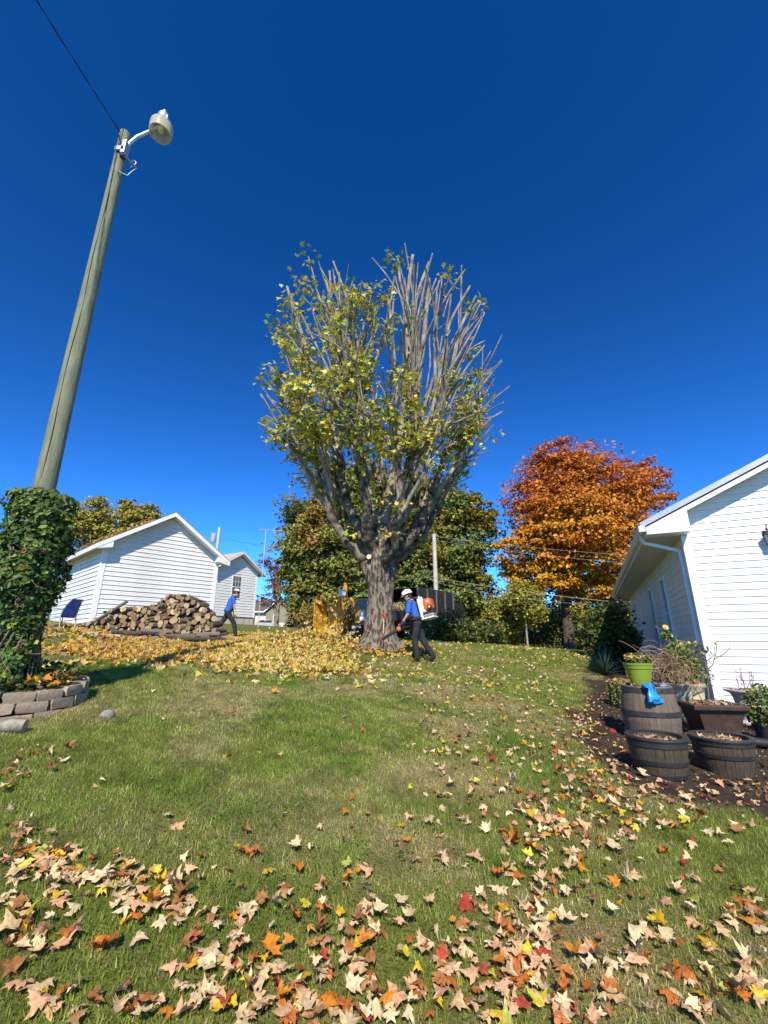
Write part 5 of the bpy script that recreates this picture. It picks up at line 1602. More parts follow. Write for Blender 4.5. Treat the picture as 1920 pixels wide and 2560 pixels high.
part(lambda m: m.extrude([(0.02,0.25,1.50),(0.20,0.25,1.50),(0.20,0.25,2.05),(0.15,0.25,2.14),(0.07,0.25,2.14),(0.02,0.25,2.0)], (0,0.16,0)), 'discharge_chute', M_YEL, ch, bevel=0.01)
part(lambda m: m.box(0.55,1.70,0.05,1.0,0.60,1.52), 'engine_housing', M_YEL, ch, bevel=0.03)
part(lambda m: m.box(0.62,0.98,0.035,0.049,1.12,1.46), 'side_panel', M_GREYP, ch, bevel=0.004)
part(lambda m: m.box(0.60,1.1,0.10,0.9,1.522,1.58), 'housing_lid', M_DBARK, ch)
part(lambda m: m.lathe([(0.11,0.66),(0.12,0.68),(0.12,1.02),(0.10,1.05)], 20, c=(0.82,-0.10,0)), 'fluid_tank', M_BWHITE, ch, smooth=True)
part(lambda m: (m.box(-0.4,2.4,0.2,0.30,0.34,0.48), m.box(-0.4,2.4,0.75,0.85,0.34,0.48)), 'chassis', M_DBARK, ch)
part(lambda m: m.extrude([(0.45,-0.16,0.22),(0.55,-0.16,0.50),(1.0,-0.16,0.60),(1.5,-0.16,0.50),(1.6,-0.16,0.22),(1.5,-0.16,0.22),(1.42,-0.16,0.43),(1.0,-0.16,0.52),(0.62,-0.16,0.43),(0.55,-0.16,0.22)], (0,0.26,0)), 'fender', pm('fender_grey', (0.5,0.5,0.49), (0.4,0.4,0.39), rough=0.5), ch)
for yy in (-0.10, 1.05):
    wobj = part(lambda m: m.lathe([(0.18,-0.10),(0.30,-0.10),(0.335,-0.07),(0.34,0),(0.335,0.07),(0.30,0.10),(0.18,0.10)], 28, M=Matrix.Translation((1.03,yy,0.30)) @ Matrix.Rotation(R(90),4,'X')), 'wheel', M_TIRE, ch, smooth=True)
    part(lambda m: m.lathe([(0.02,0.105),(0.10,0.104),(0.17,0.09),(0.178,0.06)], 20, M=Matrix.Translation((1.03,yy,0.30)) @ Matrix.Rotation(R(90),4,'X')), 'rim', M_BWHITE, wobj, smooth=True)

# chip truck
tk = at(1045, 1606, 24.0); tkz = T(tk.x, tk.y)
truck = thing('chip_truck', 'black chip truck with open box full of wood chips behind the maple', 'truck', (tk.x, tk.y, tkz), math.atan2(-0.61, 0.79))
M_TBLK = pm('truck_box_black', (0.022,0.022,0.024), (0.035,0.034,0.033), scale=3, rough=0.5)
M_TGREY = pm('truck_side_grey', (0.032,0.032,0.033), (0.022,0.022,0.023), scale=3, rough=0.45)
M_RIB = pm('truck_rib', (0.17,0.17,0.165), (0.12,0.12,0.12), scale=5, rough=0.45)
bw, bl2, b0, b1 = 2.35, 4.2, 1.12, 2.86
part(lambda m: m.box(-0.05,0.0,0.0,bl2,b0,b1), 'box_side', M_TGREY, truck)
part(lambda m: m.box(-bw,-bw+0.05,0.0,bl2,b0,b1), 'box_side', M_TBLK, truck)
part(lambda m: m.box(-bw+0.051,-0.051,0.0,bl2,b0,b0+0.06), 'box_floor', M_TBLK, truck)
part(lambda m: m.box(-bw+0.051,-0.051,bl2-0.05,bl2,b0+0.061,b1), 'box_front', M_TBLK, truck)
part(lambda m: m.box(-bw,0.0,0.0,bl2,b1+0.001,b1+0.05), 'box_roof', M_TBLK, truck)
for k in range(5):
    part(lambda m: m.box(0.001,0.05,0.02+k*1.0,0.10+k*1.0,b0,b1), 'side_rib', M_RIB, truck)
part(lambda m: m.box(-bw+0.06,-0.06,-0.05,-0.005,b0-0.02,b0+0.52), 'tailgate', M_TBLK, truck)
rsx = np.random.default_rng(77)
ch_n = 1500
cx = rsx.uniform(-bw+0.1, -0.1, ch_n); cy = rsx.uniform(0.02, 1.6, ch_n)
cz = b0 + 0.55 + 0.55*np.clip(cy/0.9, 0, 1) + 0.12*np.sin(cx*3) + rsx.normal(size=ch_n)*0.03
V_, F_, C_c = leaf_arrays(np.stack([cx, cy, cz], 1), rsx.uniform(0.06, 0.16, ch_n), np.array([0,-0.6,0.7]) + rsx.normal(size=(ch_n,3))*0.5, pick([(3,(0.50,0.42,0.22)),(2,(0.40,0.30,0.13)),(1,(0.45,0.40,0.10)),(1,(0.2,0.15,0.07))], ch_n, rsx, 0.15), RHOMB, rsx, 0.2, fan_center=False)
o = finish('wood_chips', np_mesh('wood_chips', V_, F_, C_c), M_DRY, truck); tag(o, kind='stuff')
part(lambda m: m.extrude([(-bw+0.06,0.05,b0+0.07),(-bw+0.06,0.05,b0+0.5),(-bw+0.06,0.9,b0+1.02),(-bw+0.06,3.0,b0+1.1),(-bw+0.06,3.0,b0+0.07)], (bw-0.12,0,0)), 'chip_load', pm('chip_heap', (0.34,0.27,0.13), (0.24,0.18,0.08), scale=20, rough=0.95, bump=0.8), truck)
part(lambda m: (m.box(-1.75,-1.63,-0.1,6.0,0.72,0.95), m.box(-0.72,-0.60,-0.1,6.0,0.72,0.95), m.box(-bw+0.2,-0.2,-0.2,-0.11,0.55,0.70)), 'chassis', M_TBLK, truck)
for x0 in (-bw+0.25, -0.30):
    part(lambda m: m.box(x0-0.08,x0+0.08,-0.235,-0.205,0.56,0.69), 'tail_light', M_LAMP, truck)
    for yy in (1.2, 5.4):
        wobj = part(lambda m: m.lathe([(0.22,-0.14),(0.42,-0.14),(0.47,-0.10),(0.48,0),(0.47,0.10),(0.42,0.14),(0.22,0.14)], 26, M=Matrix.Translation((x0,yy,0.46)) @ Matrix.Rotation(R(90),4,'Y')), 'wheel', M_TIRE, truck, smooth=True)
        part(lambda m: m.lathe([(0.02,0.145),(0.12,0.145),(0.21,0.12),(0.218,0.08)], 18, M=Matrix.Translation((x0,yy,0.46)) @ Matrix.Rotation(R(90 if x0 > -1 else -90),4,'Y')), 'rim', M_RIB, wobj, smooth=True)
part(lambda m: m.extrude([(0,4.5,0.6),(0,6.3,0.6),(0,6.35,1.3),(0,6.0,1.5),(0,5.7,2.3),(0,4.5,2.35)], (-2.1,0,0), M=Matrix.Translation((-0.12,0,0))), 'cab', M_TGREY, truck, bevel=0.05)

# parked cars
def car(label, loc, rot, col, s=1.0):
    c = thing('parked_car', label, 'car', loc, rot, 'cars parked far off')
    m_ = pm('car_paint', col, tuple(x*0.9 for x in col), rough=0.3, spec=0.6)
    prof = [(-2.1,0.35),(-2.15,0.75),(-1.95,0.95),(-1.3,1.02),(1.0,1.0),(1.9,0.85),(2.15,0.6),(2.1,0.35)]
    mb = MB(); mb.extrude([(x,-0.85,z) for x, z in prof][::-1], (0,1.7,0)); mb.build('body', m_, c, bevel=0.08)
    cab = [(-1.8,1.0),(-1.25,1.52),(0.25,1.54),(1.0,1.0)]
    mb = MB(); mb.extrude([(x,-0.74,z) for x, z in cab][::-1], (0,1.48,0)); mb.build('cabin', m_, c, bevel=0.06)
    for sgn in (-1, 1):
        for (x0, x1) in ((-1.35,-0.5),(-0.42,0.55)):
            mb = MB(); y = sgn*0.745
            mb.extrude([(x0-0.2,y,1.08),(x1+0.12,y,1.08),(x1-0.12,y,1.44),(x0+0.1,y,1.44)], (0,sgn*0.012,0)); mb.build('window', M_GLASS, c)
        for x in (-1.3, 1.35):
            w = MB(); w.lathe([(0.18,-0.09),(0.31,-0.09),(0.33,0),(0.31,0.09),(0.18,0.09)], 22, M=Matrix.Translation((x,sgn*0.80,0.33)) @ Matrix.Rotation(R(90),4,'X')); wo = w.build('wheel', M_TIRE, c, smooth=True)
            w = MB(); w.lathe([(0.02,0.1),(0.12,0.1),(0.178,0.07)], 16, M=Matrix.Translation((x,sgn*0.80,0.33)) @ Matrix.Rotation(R(90*-sgn),4,'X')); w.build('rim', M_RIB, wo, smooth=True)
        mb = MB(); mb.box(-2.19,-2.12,sgn*0.62-0.16,sgn*0.62+0.16,0.72,0.86); mb.build('tail_light', M_LAMP, c)
        mb = MB(); mb.box(2.04,2.14,sgn*0.6-0.18,sgn*0.6+0.18,0.62,0.74); mb.build('headlight', M_BWHITE, c)
    mb = MB(); mb.extrude([(-1.80,-0.66,1.06),(-1.80,0.66,1.06),(-1.33,0.6,1.46),(-1.33,-0.6,1.46)], (-0.03,0,0.02)); mb.build('rear_window', M_GLASS, c)
    return c
p = at(1312, 1610, 38); car('dark blue car parked in the shade below the orange maple', (p.x, p.y, T(p.x, p.y)), R(70), (0.03,0.04,0.07))
p = at(668, 1572, 74); car('silver car parked in front of the far tan house', (p.x, p.y, T(p.x, p.y)), R(20), (0.45,0.46,0.47))
# rail fence in the shade
fa = at(1335, 1605, 34); fbp = at(1500, 1612, 34)
fen = thing('rail_fence', 'dark weathered split rail fence below the orange maple', 'fence', (fa.x, fa.y, T(fa.x, fa.y)))
M_FEN = pm('fence_wood', (0.10,0.085,0.07), (0.07,0.06,0.05), scale=6, rough=0.9)
for k in range(4):
    x = (fbp.x-fa.x)*k/3; z = T(fa.x+x, fa.y) - fen.location.z
    part(lambda m: m.box(x-0.07,x+0.07,-0.07,0.07,z-0.3,z+1.2), 'post', M_FEN, fen)
    if k < 3:
        x1 = (fbp.x-fa.x)*(k+1)/3; z1 = T(fa.x+x1, fa.y) - fen.location.z
        for h in (0.45, 0.95):
            part(lambda m: m.tube([(x+0.071,0,z+h),(x1-0.071,0,z1+h)], 0.05, 6), 'rail', M_FEN, fen)

# utility poles, antenna, wires
M_UPOLE = pm('pale_utility_pole', (0.52,0.50,0.44), (0.40,0.385,0.33), scale=4, rough=0.85, bump=0.3, bscale=12, stretch=(5,5,0.6))
M_UP2 = pm('tan_utility_pole', (0.27,0.24,0.15), (0.2,0.18,0.12), scale=4, rough=0.85, stretch=(5,5,0.6))
def upole(label, px_top, py_top, Y, r, mat, name='utility_pole'):
    p = at(px_top, py_top, Y); z0 = T(p.x, p.y)
    t = thing(name, label, 'utility pole', (p.x, p.y, z0))
    part(lambda m: m.tube([(0,0,-0.5),(0,0,(p.z-z0)*0.5),(0,0,p.z-z0)], [r*1.15,r,r*0.85], 14), 'shaft', mat, t, smooth=True)
    return t, p
up1, u1 = upole('pale straight utility pole behind the man with the blower', 1085, 1335, 28.5, 0.15, M_UPOLE)
up2, u2 = upole('thin tan utility pole in front of the far tan house', 702, 1432, 40.0, 0.13, M_UP2)
up3, u3 = upole('utility pole with grey transformer behind the shed ridge', 549, 1318, 34.0, 0.13, M_UPOLE)
part(lambda m: m.lathe([(0.02,0.42),(0.16,0.40),(0.20,0.36),(0.20,-0.30),(0.16,-0.36)], 18, c=(-0.38,-0.05,u3.z-up3.location.z-0.95)), 'transformer', pm('transformer_grey', (0.42,0.44,0.45), rough=0.45), up3, smooth=True)
part(lambda m: m.box(0.10,0.25,-0.03,0.03,u3.z-up3.location.z-0.5,u3.z-up3.location.z-0.42), 'insulator_arm', M_RIB, up3)
mp = at(665, 1325, 25.5); mz0 = T(mp.x, mp.y)
ant = thing('tv_antenna', 'tall thin television antenna mast beside the white gabled house', 'antenna', (mp.x, mp.y, mz0))
M_ANT = pm('antenna_metal', (0.55,0.55,0.54), (0.45,0.45,0.44), rough=0.45, metal=0.3)
hh = mp.z - mz0
part(lambda m: m.tube([(0,0,0),(0,0,hh)], 0.022, 8), 'mast', M_ANT, ant)
part(lambda m: m.tube([(-0.5,0,hh+0.02),(1.05,0,hh-0.06)], 0.018, 6), 'boom', M_ANT, ant)
for k in range(9):
    x = -0.45 + k*0.13
    part(lambda m: m.tube([(x,-0.5+0.02*k,hh-0.04*k/9),(x,0.5-0.02*k,hh-0.04*k/9)], 0.008, 5), 'element', M_ANT, ant)
for sgn in (-1, 1):
    part(lambda m: m.tube([(0.42,0,hh-0.03),(0.62,0.15*sgn,hh+0.25*sgn)], 0.011, 5), 'reflector_rod', M_ANT, ant)
def wire(label, a, b_, sag, r, mat):
    a = Vector(a); b_ = Vector(b_); pts = []
    for i in range(17):
        f = i/16; p = a.lerp(b_, f); p.z -= sag*4*f*(1-f); pts.append(p)
    mb = MB(); mb.tube(pts, r*0.8, 5)
    tag(mb.build('power_line', mat), label, 'wire', 'overhead wires behind the yard')
ua = lambda py: at(1086, py, 28.4)
he = lambda x, y, z: house.matrix_world @ Vector((x, y, z))
bpy.context.view_layer.update()
wire('pale cable strung low from the pale utility pole to the thin tan pole', ua(1441), at(702, 1458, 40.0), 0.25, 0.014, M_CABLE)
wire('pale thick cable strung from the pale utility pole to the white house eave', ua(1443), he(-0.75, 13.6, 3.0), 0.12, 0.014, M_CABLE)
wire('dark thin wire strung below the pale cable to the white house', ua(1455), he(-0.75, 13.0, 2.75), 0.25, 0.008, M_CABLE)
wire('upper pale wire crossing the orange maple from the pale utility pole', ua(1340), at(1640, 1392, 24.0), 0.15, 0.009, M_CABLE)
wire('second upper wire crossing the orange maple from the pale utility pole', ua(1350), at(1640, 1412, 24.0), 0.2, 0.008, M_CABLE)
wire('dark wire strung from the transformer pole towards the oak', at(552, 1345, 34.0), at(800, 1380, 34.0), 0.15, 0.012, M_WIRE)
wire('lower dark wire strung past the antenna towards the oak', at(560, 1402, 32.0), at(820, 1398, 32.0), 0.12, 0.010, M_WIRE)
wire('dark wire strung past the burgundy tree to the thin tan pole', at(640, 1470, 40.0), at(760, 1474, 40.0), 0.05, 0.012, M_WIRE)

# ============================================================ firewood
M_FBARK = [pm('log_bark_%d' % i, c, tuple(x*0.6 for x in c), scale=8, rough=0.95, bump=0.6, bscale=22, stretch=(0.6,3,3), rnd=0.35) for i, c in enumerate([(0.15,0.12,0.085), (0.22,0.195,0.15), (0.11,0.082,0.055)])]
M_FEND = [pm('log_end_%d' % i, c, tuple(x*0.66 for x in c), scale=11, rough=0.9, bump=0.2, bscale=30, rnd=0.42) for i, c in enumerate([(0.40,0.27,0.135), (0.28,0.18,0.09), (0.48,0.345,0.185)])]
def log_mesh(seed, split=False):
    r_ = random.Random(seed); mb = MB(); n = 14
    if split:
        a0 = r_.uniform(0, 6.28); half = r_.uniform(1.1, 2.2)
        poly = [(0,0,0)] + [(0, math.cos(a0+half*(k/8*2-1)), math.sin(a0+half*(k/8*2-1))) for k in range(9)]
        cy = sum(p[1] for p in poly)/len(poly); cz = sum(p[2] for p in poly)/len(poly)
        poly = [(0, (p[1]-cy)*1.15, (p[2]-cz)*1.15) for p in poly]
        mb.extrude([(-0.5,)+p[1:] for p in poly], (1.0,0,0), m=0)
        mb.m[0] = 1; mb.m[1] = 1
        mb.m[2] = 1; mb.m[-1] = 1
    else:
        vs = []; off = [1 + r_.uniform(-0.1, 0.1) for _ in range(n)]
        for i in range(5):
            x = -0.5 + i/4; sway = (r_.uniform(-0.08, 0.08), r_.uniform(-0.08, 0.08)) if 0 < i < 4 else (0, 0)
            for k in range(n):
                a = 2*math.pi*k/n; rr = off[k]*(1 + r_.uniform(-0.03, 0.03))
                vs.append((x + (0.02*math.sin(a*2+seed) if i in (0, 4) else 0), rr*math.cos(a) + sway[0], rr*math.sin(a) + sway[1]))
        fs = [(i*n+k, i*n+(k+1) % n, (i+1)*n+(k+1) % n, (i+1)*n+k) for i in range(4) for k in range(n)]
        mb.add(vs, fs, 0)
        mb.f.append(tuple(reversed(range(n)))); mb.m.append(1)
        mb.f.append(tuple(4*n+k for k in range(n))); mb.m.append(1)
    me = mb.mesh('firewood_log')
    me.materials.append(M_FBARK[seed % 3]); me.materials.append(M_FEND[(seed//2) % 3])
    me.polygons.foreach_set('use_smooth', [True]*len(me.polygons)); me.set_sharp_from_angle(angle=R(42))
    return me
LOGS = [log_mesh(s) for s in range(9)] + [log_mesh(s, True) for s in range(9, 15)]
FW = 12.45
def log_obj(loc, r, L, rot, label, k=None):
    me = LOGS[k if k is not None else random.randrange(len(LOGS))]
    o = bpy.data.objects.new('firewood_log', me); COL.objects.link(o)
    o.location = loc; o.scale = (L, r, r*random.uniform(0.9, 1.05)); o.rotation_euler = rot
    return tag(o, label, 'log', 'firewood logs heaped in front of the shed')
prof = [(205,1566),(245,1545),(290,1522),(330,1515),(365,1520),(400,1503),(436,1484),(455,1483),(490,1494),(512,1512),(532,1535),(548,1566),(552,1600)]
base_px = [(205,1580),(300,1592),(400,1601),(480,1604),(552,1602)]
def top_y(x): return float(np.interp(x, [p[0] for p in prof], [p[1] for p in prof]))
def bot_y(x): return float(np.interp(x, [p[0] for p in base_px], [p[1] for p in base_px]))
ppm = FPX*1.045/FW*0.97
random.seed(11)
def pack(tries, rmin, rmax, gap):
    circ = []
    for i in range(tries):
        f = i/tries
        r = rmax*(1-f)**1.4 + rmin
        x = random.uniform(207, 552); y = random.uniform(1480, 1604)
        if y - r < top_y(x) or y + r > bot_y(x) + 2: continue
        if all((x-a)**2 + (y-b)**2 > (r+c-gap)**2 for a, b, c in circ): circ.append((x, y, r))
    return circ
front = pack(26000, 2.3, 4.6, 0.5)[:235]
back = pack(1200, 4.6, 6.0, 1.0)[:50]
for layer, cs in ((0, front), (1, back)):
    for (x, y, r) in cs:
        zrel = (bot_y(x) - y)/ppm
        Y = FW + 0.42*zrel + layer*0.42 + random.uniform(-0.06, 0.05)
        p = at(x, y, Y)
        big = 'thick' if r > 6.4 else ('middling' if r > 4.2 else 'thin')
        kx = random.randrange(len(LOGS)); shp = 'split wedge' if kx > 8 else 'round'
        hpos = (y - top_y(x))/(bot_y(x) - top_y(x) + 1e-6)
        where = ('deep inside' if layer else ('along the crest of' if hpos < 0.28 else ('at the foot of' if hpos > 0.72 else 'half way up')))
        log_obj(p, r/ppm*1.02, random.uniform(0.36, 0.5), (random.uniform(0, 6.28), random.uniform(-0.2, 0.2), math.pi/2 + random.uniform(-0.6, 0.6)), '%s %s firewood log with cut end showing %s the heap' % (big, shp, where), kx)
# longer pieces thrown down along the foot of the heap
for i, (x, y, L, r, yaw) in enumerate([(330,1583,0.75,0.055,0.2),(385,1597,0.85,0.07,-0.5),(400,1586,0.5,0.08,-0.9),(445,1590,0.95,0.06,0.05),(480,1592,1.05,0.065,-0.12),(505,1597,0.85,0.05,0.2),(425,1604,0.45,0.06,0.9),(520,1586,0.6,0.07,0.3),(360,1606,0.45,0.075,-1.1),(455,1609,0.4,0.055,0.6),(380,1579,0.55,0.08,0.5),(300,1581,0.5,0.06,1.0)]):
    p = at(x, y, FW - 0.28 - 0.05*(i % 3)); p.z = max(p.z, T(p.x, p.y) + r*0.8)
    log_obj(p, r, L, (0.4*i, random.uniform(-0.06, 0.06), yaw), 'long grey barked log lying lengthwise along the foot of the firewood heap', i % 9)
mb = MB(); a = at(213, 1573, 12.2); b_ = at(318, 1508, 12.75); a.z = T(a.x, a.y) + 0.03
mb.tube([a, a.lerp(b_, 0.3) + Vector((0,0,0.06)), a.lerp(b_, 0.7) + Vector((0,0,0.05)), b_ + Vector((0,0,0.06))], [0.03,0.034,0.04,0.045], 9, capm=1)
tag(mb.build('leaning_branch', [M_FBARK[1], M_FEND[0]], smooth=True), 'long thin branch leaning on the left flank of the firewood heap', 'branch')
p = at(563, 1580, 14.6); p.z = T(p.x, p.y)
mb = MB(); mb.tube([(-0.42,0,0.14),(0,0,0.11),(0.5,0,0.05)], [0.05,0.05,0.045], 9, capm=1); o = mb.build('fallen_branch', [M_FBARK[1], M_FEND[0]], smooth=True); o.location = p; o.rotation_euler = (0,0,-0.3)
tag(o, 'bare branch lying in the leaves behind the striding man', 'branch')
# slabs in the leaves
for (px, py, sx, sy, sz, lab_, nm, c) in ((228,1596,0.44,0.30,0.10,'rough tan stone slab lying in the leaves before the shed','stone_slab',(0.45,0.38,0.27)), (270,1596,0.62,0.12,0.09,'pale sawn board lying in the leaves beside the stone slab','board',(0.52,0.47,0.38))):
    p = at(px, py, 11.2); p.z = T(p.x, p.y)
    mb = MB(); mb.extrude([(-sx/2,-sy/2,0),(sx/2,-sy/2,0),(sx/2+0.01,-sy/2,sz*0.9),(sx*0.15,-sy/2,sz),(-sx*0.4,-sy/2,sz*0.85)], (0,sy,0))
    o = mb.build(nm, pm(nm, c, tuple(x*0.75 for x in c), scale=8, rough=0.9, bump=0.4), bevel=0.012); o.location = p - Vector((0,0,0.0)); o.rotation_euler = (0,0,0.08)
    tag(o, lab_, nm.replace('_', ' '))

# lawn chair by the shed
p = at(160, 1573, 11.6); p.z = T(p.x, p.y)
chair = thing('lawn_chair', 'blue backed lawn chair with grey frame beside the shed wall', 'chair', p, R(168)); chair.scale = (0.84,)*3
M_CBLUE = pm('blue_sling', (0.03,0.10,0.52), (0.05,0.16,0.62), scale=4, rough=0.45)
M_CFR = pm('chair_frame', (0.45,0.46,0.47), (0.35,0.36,0.37), rough=0.5)
bk = MB()
rows = [(-0.02,0.36),( -0.06,0.50),(-0.11,0.64),(-0.17,0.78),(-0.23,0.88),(-0.28,0.92)]
vs = []; 
for (x, z) in rows:
    for k in range(7):
        yy = -0.23 + 0.46*k/6; vs.append((x - 0.03*math.cos((k-3)/3*1.3), yy*(1 if z < 0.85 else 0.8), z))
fs = [(i*7+k, i*7+k+1, (i+1)*7+k+1, (i+1)*7+k) for i in range(5) for k in range(6)]
bk.add(vs, fs); o = bk.build('backrest', M_CBLUE, chair, smooth=True, angle=80); md = o.modifiers.new('s', 'SOLIDIFY'); md.thickness = 0.012
st_ = MB(); st_.add([(0.0,-0.23,0.38),(0.0,0.23,0.38),(0.42,0.24,0.42),(0.42,-0.24,0.42),(0.2,-0.24,0.385),(0.2,0.24,0.385)], [(0,4,5,1),(4,3,2,5)]); o = st_.build('seat', M_CFR, chair); md = o.modifiers.new('s', 'SOLIDIFY'); md.thickness = 0.015
for s in (-1, 1):
    part(lambda m: m.tube([(0.46,s*0.27,0),(0.44,s*0.27,0.42),(0.43,s*0.27,0.60)], 0.018, 8), 'leg', M_CFR, chair, smooth=True)
    part(lambda m: m.tube([(-0.12,s*0.27,0),(-0.06,s*0.27,0.40),(-0.10,s*0.27,0.60)], 0.018, 8), 'leg', M_CFR, chair, smooth=True)
    part(lambda m: m.tube([(-0.14,s*0.27,0.62),(0.1,s*0.28,0.635),(0.46,s*0.27,0.615)], 0.024, 8), 'armrest', M_CFR, chair, smooth=True)
part(lambda m: (m.tube([(0.0,-0.25,0.37),(0.44,-0.26,0.41)], 0.014, 6), m.tube([(0.0,0.25,0.37),(0.44,0.26,0.41)], 0.014, 6), m.tube([(-0.02,-0.25,0.36),(-0.16,-0.24,0.72),(-0.29,-0.2,0.92),(-0.30,0.2,0.92),(-0.16,0.24,0.72),(-0.02,0.25,0.36)], 0.014, 6)), 'frame', M_CFR, chair, smooth=True)

# ============================================================ pots by the house
M_BAR = pm('weathered_barrel', (0.17,0.13,0.088), (0.11,0.086,0.06), scale=5, rough=0.85, bump=0.3, bscale=20, stretch=(5,5,0.7), dirt=(0.12,0.10,0.08), dirt_scale=3)
M_BAR2 = pm('brown_barrel', (0.095,0.068,0.04), (0.05,0.039,0.026), scale=5, rough=0.8, bump=0.3, bscale=20, stretch=(5,5,0.7), dirt=(0.07,0.06,0.05), dirt_scale=3)
M_HOOP = pm('grey_hoop', (0.036,0.034,0.032), (0.024,0.023,0.022), scale=8, rough=0.6, bump=0.1)
M_DKPOT = pm('dark_plastic_pot', (0.05,0.047,0.045), (0.035,0.034,0.033), scale=7, rough=0.6)
def base_of(px, py, back):
    """the ground point under a pixel on a pot's front foot, moved back to the pot's axis"""
    g = ground_at(px, py); d = Vector((g.x, g.y, 0)).normalized()
    q = g + d*back; q.z = T(q.x, q.y)
    return q
def dead_leaves(parent, r, z, n, seed, size=(0.03,0.08), pal=None, rect=None, dome=0.02):
    rs = np.random.default_rng(seed)
    if rect: x = rs.uniform(-rect[0], rect[0], n); y = rs.uniform(-rect[1], rect[1], n); q = 0*x
    else:
        a = rs.uniform(0, 6.28, n); q = np.sqrt(rs.random(n)); x = r*q*np.cos(a); y = r*q*np.sin(a)
    P = np.stack([x, y, z + rs.uniform(0, 0.035, n) + dome*(1-q*q)], 1)
    pal = pal or [(4,(0.50,0.37,0.22)),(2,(0.36,0.22,0.12)),(1,(0.45,0.16,0.07)),(1,(0.58,0.46,0.28))]
    V_, F_, C_c = leaf_arrays(P, rs.uniform(size[0], size[1], n), np.array([0,0,1.0]) + rs.normal(size=(n,3))*0.5, pick(pal, n, rs, 0.16), STAR, rs, 0.5)
    o = finish('dead_leaves', np_mesh('dead_leaves', V_, F_, C_c), M_DRY, parent); tag(o, kind='stuff'); return o
def half_barrel(label, loc, mat, rt, rb, h, hoops, seed):
    t = thing('half_barrel_planter', label, 'planter', loc)
    n = 20
    for k in range(n):                         # staves
        a0 = 2*math.pi*k/n + 0.008; a1 = 2*math.pi*(k+1)/n - 0.008
        mb = MB(); vs = []
        for i, f in enumerate((0, 0.33, 0.66, 1)):
            r = rb + (rt-rb)*f + 0.012*math.sin(f*math.pi)
            for rr in (r, r-0.028):
                for a in (a0, (a0+a1)/2, a1): vs.append((rr*math.cos(a), rr*math.sin(a), h*f))
        fs = []
        for i in range(3):
            b = i*6
            fs += [(b,b+1,b+7,b+6),(b+1,b+2,b+8,b+7),(b+4,b+3,b+9,b+10),(b+5,b+4,b+10,b+11),(b+3,b,b+6,b+9),(b+2,b+5,b+11,b+8)]
        fs += [(0,3,4,1),(1,4,5,2),(18,19,22,21),(19,20,23,22)]
        mb.add(vs, fs); mb.build('stave', mat, t)
    for (f0, f1) in hoops:
        mb = MB(); R_ = lambda f: rb + (rt-rb)*f + 0.012*math.sin(f*math.pi)
        mb.lathe([(R_(f0)+0.001, h*f0),(R_(f0)+0.008, h*f0+0.003),(R_(f1)+0.008, h*f1-0.003),(R_(f1)+0.001, h*f1)], 40, close=False)
        mb.build('hoop', M_HOOP, t, smooth=True)
    mb = MB(); mb.lathe([(rt-0.03,h-0.004),(rt-0.032,h+0.014),(rt+0.014,h+0.016),(rt+0.018,h+0.0),(rt+0.008,h-0.02)], 40, close=False); mb.build('rim', M_HOOP, t, smooth=True)
    mb = MB(); mb.lathe([(0.0,h*0.80),(rt*0.5,h*0.805),(rt-0.035,h*0.78)], 24, close=False); mb.build('soil', M_SOIL, t, smooth=True)
    dead_leaves(t, rt-0.05, h*0.79, 240, seed)
    return t
q1 = base_of(1657, 1952, 0.2)
half_barrel('worn grey half barrel planter of soil standing before the tall barrel', q1, M_BAR2, 0.252, 0.20, 0.325, [(0.0,0.13),(0.34,0.47),(0.80,0.95)], 1)
q2 = base_of(1822, 1946, 0.21)
half_barrel('dark half barrel planter heaped with tan fallen leaves', q2, M_BAR2, 0.268, 0.205, 0.325, [(0.50,0.62),(0.84,0.97)], 2)
# tall barrel
q3 = base_of(1640, 1868, 0.26)
bar = thing('tall_barrel', 'tall closed grey brown barrel with dark hoops under the green pot', 'barrel', q3)
HB = 0.64
def BR(f): return 0.245 + 0.058*math.sin(math.pi*min(1, f*0.72 + 0.14))**1.0 + 0.03*(0.5-abs(f-0.5))
nst = 26
for k in range(nst):
    a0 = 2*math.pi*k/nst + 0.003; a1 = 2*math.pi*(k+1)/nst - 0.003
    mb = MB(); vs = []
    fr = [0, 0.2, 0.4, 0.6, 0.8, 1]
    for f in fr:
        for rr in (BR(f), BR(f)-0.03):
            for a in (a0, (a0+a1)/2, a1): vs.append((rr*math.cos(a), rr*math.sin(a), HB*f))
    fs = []
    for i in range(5):
        b = i*6
        fs += [(b,b+1,b+7,b+6),(b+1,b+2,b+8,b+7),(b+4,b+3,b+9,b+10),(b+5,b+4,b+10,b+11),(b+3,b,b+6,b+9),(b+2,b+5,b+11,b+8)]
    fs += [(0,3,4,1),(1,4,5,2),(30,31,34,33),(31,32,35,34)]
    mb.add(vs, fs); mb.build('stave', M_BAR, bar)
for f0, f1 in ((0.0,0.09),(0.50,0.585),(0.90,1.0)):
    mb = MB(); mb.lathe([(BR(f0)+0.001,HB*f0),(BR(f0)+0.007,HB*f0+0.002),(BR(f1)+0.007,HB*f1-0.002),(BR(f1)+0.001,HB*f1)], 48, close=False); mb.build('hoop', M_HOOP, bar, smooth=True)
    mb = MB()
    for a in (-1.55, -1.50): mb.ball((BR(f0)*1.03*math.cos(a), BR(f0)*1.03*math.sin(a), HB*(f0+f1)/2), 0.008, n=8)
    mb.build('rivet', M_HOOP, bar, smooth=True)
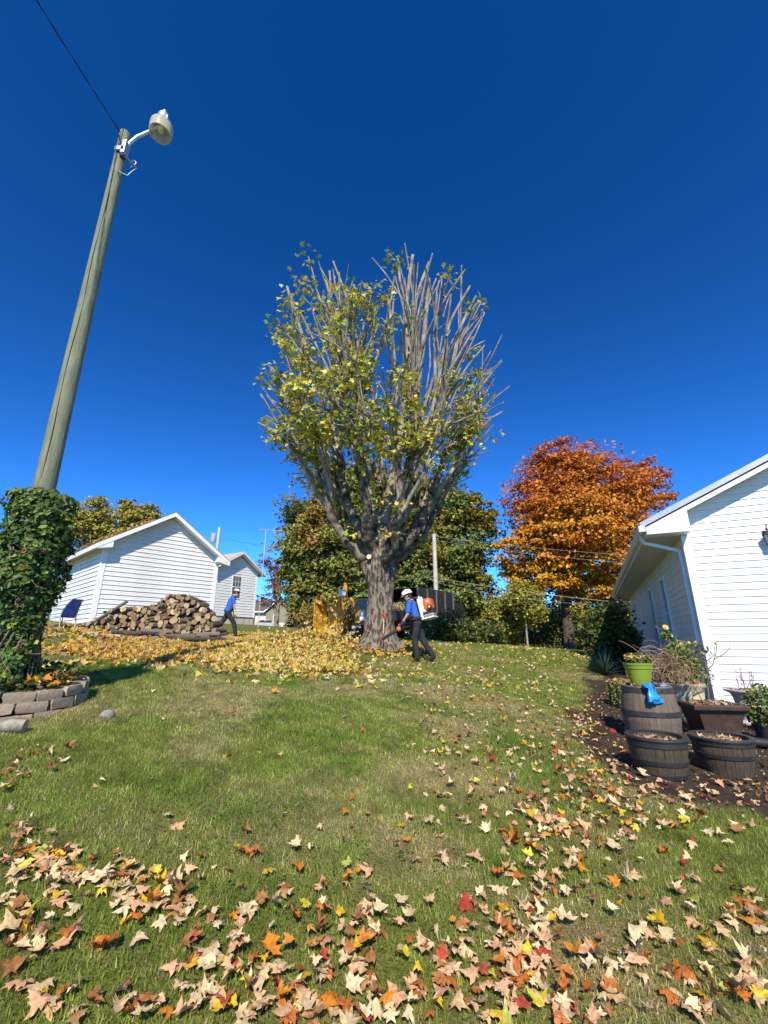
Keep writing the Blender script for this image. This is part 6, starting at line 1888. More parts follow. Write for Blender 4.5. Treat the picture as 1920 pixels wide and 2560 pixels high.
mb = MB(); mb.lathe([(0.0,HB-0.012),(0.17,HB-0.012),(BR(1)-0.028,HB-0.01),(BR(1)-0.026,HB+0.008),(BR(1)+0.006,HB+0.008),(BR(1)+0.008,HB-0.003)], 48, close=False); mb.build('lid', pm('barrel_lid', (0.20,0.18,0.14), (0.13,0.12,0.10), scale=6, rough=0.85, dirt=(0.3,0.25,0.17), dirt_scale=9), bar, smooth=True)
dl = dead_leaves(bar, BR(1)-0.06, HB-0.01, 14, 5, (0.04,0.08))
# green pot
gp = thing('green_pot', 'lime green pot of yellowing leaves standing on the tall barrel', 'flower pot', q3 + Vector((-0.01, 0.09, HB-0.004)))
M_LIME = pm('lime_plastic', (0.23,0.31,0.035), (0.19,0.26,0.03), scale=3, rough=0.45)
mb = MB(); mb.lathe([(0.0,0.0),(0.105,0.0),(0.11,0.004),(0.135,0.12),(0.152,0.205),(0.160,0.207),(0.166,0.245),(0.172,0.247),(0.176,0.275),(0.165,0.275),(0.158,0.25),(0.0,0.245)], 40, close=False); mb.build('pot', M_LIME, gp, smooth=True)
def bush(parent, name, n, c, r, size, pal, seed, shape=OVAL, mat=None, nrm=0.5, stuff=True):
    rs = np.random.default_rng(seed)
    d = rs.normal(size=(n, 3)); d /= np.linalg.norm(d, axis=1, keepdims=True)
    P = d*(0.35+0.65*rs.random((n, 1))**0.5)*np.array(r) + np.array(c)
    V_, F_, C_c = leaf_arrays(P, rs.uniform(size*0.6, size*1.3, n), np.array([0,-0.1,0.6]) + d*0.6 + rs.normal(size=(n,3))*nrm, pick(pal, n, rs, 0.18), shape, rs, 0.3)
    o = finish(name, np_mesh(name, V_, F_, C_c), mat or M_LEAF, parent)
    if stuff: tag(o, kind='stuff')
    return o
bush(gp, 'foliage', 700, (0.01,0,0.31), (0.155,0.155,0.085), 0.045, [(4,(0.05,0.075,0.02)),(2,(0.10,0.12,0.025)),(1.2,(0.42,0.26,0.05)),(1,(0.5,0.36,0.10))], 61)
bush(gp, 'flowers', 90, (-0.09,-0.03,0.34), (0.08,0.09,0.06), 0.04, [(3,(0.52,0.36,0.09)),(1,(0.6,0.42,0.16))], 62)
# blue bag hooked over the rim
bag = MB()
rsb = random.Random(4)
rows = []
for i, (w, z, y) in enumerate([(0.055,0.02,0.03),(0.06,0.03,-0.02),(0.05,0.0,-0.06),(0.035,-0.05,-0.075),(0.05,-0.10,-0.085),(0.075,-0.15,-0.09),(0.07,-0.19,-0.085),(0.055,-0.205,-0.08)]):
    rows.append([(w*math.cos(a) + rsb.uniform(-0.02,0.02), y + w*0.4*math.sin(a) + rsb.uniform(-0.012,0.012), z*0.85 + rsb.uniform(-0.018,0.018)) for a in [2*math.pi*k/14 for k in range(14)]])
vs = [p for r_ in rows for p in r_]
fs = [(i*14+k, i*14+(k+1) % 14, (i+1)*14+(k+1) % 14, (i+1)*14+k) for i in range(len(rows)-1) for k in range(14)] + [tuple(reversed(range(14))), tuple((len(rows)-1)*14+k for k in range(14))]
bag.add(vs, fs); bag.extrude([(0.04,-0.085,-0.16),(0.11,-0.09,-0.135),(0.12,-0.09,-0.16),(0.10,-0.09,-0.175),(0.05,-0.085,-0.185)], (0,0.006,0))
o = bag.build('plastic_bag', pm('blue_plastic', (0.01,0.22,0.72), (0.03,0.32,0.82), scale=14, rough=0.22, spec=0.6), smooth=True, angle=25)
o.location = q3 + Vector((-0.12, -BR(1)+0.03, HB+0.02)); tag(o, 'crumpled bright blue plastic bag hanging over the rim of the tall barrel', 'bag')
mb = MB(); mb.tube([(-0.06,0,0.03),(0.06,0.01,0.03)], 0.03, 14); mb.build('drink_can', pm('silver_can', (0.6,0.6,0.6), (0.12,0.12,0.13), scale=20, rough=0.3, metal=0.7), smooth=True)
o = bpy.data.objects['drink_can']; o.location = q3 + Vector((0.10,-0.20,HB-0.012)); tag(o, 'silver and black can lying on the lid of the tall barrel', 'can')
mb = MB(); mb.tube([(-0.05,0,0.012),(-0.02,0.02,0.03),(0.03,0.02,0.035),(0.07,-0.01,0.012)], [0.014,0.02,0.02,0.012], 8)
o = mb.build('garden_glove', pm('dark_glove', (0.06,0.035,0.025), (0.03,0.02,0.018), scale=16, rough=0.8), smooth=True); o.location = q3 + Vector((-0.0,-0.17,HB-0.012)); tag(o, 'small dark crumpled glove lying on the lid of the tall barrel', 'glove')
# trailing succulent pot behind the barrel
q4 = base_of(1565, 1775, 0.16)
sp_ = thing('trailing_pot', 'dark square pot with yellow green trailing stems left of the tall barrel', 'flower pot', q4)
mb = MB(); mb.extrude([(-0.18,-0.16,0),(0.18,-0.16,0),(0.18,0.16,0),(-0.18,0.16,0)], (0,0,0.38)); o = mb.build('pot', M_DKPOT, sp_, bevel=0.015)
mb = MB(); mb.box(-0.205,0.205,-0.185,0.185,0.36,0.40); mb.build('rim', M_DKPOT, sp_, bevel=0.01)
rs = np.random.default_rng(71)
Pq = []
for k in range(34):
    x0 = rs.uniform(-0.22, -0.03); y0 = rs.uniform(-0.20, -0.05) if k % 3 else rs.uniform(-0.2, 0.1)
    L = rs.uniform(0.15, 0.42)
    for i in range(40):
        f = i/39; xx = x0 - 0.03*min(1, f*5); yy = y0 - 0.04*min(1, f*5) if x0 > -0.15 else y0
        Pq.append((xx + rs.normal()*0.012, yy + rs.normal()*0.012, 0.42 - L*f))
Pq = np.array(Pq)
V_, F_, C_c = leaf_arrays(Pq, rs.uniform(0.014, 0.032, len(Pq)), rs.normal(size=Pq.shape) + np.array([-0.3,-0.5,0.4]), pick([(3,(0.30,0.32,0.05)),(2,(0.16,0.22,0.04)),(1,(0.46,0.40,0.10)),(0.6,(0.45,0.22,0.07))], len(Pq), rs, 0.15), OVAL, rs, 0.3)
tag(finish('trailing_stems', np_mesh('trailing_stems', V_, F_, C_c), M_LEAF, sp_), kind='stuff')
dead_leaves(sp_, 0.2, 0.405, 110, 72, (0.03,0.07), rect=(0.18,0.16), pal=[(3,(0.5,0.3,0.14)),(2,(0.42,0.17,0.07)),(2,(0.55,0.42,0.22))])
# cream urn with rose and curly sedge
q5 = base_of(1735, 1812, 0.24)
urn = thing('cream_urn', 'tall cream urn overgrown with roses and curly brown sedge', 'urn', q5)
M_CRU = pm('cream_ceramic', (0.66,0.54,0.33), (0.60,0.48,0.29), scale=4, rough=0.55, dirt=(0.35,0.28,0.17), dirt_scale=5)
mb = MB(); mb.lathe([(0.0,0.0),(0.17,0.0),(0.185,0.02),(0.20,0.10),(0.21,0.30),(0.215,0.42),(0.235,0.50),(0.275,0.535),(0.28,0.56),(0.265,0.565),(0.24,0.54),(0.0,0.53)], 44, close=False); mb.build('pot', M_CRU, urn, smooth=True)
rs = np.random.default_rng(81)
sg = MB(); sg2 = MB()
for k in range(380):
    a = rs.uniform(0, 6.28); el = rs.uniform(0.75, 1.55); L = rs.uniform(0.55, 1.0)
    p = Vector((-0.13 + rs.normal()*0.06, 0.10 + rs.normal()*0.06, 0.60)); d = Vector((math.cos(a)*math.cos(el), math.sin(a)*math.cos(el), math.sin(el)))
    cu = Vector(rs.normal(size=3)); pts = [p.copy()]
    for i in range(11):
        d = (d + Vector((0,0,-0.03-0.014*i)) + cu.cross(d)*(0.08 + 0.06*i)).normalized(); p = p + d*L/11; pts.append(p.copy())
    (sg if k % 2 else sg2).tube(pts, [0.0042*(1-0.5*i/11) for i in range(12)], 3)
tag(sg.build('curly_sedge', pm('sedge_tan', (0.42,0.30,0.17), (0.30,0.20,0.11), scale=9, rough=0.8), urn), kind='stuff')
tag(sg2.build('curly_sedge', pm('sedge_brown', (0.26,0.165,0.095), (0.36,0.26,0.15), scale=9, rough=0.8), urn), kind='stuff')
RP = [(4,(0.09,0.16,0.02)),(3,(0.15,0.235,0.028)),(2,(0.24,0.30,0.03)),(1,(0.045,0.085,0.018)),(0.6,(0.46,0.40,0.04))]
bush(urn, 'rose_foliage', 900, (0.10,0.08,0.78), (0.24,0.20,0.21), 0.062, RP, 82)
bush(urn, 'rose_foliage', 420, (0.02,0.06,1.03), (0.20,0.18,0.20), 0.058, RP, 83)
bush(urn, 'rose_foliage', 60, (-0.14,0.05,1.30), (0.09,0.05,0.08), 0.07, RP, 84)
rc = MB()
for (x, y, z) in ((-0.15,0.04,1.40),(0.17,-0.06,1.14),(0.0,-0.05,1.12),(-0.04,-0.08,1.05),(0.05,-0.1,0.95),(0.25,-0.1,0.8),(-0.05,0,0.9)):
    rc.tube([(0.02,0,0.52),(x*0.4,y*0.5,0.5+(z-0.5)*0.55),(x,y,z)], [0.007,0.006,0.004], 6)
rc.build('rose_cane', M_STEM, urn, smooth=True)
M_ROSE = pm('yellow_petal', (0.72,0.50,0.05), (0.66,0.58,0.22), scale=14, rough=0.6)
def rose_mesh():
    mb = MB()
    for ring_i, (n, r, lift) in enumerate(((7,0.045,0.0),(5,0.032,0.010),(4,0.018,0.018))):
        for k in range(n):
            a = 2*math.pi*k/n + ring_i*0.5
            c, s = math.cos(a), math.sin(a)
            mb.add([(0,0,lift*0.4),(r*(c*0.6-s*0.45),r*(s*0.6+c*0.45),lift+0.008),(r*c,r*s,lift+0.016),(r*(c*0.6+s*0.45),r*(s*0.6-c*0.45),lift+0.008)], [(0,3,2,1)])
    me = mb.mesh('rose'); me.materials.append(M_ROSE); return me
RM = rose_mesh()
for (x, y, z, s_) in ((-0.15,0.03,1.42,1.1),(0.18,-0.12,1.15,1.4),(-0.03,-0.12,1.16,0.8),(0.03,-0.15,1.06,0.8),(0.10,-0.1,1.18,0.55),(-0.08,-0.1,1.12,0.8)):
    o = bpy.data.objects.new('rose', RM); link(o, urn); o.location = (x,y,z); o.scale = (s_,)*3; o.rotation_euler = (random.uniform(0.5,1.1), random.uniform(-0.4,0.4), random.uniform(0,6))
dead_leaves(urn, 0.24, 0.545, 60, 85, (0.04,0.09))
# brown square planter with leggy rose
q6 = base_of(1792, 1852, 0.30)
sq = thing('brown_planter', 'dark brown square tapered planter with a leggy bare rose', 'planter', q6, R(-8))
M_BRN = pm('brown_resin', (0.07,0.035,0.022), (0.045,0.025,0.017), scale=5, rough=0.55, dirt=(0.12,0.07,0.045), dirt_scale=5)
def frustum(mb, a0, b0, z0, a1, b1, z1, m=0):
    mb.add([(-a0,-b0,z0),(a0,-b0,z0),(a0,b0,z0),(-a0,b0,z0),(-a1,-b1,z1),(a1,-b1,z1),(a1,b1,z1),(-a1,b1,z1)], [(3,2,1,0),(4,5,6,7),(0,1,5,4),(1,2,6,5),(2,3,7,6),(3,0,4,7)], m)
mb = MB(); frustum(mb, 0.20,0.20,0.0, 0.285,0.25,0.36); mb.build('pot', M_BRN, sq, bevel=0.012)
for (x0,x1,y0,y1) in ((-0.35,0.35,-0.31,-0.235),(-0.35,0.35,0.235,0.31),(-0.35,-0.275,-0.234,0.234),(0.275,0.35,-0.234,0.234)):
    mb = MB(); mb.box(x0,x1,y0,y1,0.362,0.43); mb.build('rim', M_BRN, sq, bevel=0.014)
mb = MB(); mb.box(-0.274,0.274,-0.234,0.234,0.364,0.385); mb.build('soil', M_SOIL, sq)
dead_leaves(sq, 0.2, 0.39, 150, 91, (0.03,0.075), rect=(0.26,0.22))
cn = MB()
for path in ([(-0.06,0,0.38),(-0.14,-0.05,0.55),(-0.24,-0.06,0.72),(-0.27,-0.05,0.86)], [(0.0,0,0.38),(0.02,0,0.6),(0.03,0.02,0.82),(0.10,0.03,0.98),(0.20,0.0,1.06),(0.22,0,1.20)], [(0.03,0.02,0.82),(0.16,0.03,0.92),(0.24,0.02,1.10),(0.27,0.0,1.26)], [(0.20,0.03,1.0),(0.34,0.03,1.07),(0.43,0.02,1.15),(0.44,0.01,1.24)], [(0.02,0,0.6),(0.05,-0.02,0.9),(0.02,-0.02,1.1),(-0.02,0,1.24)]):
    cn.tube(path, [0.0085 - 0.0055*i/(len(path)-1) for i in range(len(path))], 6)
cn.build('cane', pm('rose_cane_wood', (0.22,0.17,0.10), (0.15,0.13,0.07), scale=12, rough=0.8), sq, smooth=True)
bush(sq, 'foliage', 70, (0.03,0.0,1.08), (0.14,0.08,0.16), 0.05, [(3,(0.16,0.18,0.05)),(2,(0.30,0.28,0.12)),(2,(0.22,0.12,0.08))], 93)
bush(sq, 'foliage', 60, (0.03,0.0,0.78), (0.10,0.07,0.16), 0.05, [(3,(0.12,0.16,0.04)),(2,(0.30,0.28,0.12))], 94)
o = bpy.data.objects.new('rose', RM); link(o, sq); o.location = (0.23,-0.01,1.21); o.scale = (0.95,)*3; o.rotation_euler = (0.9,0.3,0.2)
# grey urn with purple spikes
q7 = base_of(1878, 1815, 0.16)
gu = thing('grey_urn', 'flared grey pedestal urn with dry purple flower spikes by the house wall', 'urn', q7)
mb = MB(); mb.lathe([(0.0,0.0),(0.15,0.0),(0.15,0.03),(0.09,0.06),(0.075,0.12),(0.10,0.16),(0.13,0.24),(0.15,0.34),(0.165,0.42),(0.20,0.47),(0.27,0.50),(0.275,0.52),(0.255,0.525),(0.2,0.50),(0.0,0.49)], 44, close=False); mb.build('pot', pm('grey_ceramic', (0.46,0.455,0.44), (0.40,0.395,0.38), scale=4, rough=0.6), gu, smooth=True)
rs = np.random.default_rng(95); sk = MB(); PP = []
for k in range(9):
    x = rs.uniform(-0.15, 0.12); y = rs.uniform(-0.1, 0.1); h = rs.uniform(0.18, 0.46); lean = rs.normal()*0.08
    sk.tube([(x,y,0.49),(x+lean*0.5,y,0.49+h*0.5),(x+lean,y,0.49+h)], [0.004,0.0035,0.002], 5)
    for i in range(26):
        f = 0.25 + 0.75*i/25; PP.append((x+lean*f+rs.normal()*0.008, y+rs.normal()*0.008, 0.49+h*f))
sk.build('stalk', pm('plum_stalk', (0.22,0.10,0.12), (0.16,0.08,0.09), rough=0.8), gu)
PP = np.array(PP)
V_, F_, C_c = leaf_arrays(PP, rs.uniform(0.010,0.026,len(PP)), rs.normal(size=PP.shape)+np.array([0,-0.5,0.3]), pick([(3,(0.26,0.11,0.16)),(2,(0.34,0.18,0.20)),(1,(0.28,0.18,0.12))], len(PP), rs, 0.15), OVAL, rs, 0.3)
tag(finish('flower_spikes', np_mesh('flower_spikes', V_, F_, C_c), M_LEAF, gu), kind='stuff')
dead_leaves(gu, 0.22, 0.49, 60, 96, (0.03,0.06), pal=[(2,(0.36,0.24,0.18)),(1,(0.3,0.14,0.14))])
# green bowl
q8 = base_of(1880, 1822, 0.02)
q8 = q8 + Vector((0.06, -0.25, 0)); q8.z = T(q8.x, q8.y)
gb = thing('green_bowl', 'glazed green bowl planter full of tan leaves before the grey urn', 'flower pot', q8)
mb = MB(); mb.lathe([(0.0,0.0),(0.10,0.0),(0.13,0.05),(0.165,0.15),(0.175,0.21),(0.185,0.215),(0.188,0.24),(0.175,0.24),(0.165,0.215),(0.0,0.21)], 40, close=False); mb.build('pot', pm('green_glaze', (0.10,0.16,0.035), (0.07,0.12,0.03), scale=4, rough=0.3), gb, smooth=True)
dead_leaves(gb, 0.16, 0.215, 130, 97, (0.03,0.075), dome=0.05)
# potted shrub at the right edge
q9 = base_of(1935, 1872, 0.05)
sb = thing('potted_shrub', 'bushy yellow green potted shrub in front of the house wall', 'shrub', q9)
mb = MB(); mb.lathe([(0.0,0.0),(0.13,0.0),(0.17,0.26),(0.18,0.28),(0.165,0.28),(0.0,0.26)], 32, close=False); mb.build('pot', M_DKPOT, sb, smooth=True)
bush(sb, 'foliage', 1500, (0.02,0,0.46), (0.26,0.25,0.32), 0.052, [(4,(0.06,0.11,0.022)),(3,(0.11,0.17,0.03)),(1.5,(0.26,0.27,0.04)),(0.8,(0.44,0.30,0.05))], 98)
# blue bottle and drain pipe
q10 = ground_at(1845, 1856)
mb = MB(); mb.lathe([(0.0,0.0),(0.032,0.0),(0.036,0.01),(0.034,0.10),(0.02,0.14),(0.014,0.165),(0.016,0.175),(0.0,0.178)], 20, close=False)
o = mb.build('blue_bottle', glassmat('cobalt_glass', (0.012,0.02,0.30), 0.12), smooth=True); o.location = q10; o.scale = (1.15,1.15,1.15)
tag(o, 'small cobalt blue bottle standing behind the leaf filled half barrel', 'bottle')
a = base_of(1862, 1872, 0.1); b_ = Vector((a.x+1.3, a.y-0.25, 0)); b_.z = T(b_.x, b_.y)
pp = []; rr_ = []
for i in range(90):
    f = i/89; p = a.lerp(b_, f); p.z = T(p.x, p.y) + 0.07 + 0.02*math.sin(f*5); pp.append(p); rr_.append(0.058 if i % 2 else 0.048)
mb = MB(); mb.tube(pp, rr_, 14); tag(mb.build('drain_pipe', M_BBLK, smooth=True, angle=70), 'black corrugated drain pipe lying beside the blue bottle', 'pipe')
# yucca in the house shadow
p = ground_at(1512, 1688)
yc = thing('yucca', 'spiky dark green yucca growing in the shadow of the house', 'plant', p)
rs = np.random.default_rng(99); ym = MB()
for k in range(85):
    a = rs.uniform(0, 6.28); el = rs.uniform(0.1, 1.4); L = rs.uniform(0.5, 0.85)
    d = Vector((math.cos(a)*math.cos(el), math.sin(a)*math.cos(el), math.sin(el))); s = d.cross(Vector((0,0,1))).normalized()
    m1 = d*L*0.5; e = d*L + Vector((0,0,-0.10*(1-el/1.5)))
    ym.add([s*0.014, -s*0.014, m1 - s*0.02, e, m1 + s*0.02, m1*0.9 - Vector((0,0,0.008))], [(0,1,5),(1,2,5),(2,3,5),(3,4,5),(4,0,5)])
ym.build('leaf_rosette', pm('yucca_green', (0.035,0.075,0.045), (0.05,0.10,0.05), scale=5, rough=0.6), yc)

# ============================================================ fallen leaves and grass
rs = np.random.default_rng(123)
TAN = (0.68,0.475,0.25); PINK = (0.68,0.40,0.215); BRWN = (0.36,0.17,0.065); RUST = (0.48,0.15,0.035); RED = (0.42,0.055,0.035); ORG = (0.58,0.22,0.022); GOLD = (0.68,0.42,0.02); YEL = (0.66,0.56,0.05); CREAM = (0.76,0.60,0.335); LIME = (0.38,0.42,0.08)
NEAR_PAL = [('tan', 2.8, TAN), ('cream', 3.0, CREAM), ('peach', 2.4, PINK), ('brown', 1.5, BRWN), ('rust', 1.2, RUST), ('red', 0.4, RED), ('orange', 0.9, ORG), ('golden', 0.65, GOLD), ('yellow', 0.4, YEL), ('pale green', 0.18, LIME)]
# where the leaves lie: drifts traced as pixel clusters (x, y, spread x, spread y, count)
CL = [(60,2160,70,45,40),(180,2200,110,40,70),(330,2230,80,45,45),(40,2330,60,60,35),(60,2400,60,60,26),(420,2290,60,40,22),(520,2300,130,80,40),(560,2410,75,60,75),(700,2290,110,70,55),(800,2240,90,40,30),(700,2500,160,50,70),(880,2440,90,90,90),(920,2330,90,50,40),
      (1130,2370,120,60,80),(1300,2330,80,70,90),(1290,2400,70,60,70),(1340,2170,70,60,80),(1370,2090,60,40,45),(1380,2230,60,40,35),(1180,2460,170,70,70),(1500,2450,140,80,60),(1700,2300,150,90,55),(1650,2450,130,80,60),(1850,2290,80,60,45),(1800,2500,130,60,60),(1880,2400,50,80,40),(1580,2240,130,60,40),
      (40,1950,35,22,16),(90,1905,80,20,10),(40,2080,25,40,8),(100,2500,90,50,30),(300,2480,120,60,22),(450,2530,160,40,40),(980,2540,250,40,70),(1400,2540,220,40,50),(250,2350,120,60,16),(1000,2170,60,40,14),(1110,2160,40,20,8),(1500,1960,80,50,85),(1440,1860,60,50,75),(1530,2050,130,40,60),(1700,2060,170,50,55),(1620,1990,80,25,40),(1470,1800,45,25,45),(1820,1985,80,30,35),(1560,1900,30,40,22)]
CL = [(c[0], c[1], c[2], c[3], max(3, int(c[4]*(0.95 if c[0] < 400 and 2070 < c[1] < 2300 else (0.40 if c[1] > 2070 else 0.9))))) for c in CL]
px = np.concatenate([rs.normal(c[0], c[2]*0.8, c[4]) for c in CL]); py = np.concatenate([rs.normal(c[1], c[3]*0.8, c[4]) for c in CL])
# scattered singles over the lawn
def scatter(n, x0, x1, y0, y1):
    return rs.uniform(x0, x1, n), rs.uniform(y0, y1, n)
for (n, x0, x1, y0, y1) in ((60,0,1920,2050,2560),(26,100,1100,1700,2150),(230,1050,1420,1680,1900),(150,1000,1330,1640,1760),(120,1230,1480,1880,2150),(40,1000,1250,1850,2100),(120,1100,1450,1640,1700)):
    a, b = scatter(n, x0, x1, y0, y1); px = np.r_[px, a]; py = np.r_[py, b]
ok = (py < 2640) & (py > 1635) & (px > -80) & (px < 2000)
px, py = px[ok], py[ok]
gx, gy, gz_ = hit(px, py)
ok = np.isfinite(gx) & (gy < 13)
# keep clear of the pots
for q, r_ in ((q1,0.3),(q2,0.3),(q3,0.36),(q4,0.2),(q5,0.24),(q6,0.28),(q7,0.2),(q8,0.16),(q9,0.16)):
    ok &= np.hypot(gx-q.x, gy-q.y) > r_
ok &= np.hypot(gx-RC.x, gy-RC.y) > 0.78
gx, gy, gz_ = gx[ok], gy[ok], gz_[ok]
dist = np.sqrt(gx**2 + gy**2 + (gz_-EYE)**2)
size = np.clip(rs.lognormal(np.log(0.057), 0.28, len(gx)), 0.035, 0.115)*np.where(gy > 4.2, 1.0, 1.0)
w = np.array([p[1] for p in NEAR_PAL]); w /= w.sum()
kind = rs.choice(len(NEAR_PAL), size=len(gx), p=w)
order = np.argsort(-(size/dist))
# the 300 that show largest, each an object
VAR = 4
lmesh = {}
for ci, (nm, _, c) in enumerate(NEAR_PAL):
    for v_ in range(VAR):
        r2 = np.random.default_rng(1000 + ci*10 + v_)
        c1 = np.clip(np.array(c)*(1 + r2.normal()*0.08), 0.01, 0.9)
        V_, F_, C_c = leaf_arrays(np.zeros((1,3)), [1.0], np.array([[0,0,1.0]]), [c1], MAPLE, r2, 0.40)
        sh = np.array(MAPLE); blend = np.clip(np.hypot(sh[:,0], sh[:,1]-0.36)*1.2, 0, 1)[:, None]   # leaves pale or redden towards the lobes
        c2 = np.array([BRWN, RUST, TAN, CREAM][v_])
        C_c = C_c*(1 - 0.35*blend) + c2*0.35*blend
        V_[:, 2] += 0.0
        k = len(V_)
        st0 = V_[1]; dr = V_[1] - V_[0]; dr /= np.linalg.norm(dr)
        s_ = np.cross(dr, [0,0,1]); 
        stem = np.array([st0 + s_*0.012, st0 - s_*0.012, st0 + dr*0.28 + s_*0.03 - s_*0.008, st0 + dr*0.5 + s_*0.10])
        V_ = np.vstack([V_, stem]); F_ = np.vstack([F_, [[k,k+1,k+2],[k+1,k+3,k+2]]]); C_c = np.vstack([C_c, np.tile(np.array([0.32,0.17,0.08]), (4,1))])
        me = np_mesh('maple_leaf', V_, F_, C_c); me.materials.append(M_DRY)
        lmesh[(ci, v_)] = me
def soften(name): return name
pal_rest = []
for rank, i in enumerate(order[:300]):
    nm = NEAR_PAL[kind[i]][0]
    o = bpy.data.objects.new('maple_leaf', lmesh[(int(kind[i]), int(rs.integers(VAR)))]); COL.objects.link(o)
    s = size[i]
    o.scale = (s*rs.uniform(0.85,1.1), s, s)
    up_ = rs.random() < 0.12
    o.location = (gx[i], gy[i], gz_[i] + 0.022 + rs.uniform(0, 0.022))
    o.rotation_euler = (rs.normal()*0.20 + (math.pi if rs.random() < 0.3 else 0), rs.normal()*0.20, rs.uniform(0, 6.28))
    near_n = int((np.hypot(gx-gx[i], gy-gy[i]) < 0.16).sum()) - 1
    where = 'lying on the bare soil by the barrels' if soil_mask(gx[i:i+1], gy[i:i+1])[0] > 0.5 else ('lying alone on the grass' if near_n == 0 else ('touching one other leaf on the grass' if near_n == 1 else ('in a loose cluster on the grass' if near_n < 5 else 'in a thick drift on the grass')))
    sz_ = 'large' if s > 0.088 else ('small' if s < 0.07 else 'medium')
    tag(o, 'fallen %s %s maple leaf %s' % (sz_, nm, where), 'leaf', 'fallen %s maple leaves on the lawn' % nm)
rest = order[300:]
# the litter goes on beside and behind the view
ox = rs.uniform(-7, 6, 1600); oy = rs.uniform(-1.5, 5.5, 1600)
Dd = oy*CP + (Tn(ox, oy)-EYE)*SP
fu = ox/np.maximum(Dd, 0.01)*FPX + 960; fv = 1280 - ((Tn(ox, oy)-EYE)*CP - oy*SP)/np.maximum(Dd, 0.01)*FPX
m = ((Dd < 0.05) | (fu < -40) | (fu > 1960) | (fv > 2600)) & (rs.random(1600) < vnoise(ox, oy, 0.9, 45)*1.1 - 0.15) & (soil_mask(ox, oy) < 0.5) & (np.hypot(ox-RC.x, oy-RC.y) > 0.8)
ox, oy = ox[m], oy[m]
ok_ = rs.choice(len(NEAR_PAL), size=len(ox), p=w)
P = np.stack([np.r_[gx[rest], ox], np.r_[gy[rest], oy], np.r_[gz_[rest], Tn(ox, oy)] + 0.022 + rs.uniform(0, 0.025, len(rest)+len(ox))], 1)
kr = np.r_[kind[rest], ok_]
cols = np.clip(np.array([NEAR_PAL[k][2] for k in kr])*(1 + rs.normal(size=(len(kr),1))*0.12), 0.01, 0.9)
V_, F_, C_c = leaf_arrays(P, np.r_[size[rest], rs.uniform(0.045, 0.09, len(ox))], np.array([0,0,1.0]) + rs.normal(size=P.shape)*0.30, cols, MAPLE, rs, 0.5)
o = finish('fallen_leaves', np_mesh('fallen_leaves', V_, F_, C_c), M_DRY)
tag(o, 'scattered tan and orange maple leaves farther out on the lawn', 'leaves', kind='stuff')

# leaf crumbs and bark bits on the bare soil
n = 5200
wx = rs.uniform(1.0, 6.8, n); wy = rs.uniform(3.2, 9.0, n)
m = (rs.random(n) < soil_mask(wx, wy)) & (rs.random(n) < 0.25 + vnoise(wx, wy, 2.5, 88))
for q, r_ in ((q1,0.22),(q2,0.22),(q3,0.27),(q4,0.2),(q5,0.2),(q6,0.22),(q7,0.16),(q8,0.12),(q9,0.14)):
    m &= np.hypot(wx-q.x, wy-q.y) > r_
wx, wy = wx[m], wy[m]
P = np.stack([wx, wy, Tn(wx, wy) + 0.012 + 0.012*rs.random(len(wx))], 1)
V_, F_, C_c = leaf_arrays(P, rs.uniform(0.015, 0.06, len(wx)), np.array([0,0,1.0]) + rs.normal(size=P.shape)*0.4, pick([(3,TAN),(2,PINK),(3,BRWN),(3,(0.16,0.09,0.05)),(1,CREAM),(3,(0.07,0.045,0.03))], len(wx), rs, 0.18), STAR, rs, 0.5)
o = finish('leaf_litter', np_mesh('leaf_litter', V_, F_, C_c), M_DRY)
tag(o, 'brown crumbled leaf litter on the bare soil round the pots', 'leaves', kind='stuff')

# the raked drifts of yellow leaves by the shed and the maple
def in_poly(px_, py_, poly):
    n = len(poly); inside = np.zeros(len(px_), bool); j = n-1
    for i in range(n):
        xi, yi = poly[i]; xj, yj = poly[j]
        c = ((yi > py_) != (yj > py_)) & (px_ < (xj-xi)*(py_-yi)/(yj-yi+1e-9) + xi)
        inside ^= c; j = i
    return inside
DRIFT = [(115,1625),(150,1618),(300,1612),(420,1616),(560,1606),(700,1590),(830,1594),(860,1625),(835,1660),(860,1686),(830,1696),(760,1690),(640,1690),(520,1682),(470,1655),(300,1652),(210,1668),(140,1672),(110,1650)]
UPPER = [(110,1575),(210,1572),(300,1590),(420,1600),(560,1597),(700,1582),(760,1580),(740,1600),(560,1612),(400,1618),(270,1606),(200,1592),(120,1592)]
P_all = []; C_all = []; S_all = []
YPAL = [(4,(0.60,0.44,0.09)),(2.4,(0.56,0.34,0.035)),(4,(0.62,0.50,0.23)),(1.4,(0.46,0.24,0.045)),(1.2,(0.60,0.55,0.10)),(0.5,(0.34,0.15,0.04)),(0.4,(0.42,0.46,0.08))]
TPAL = [(3,(0.58,0.42,0.17)),(3,(0.56,0.33,0.06)),(1.5,(0.46,0.24,0.08)),(2,(0.62,0.42,0.05)),(0.8,(0.34,0.17,0.07)),(0.5,(0.5,0.2,0.04))]
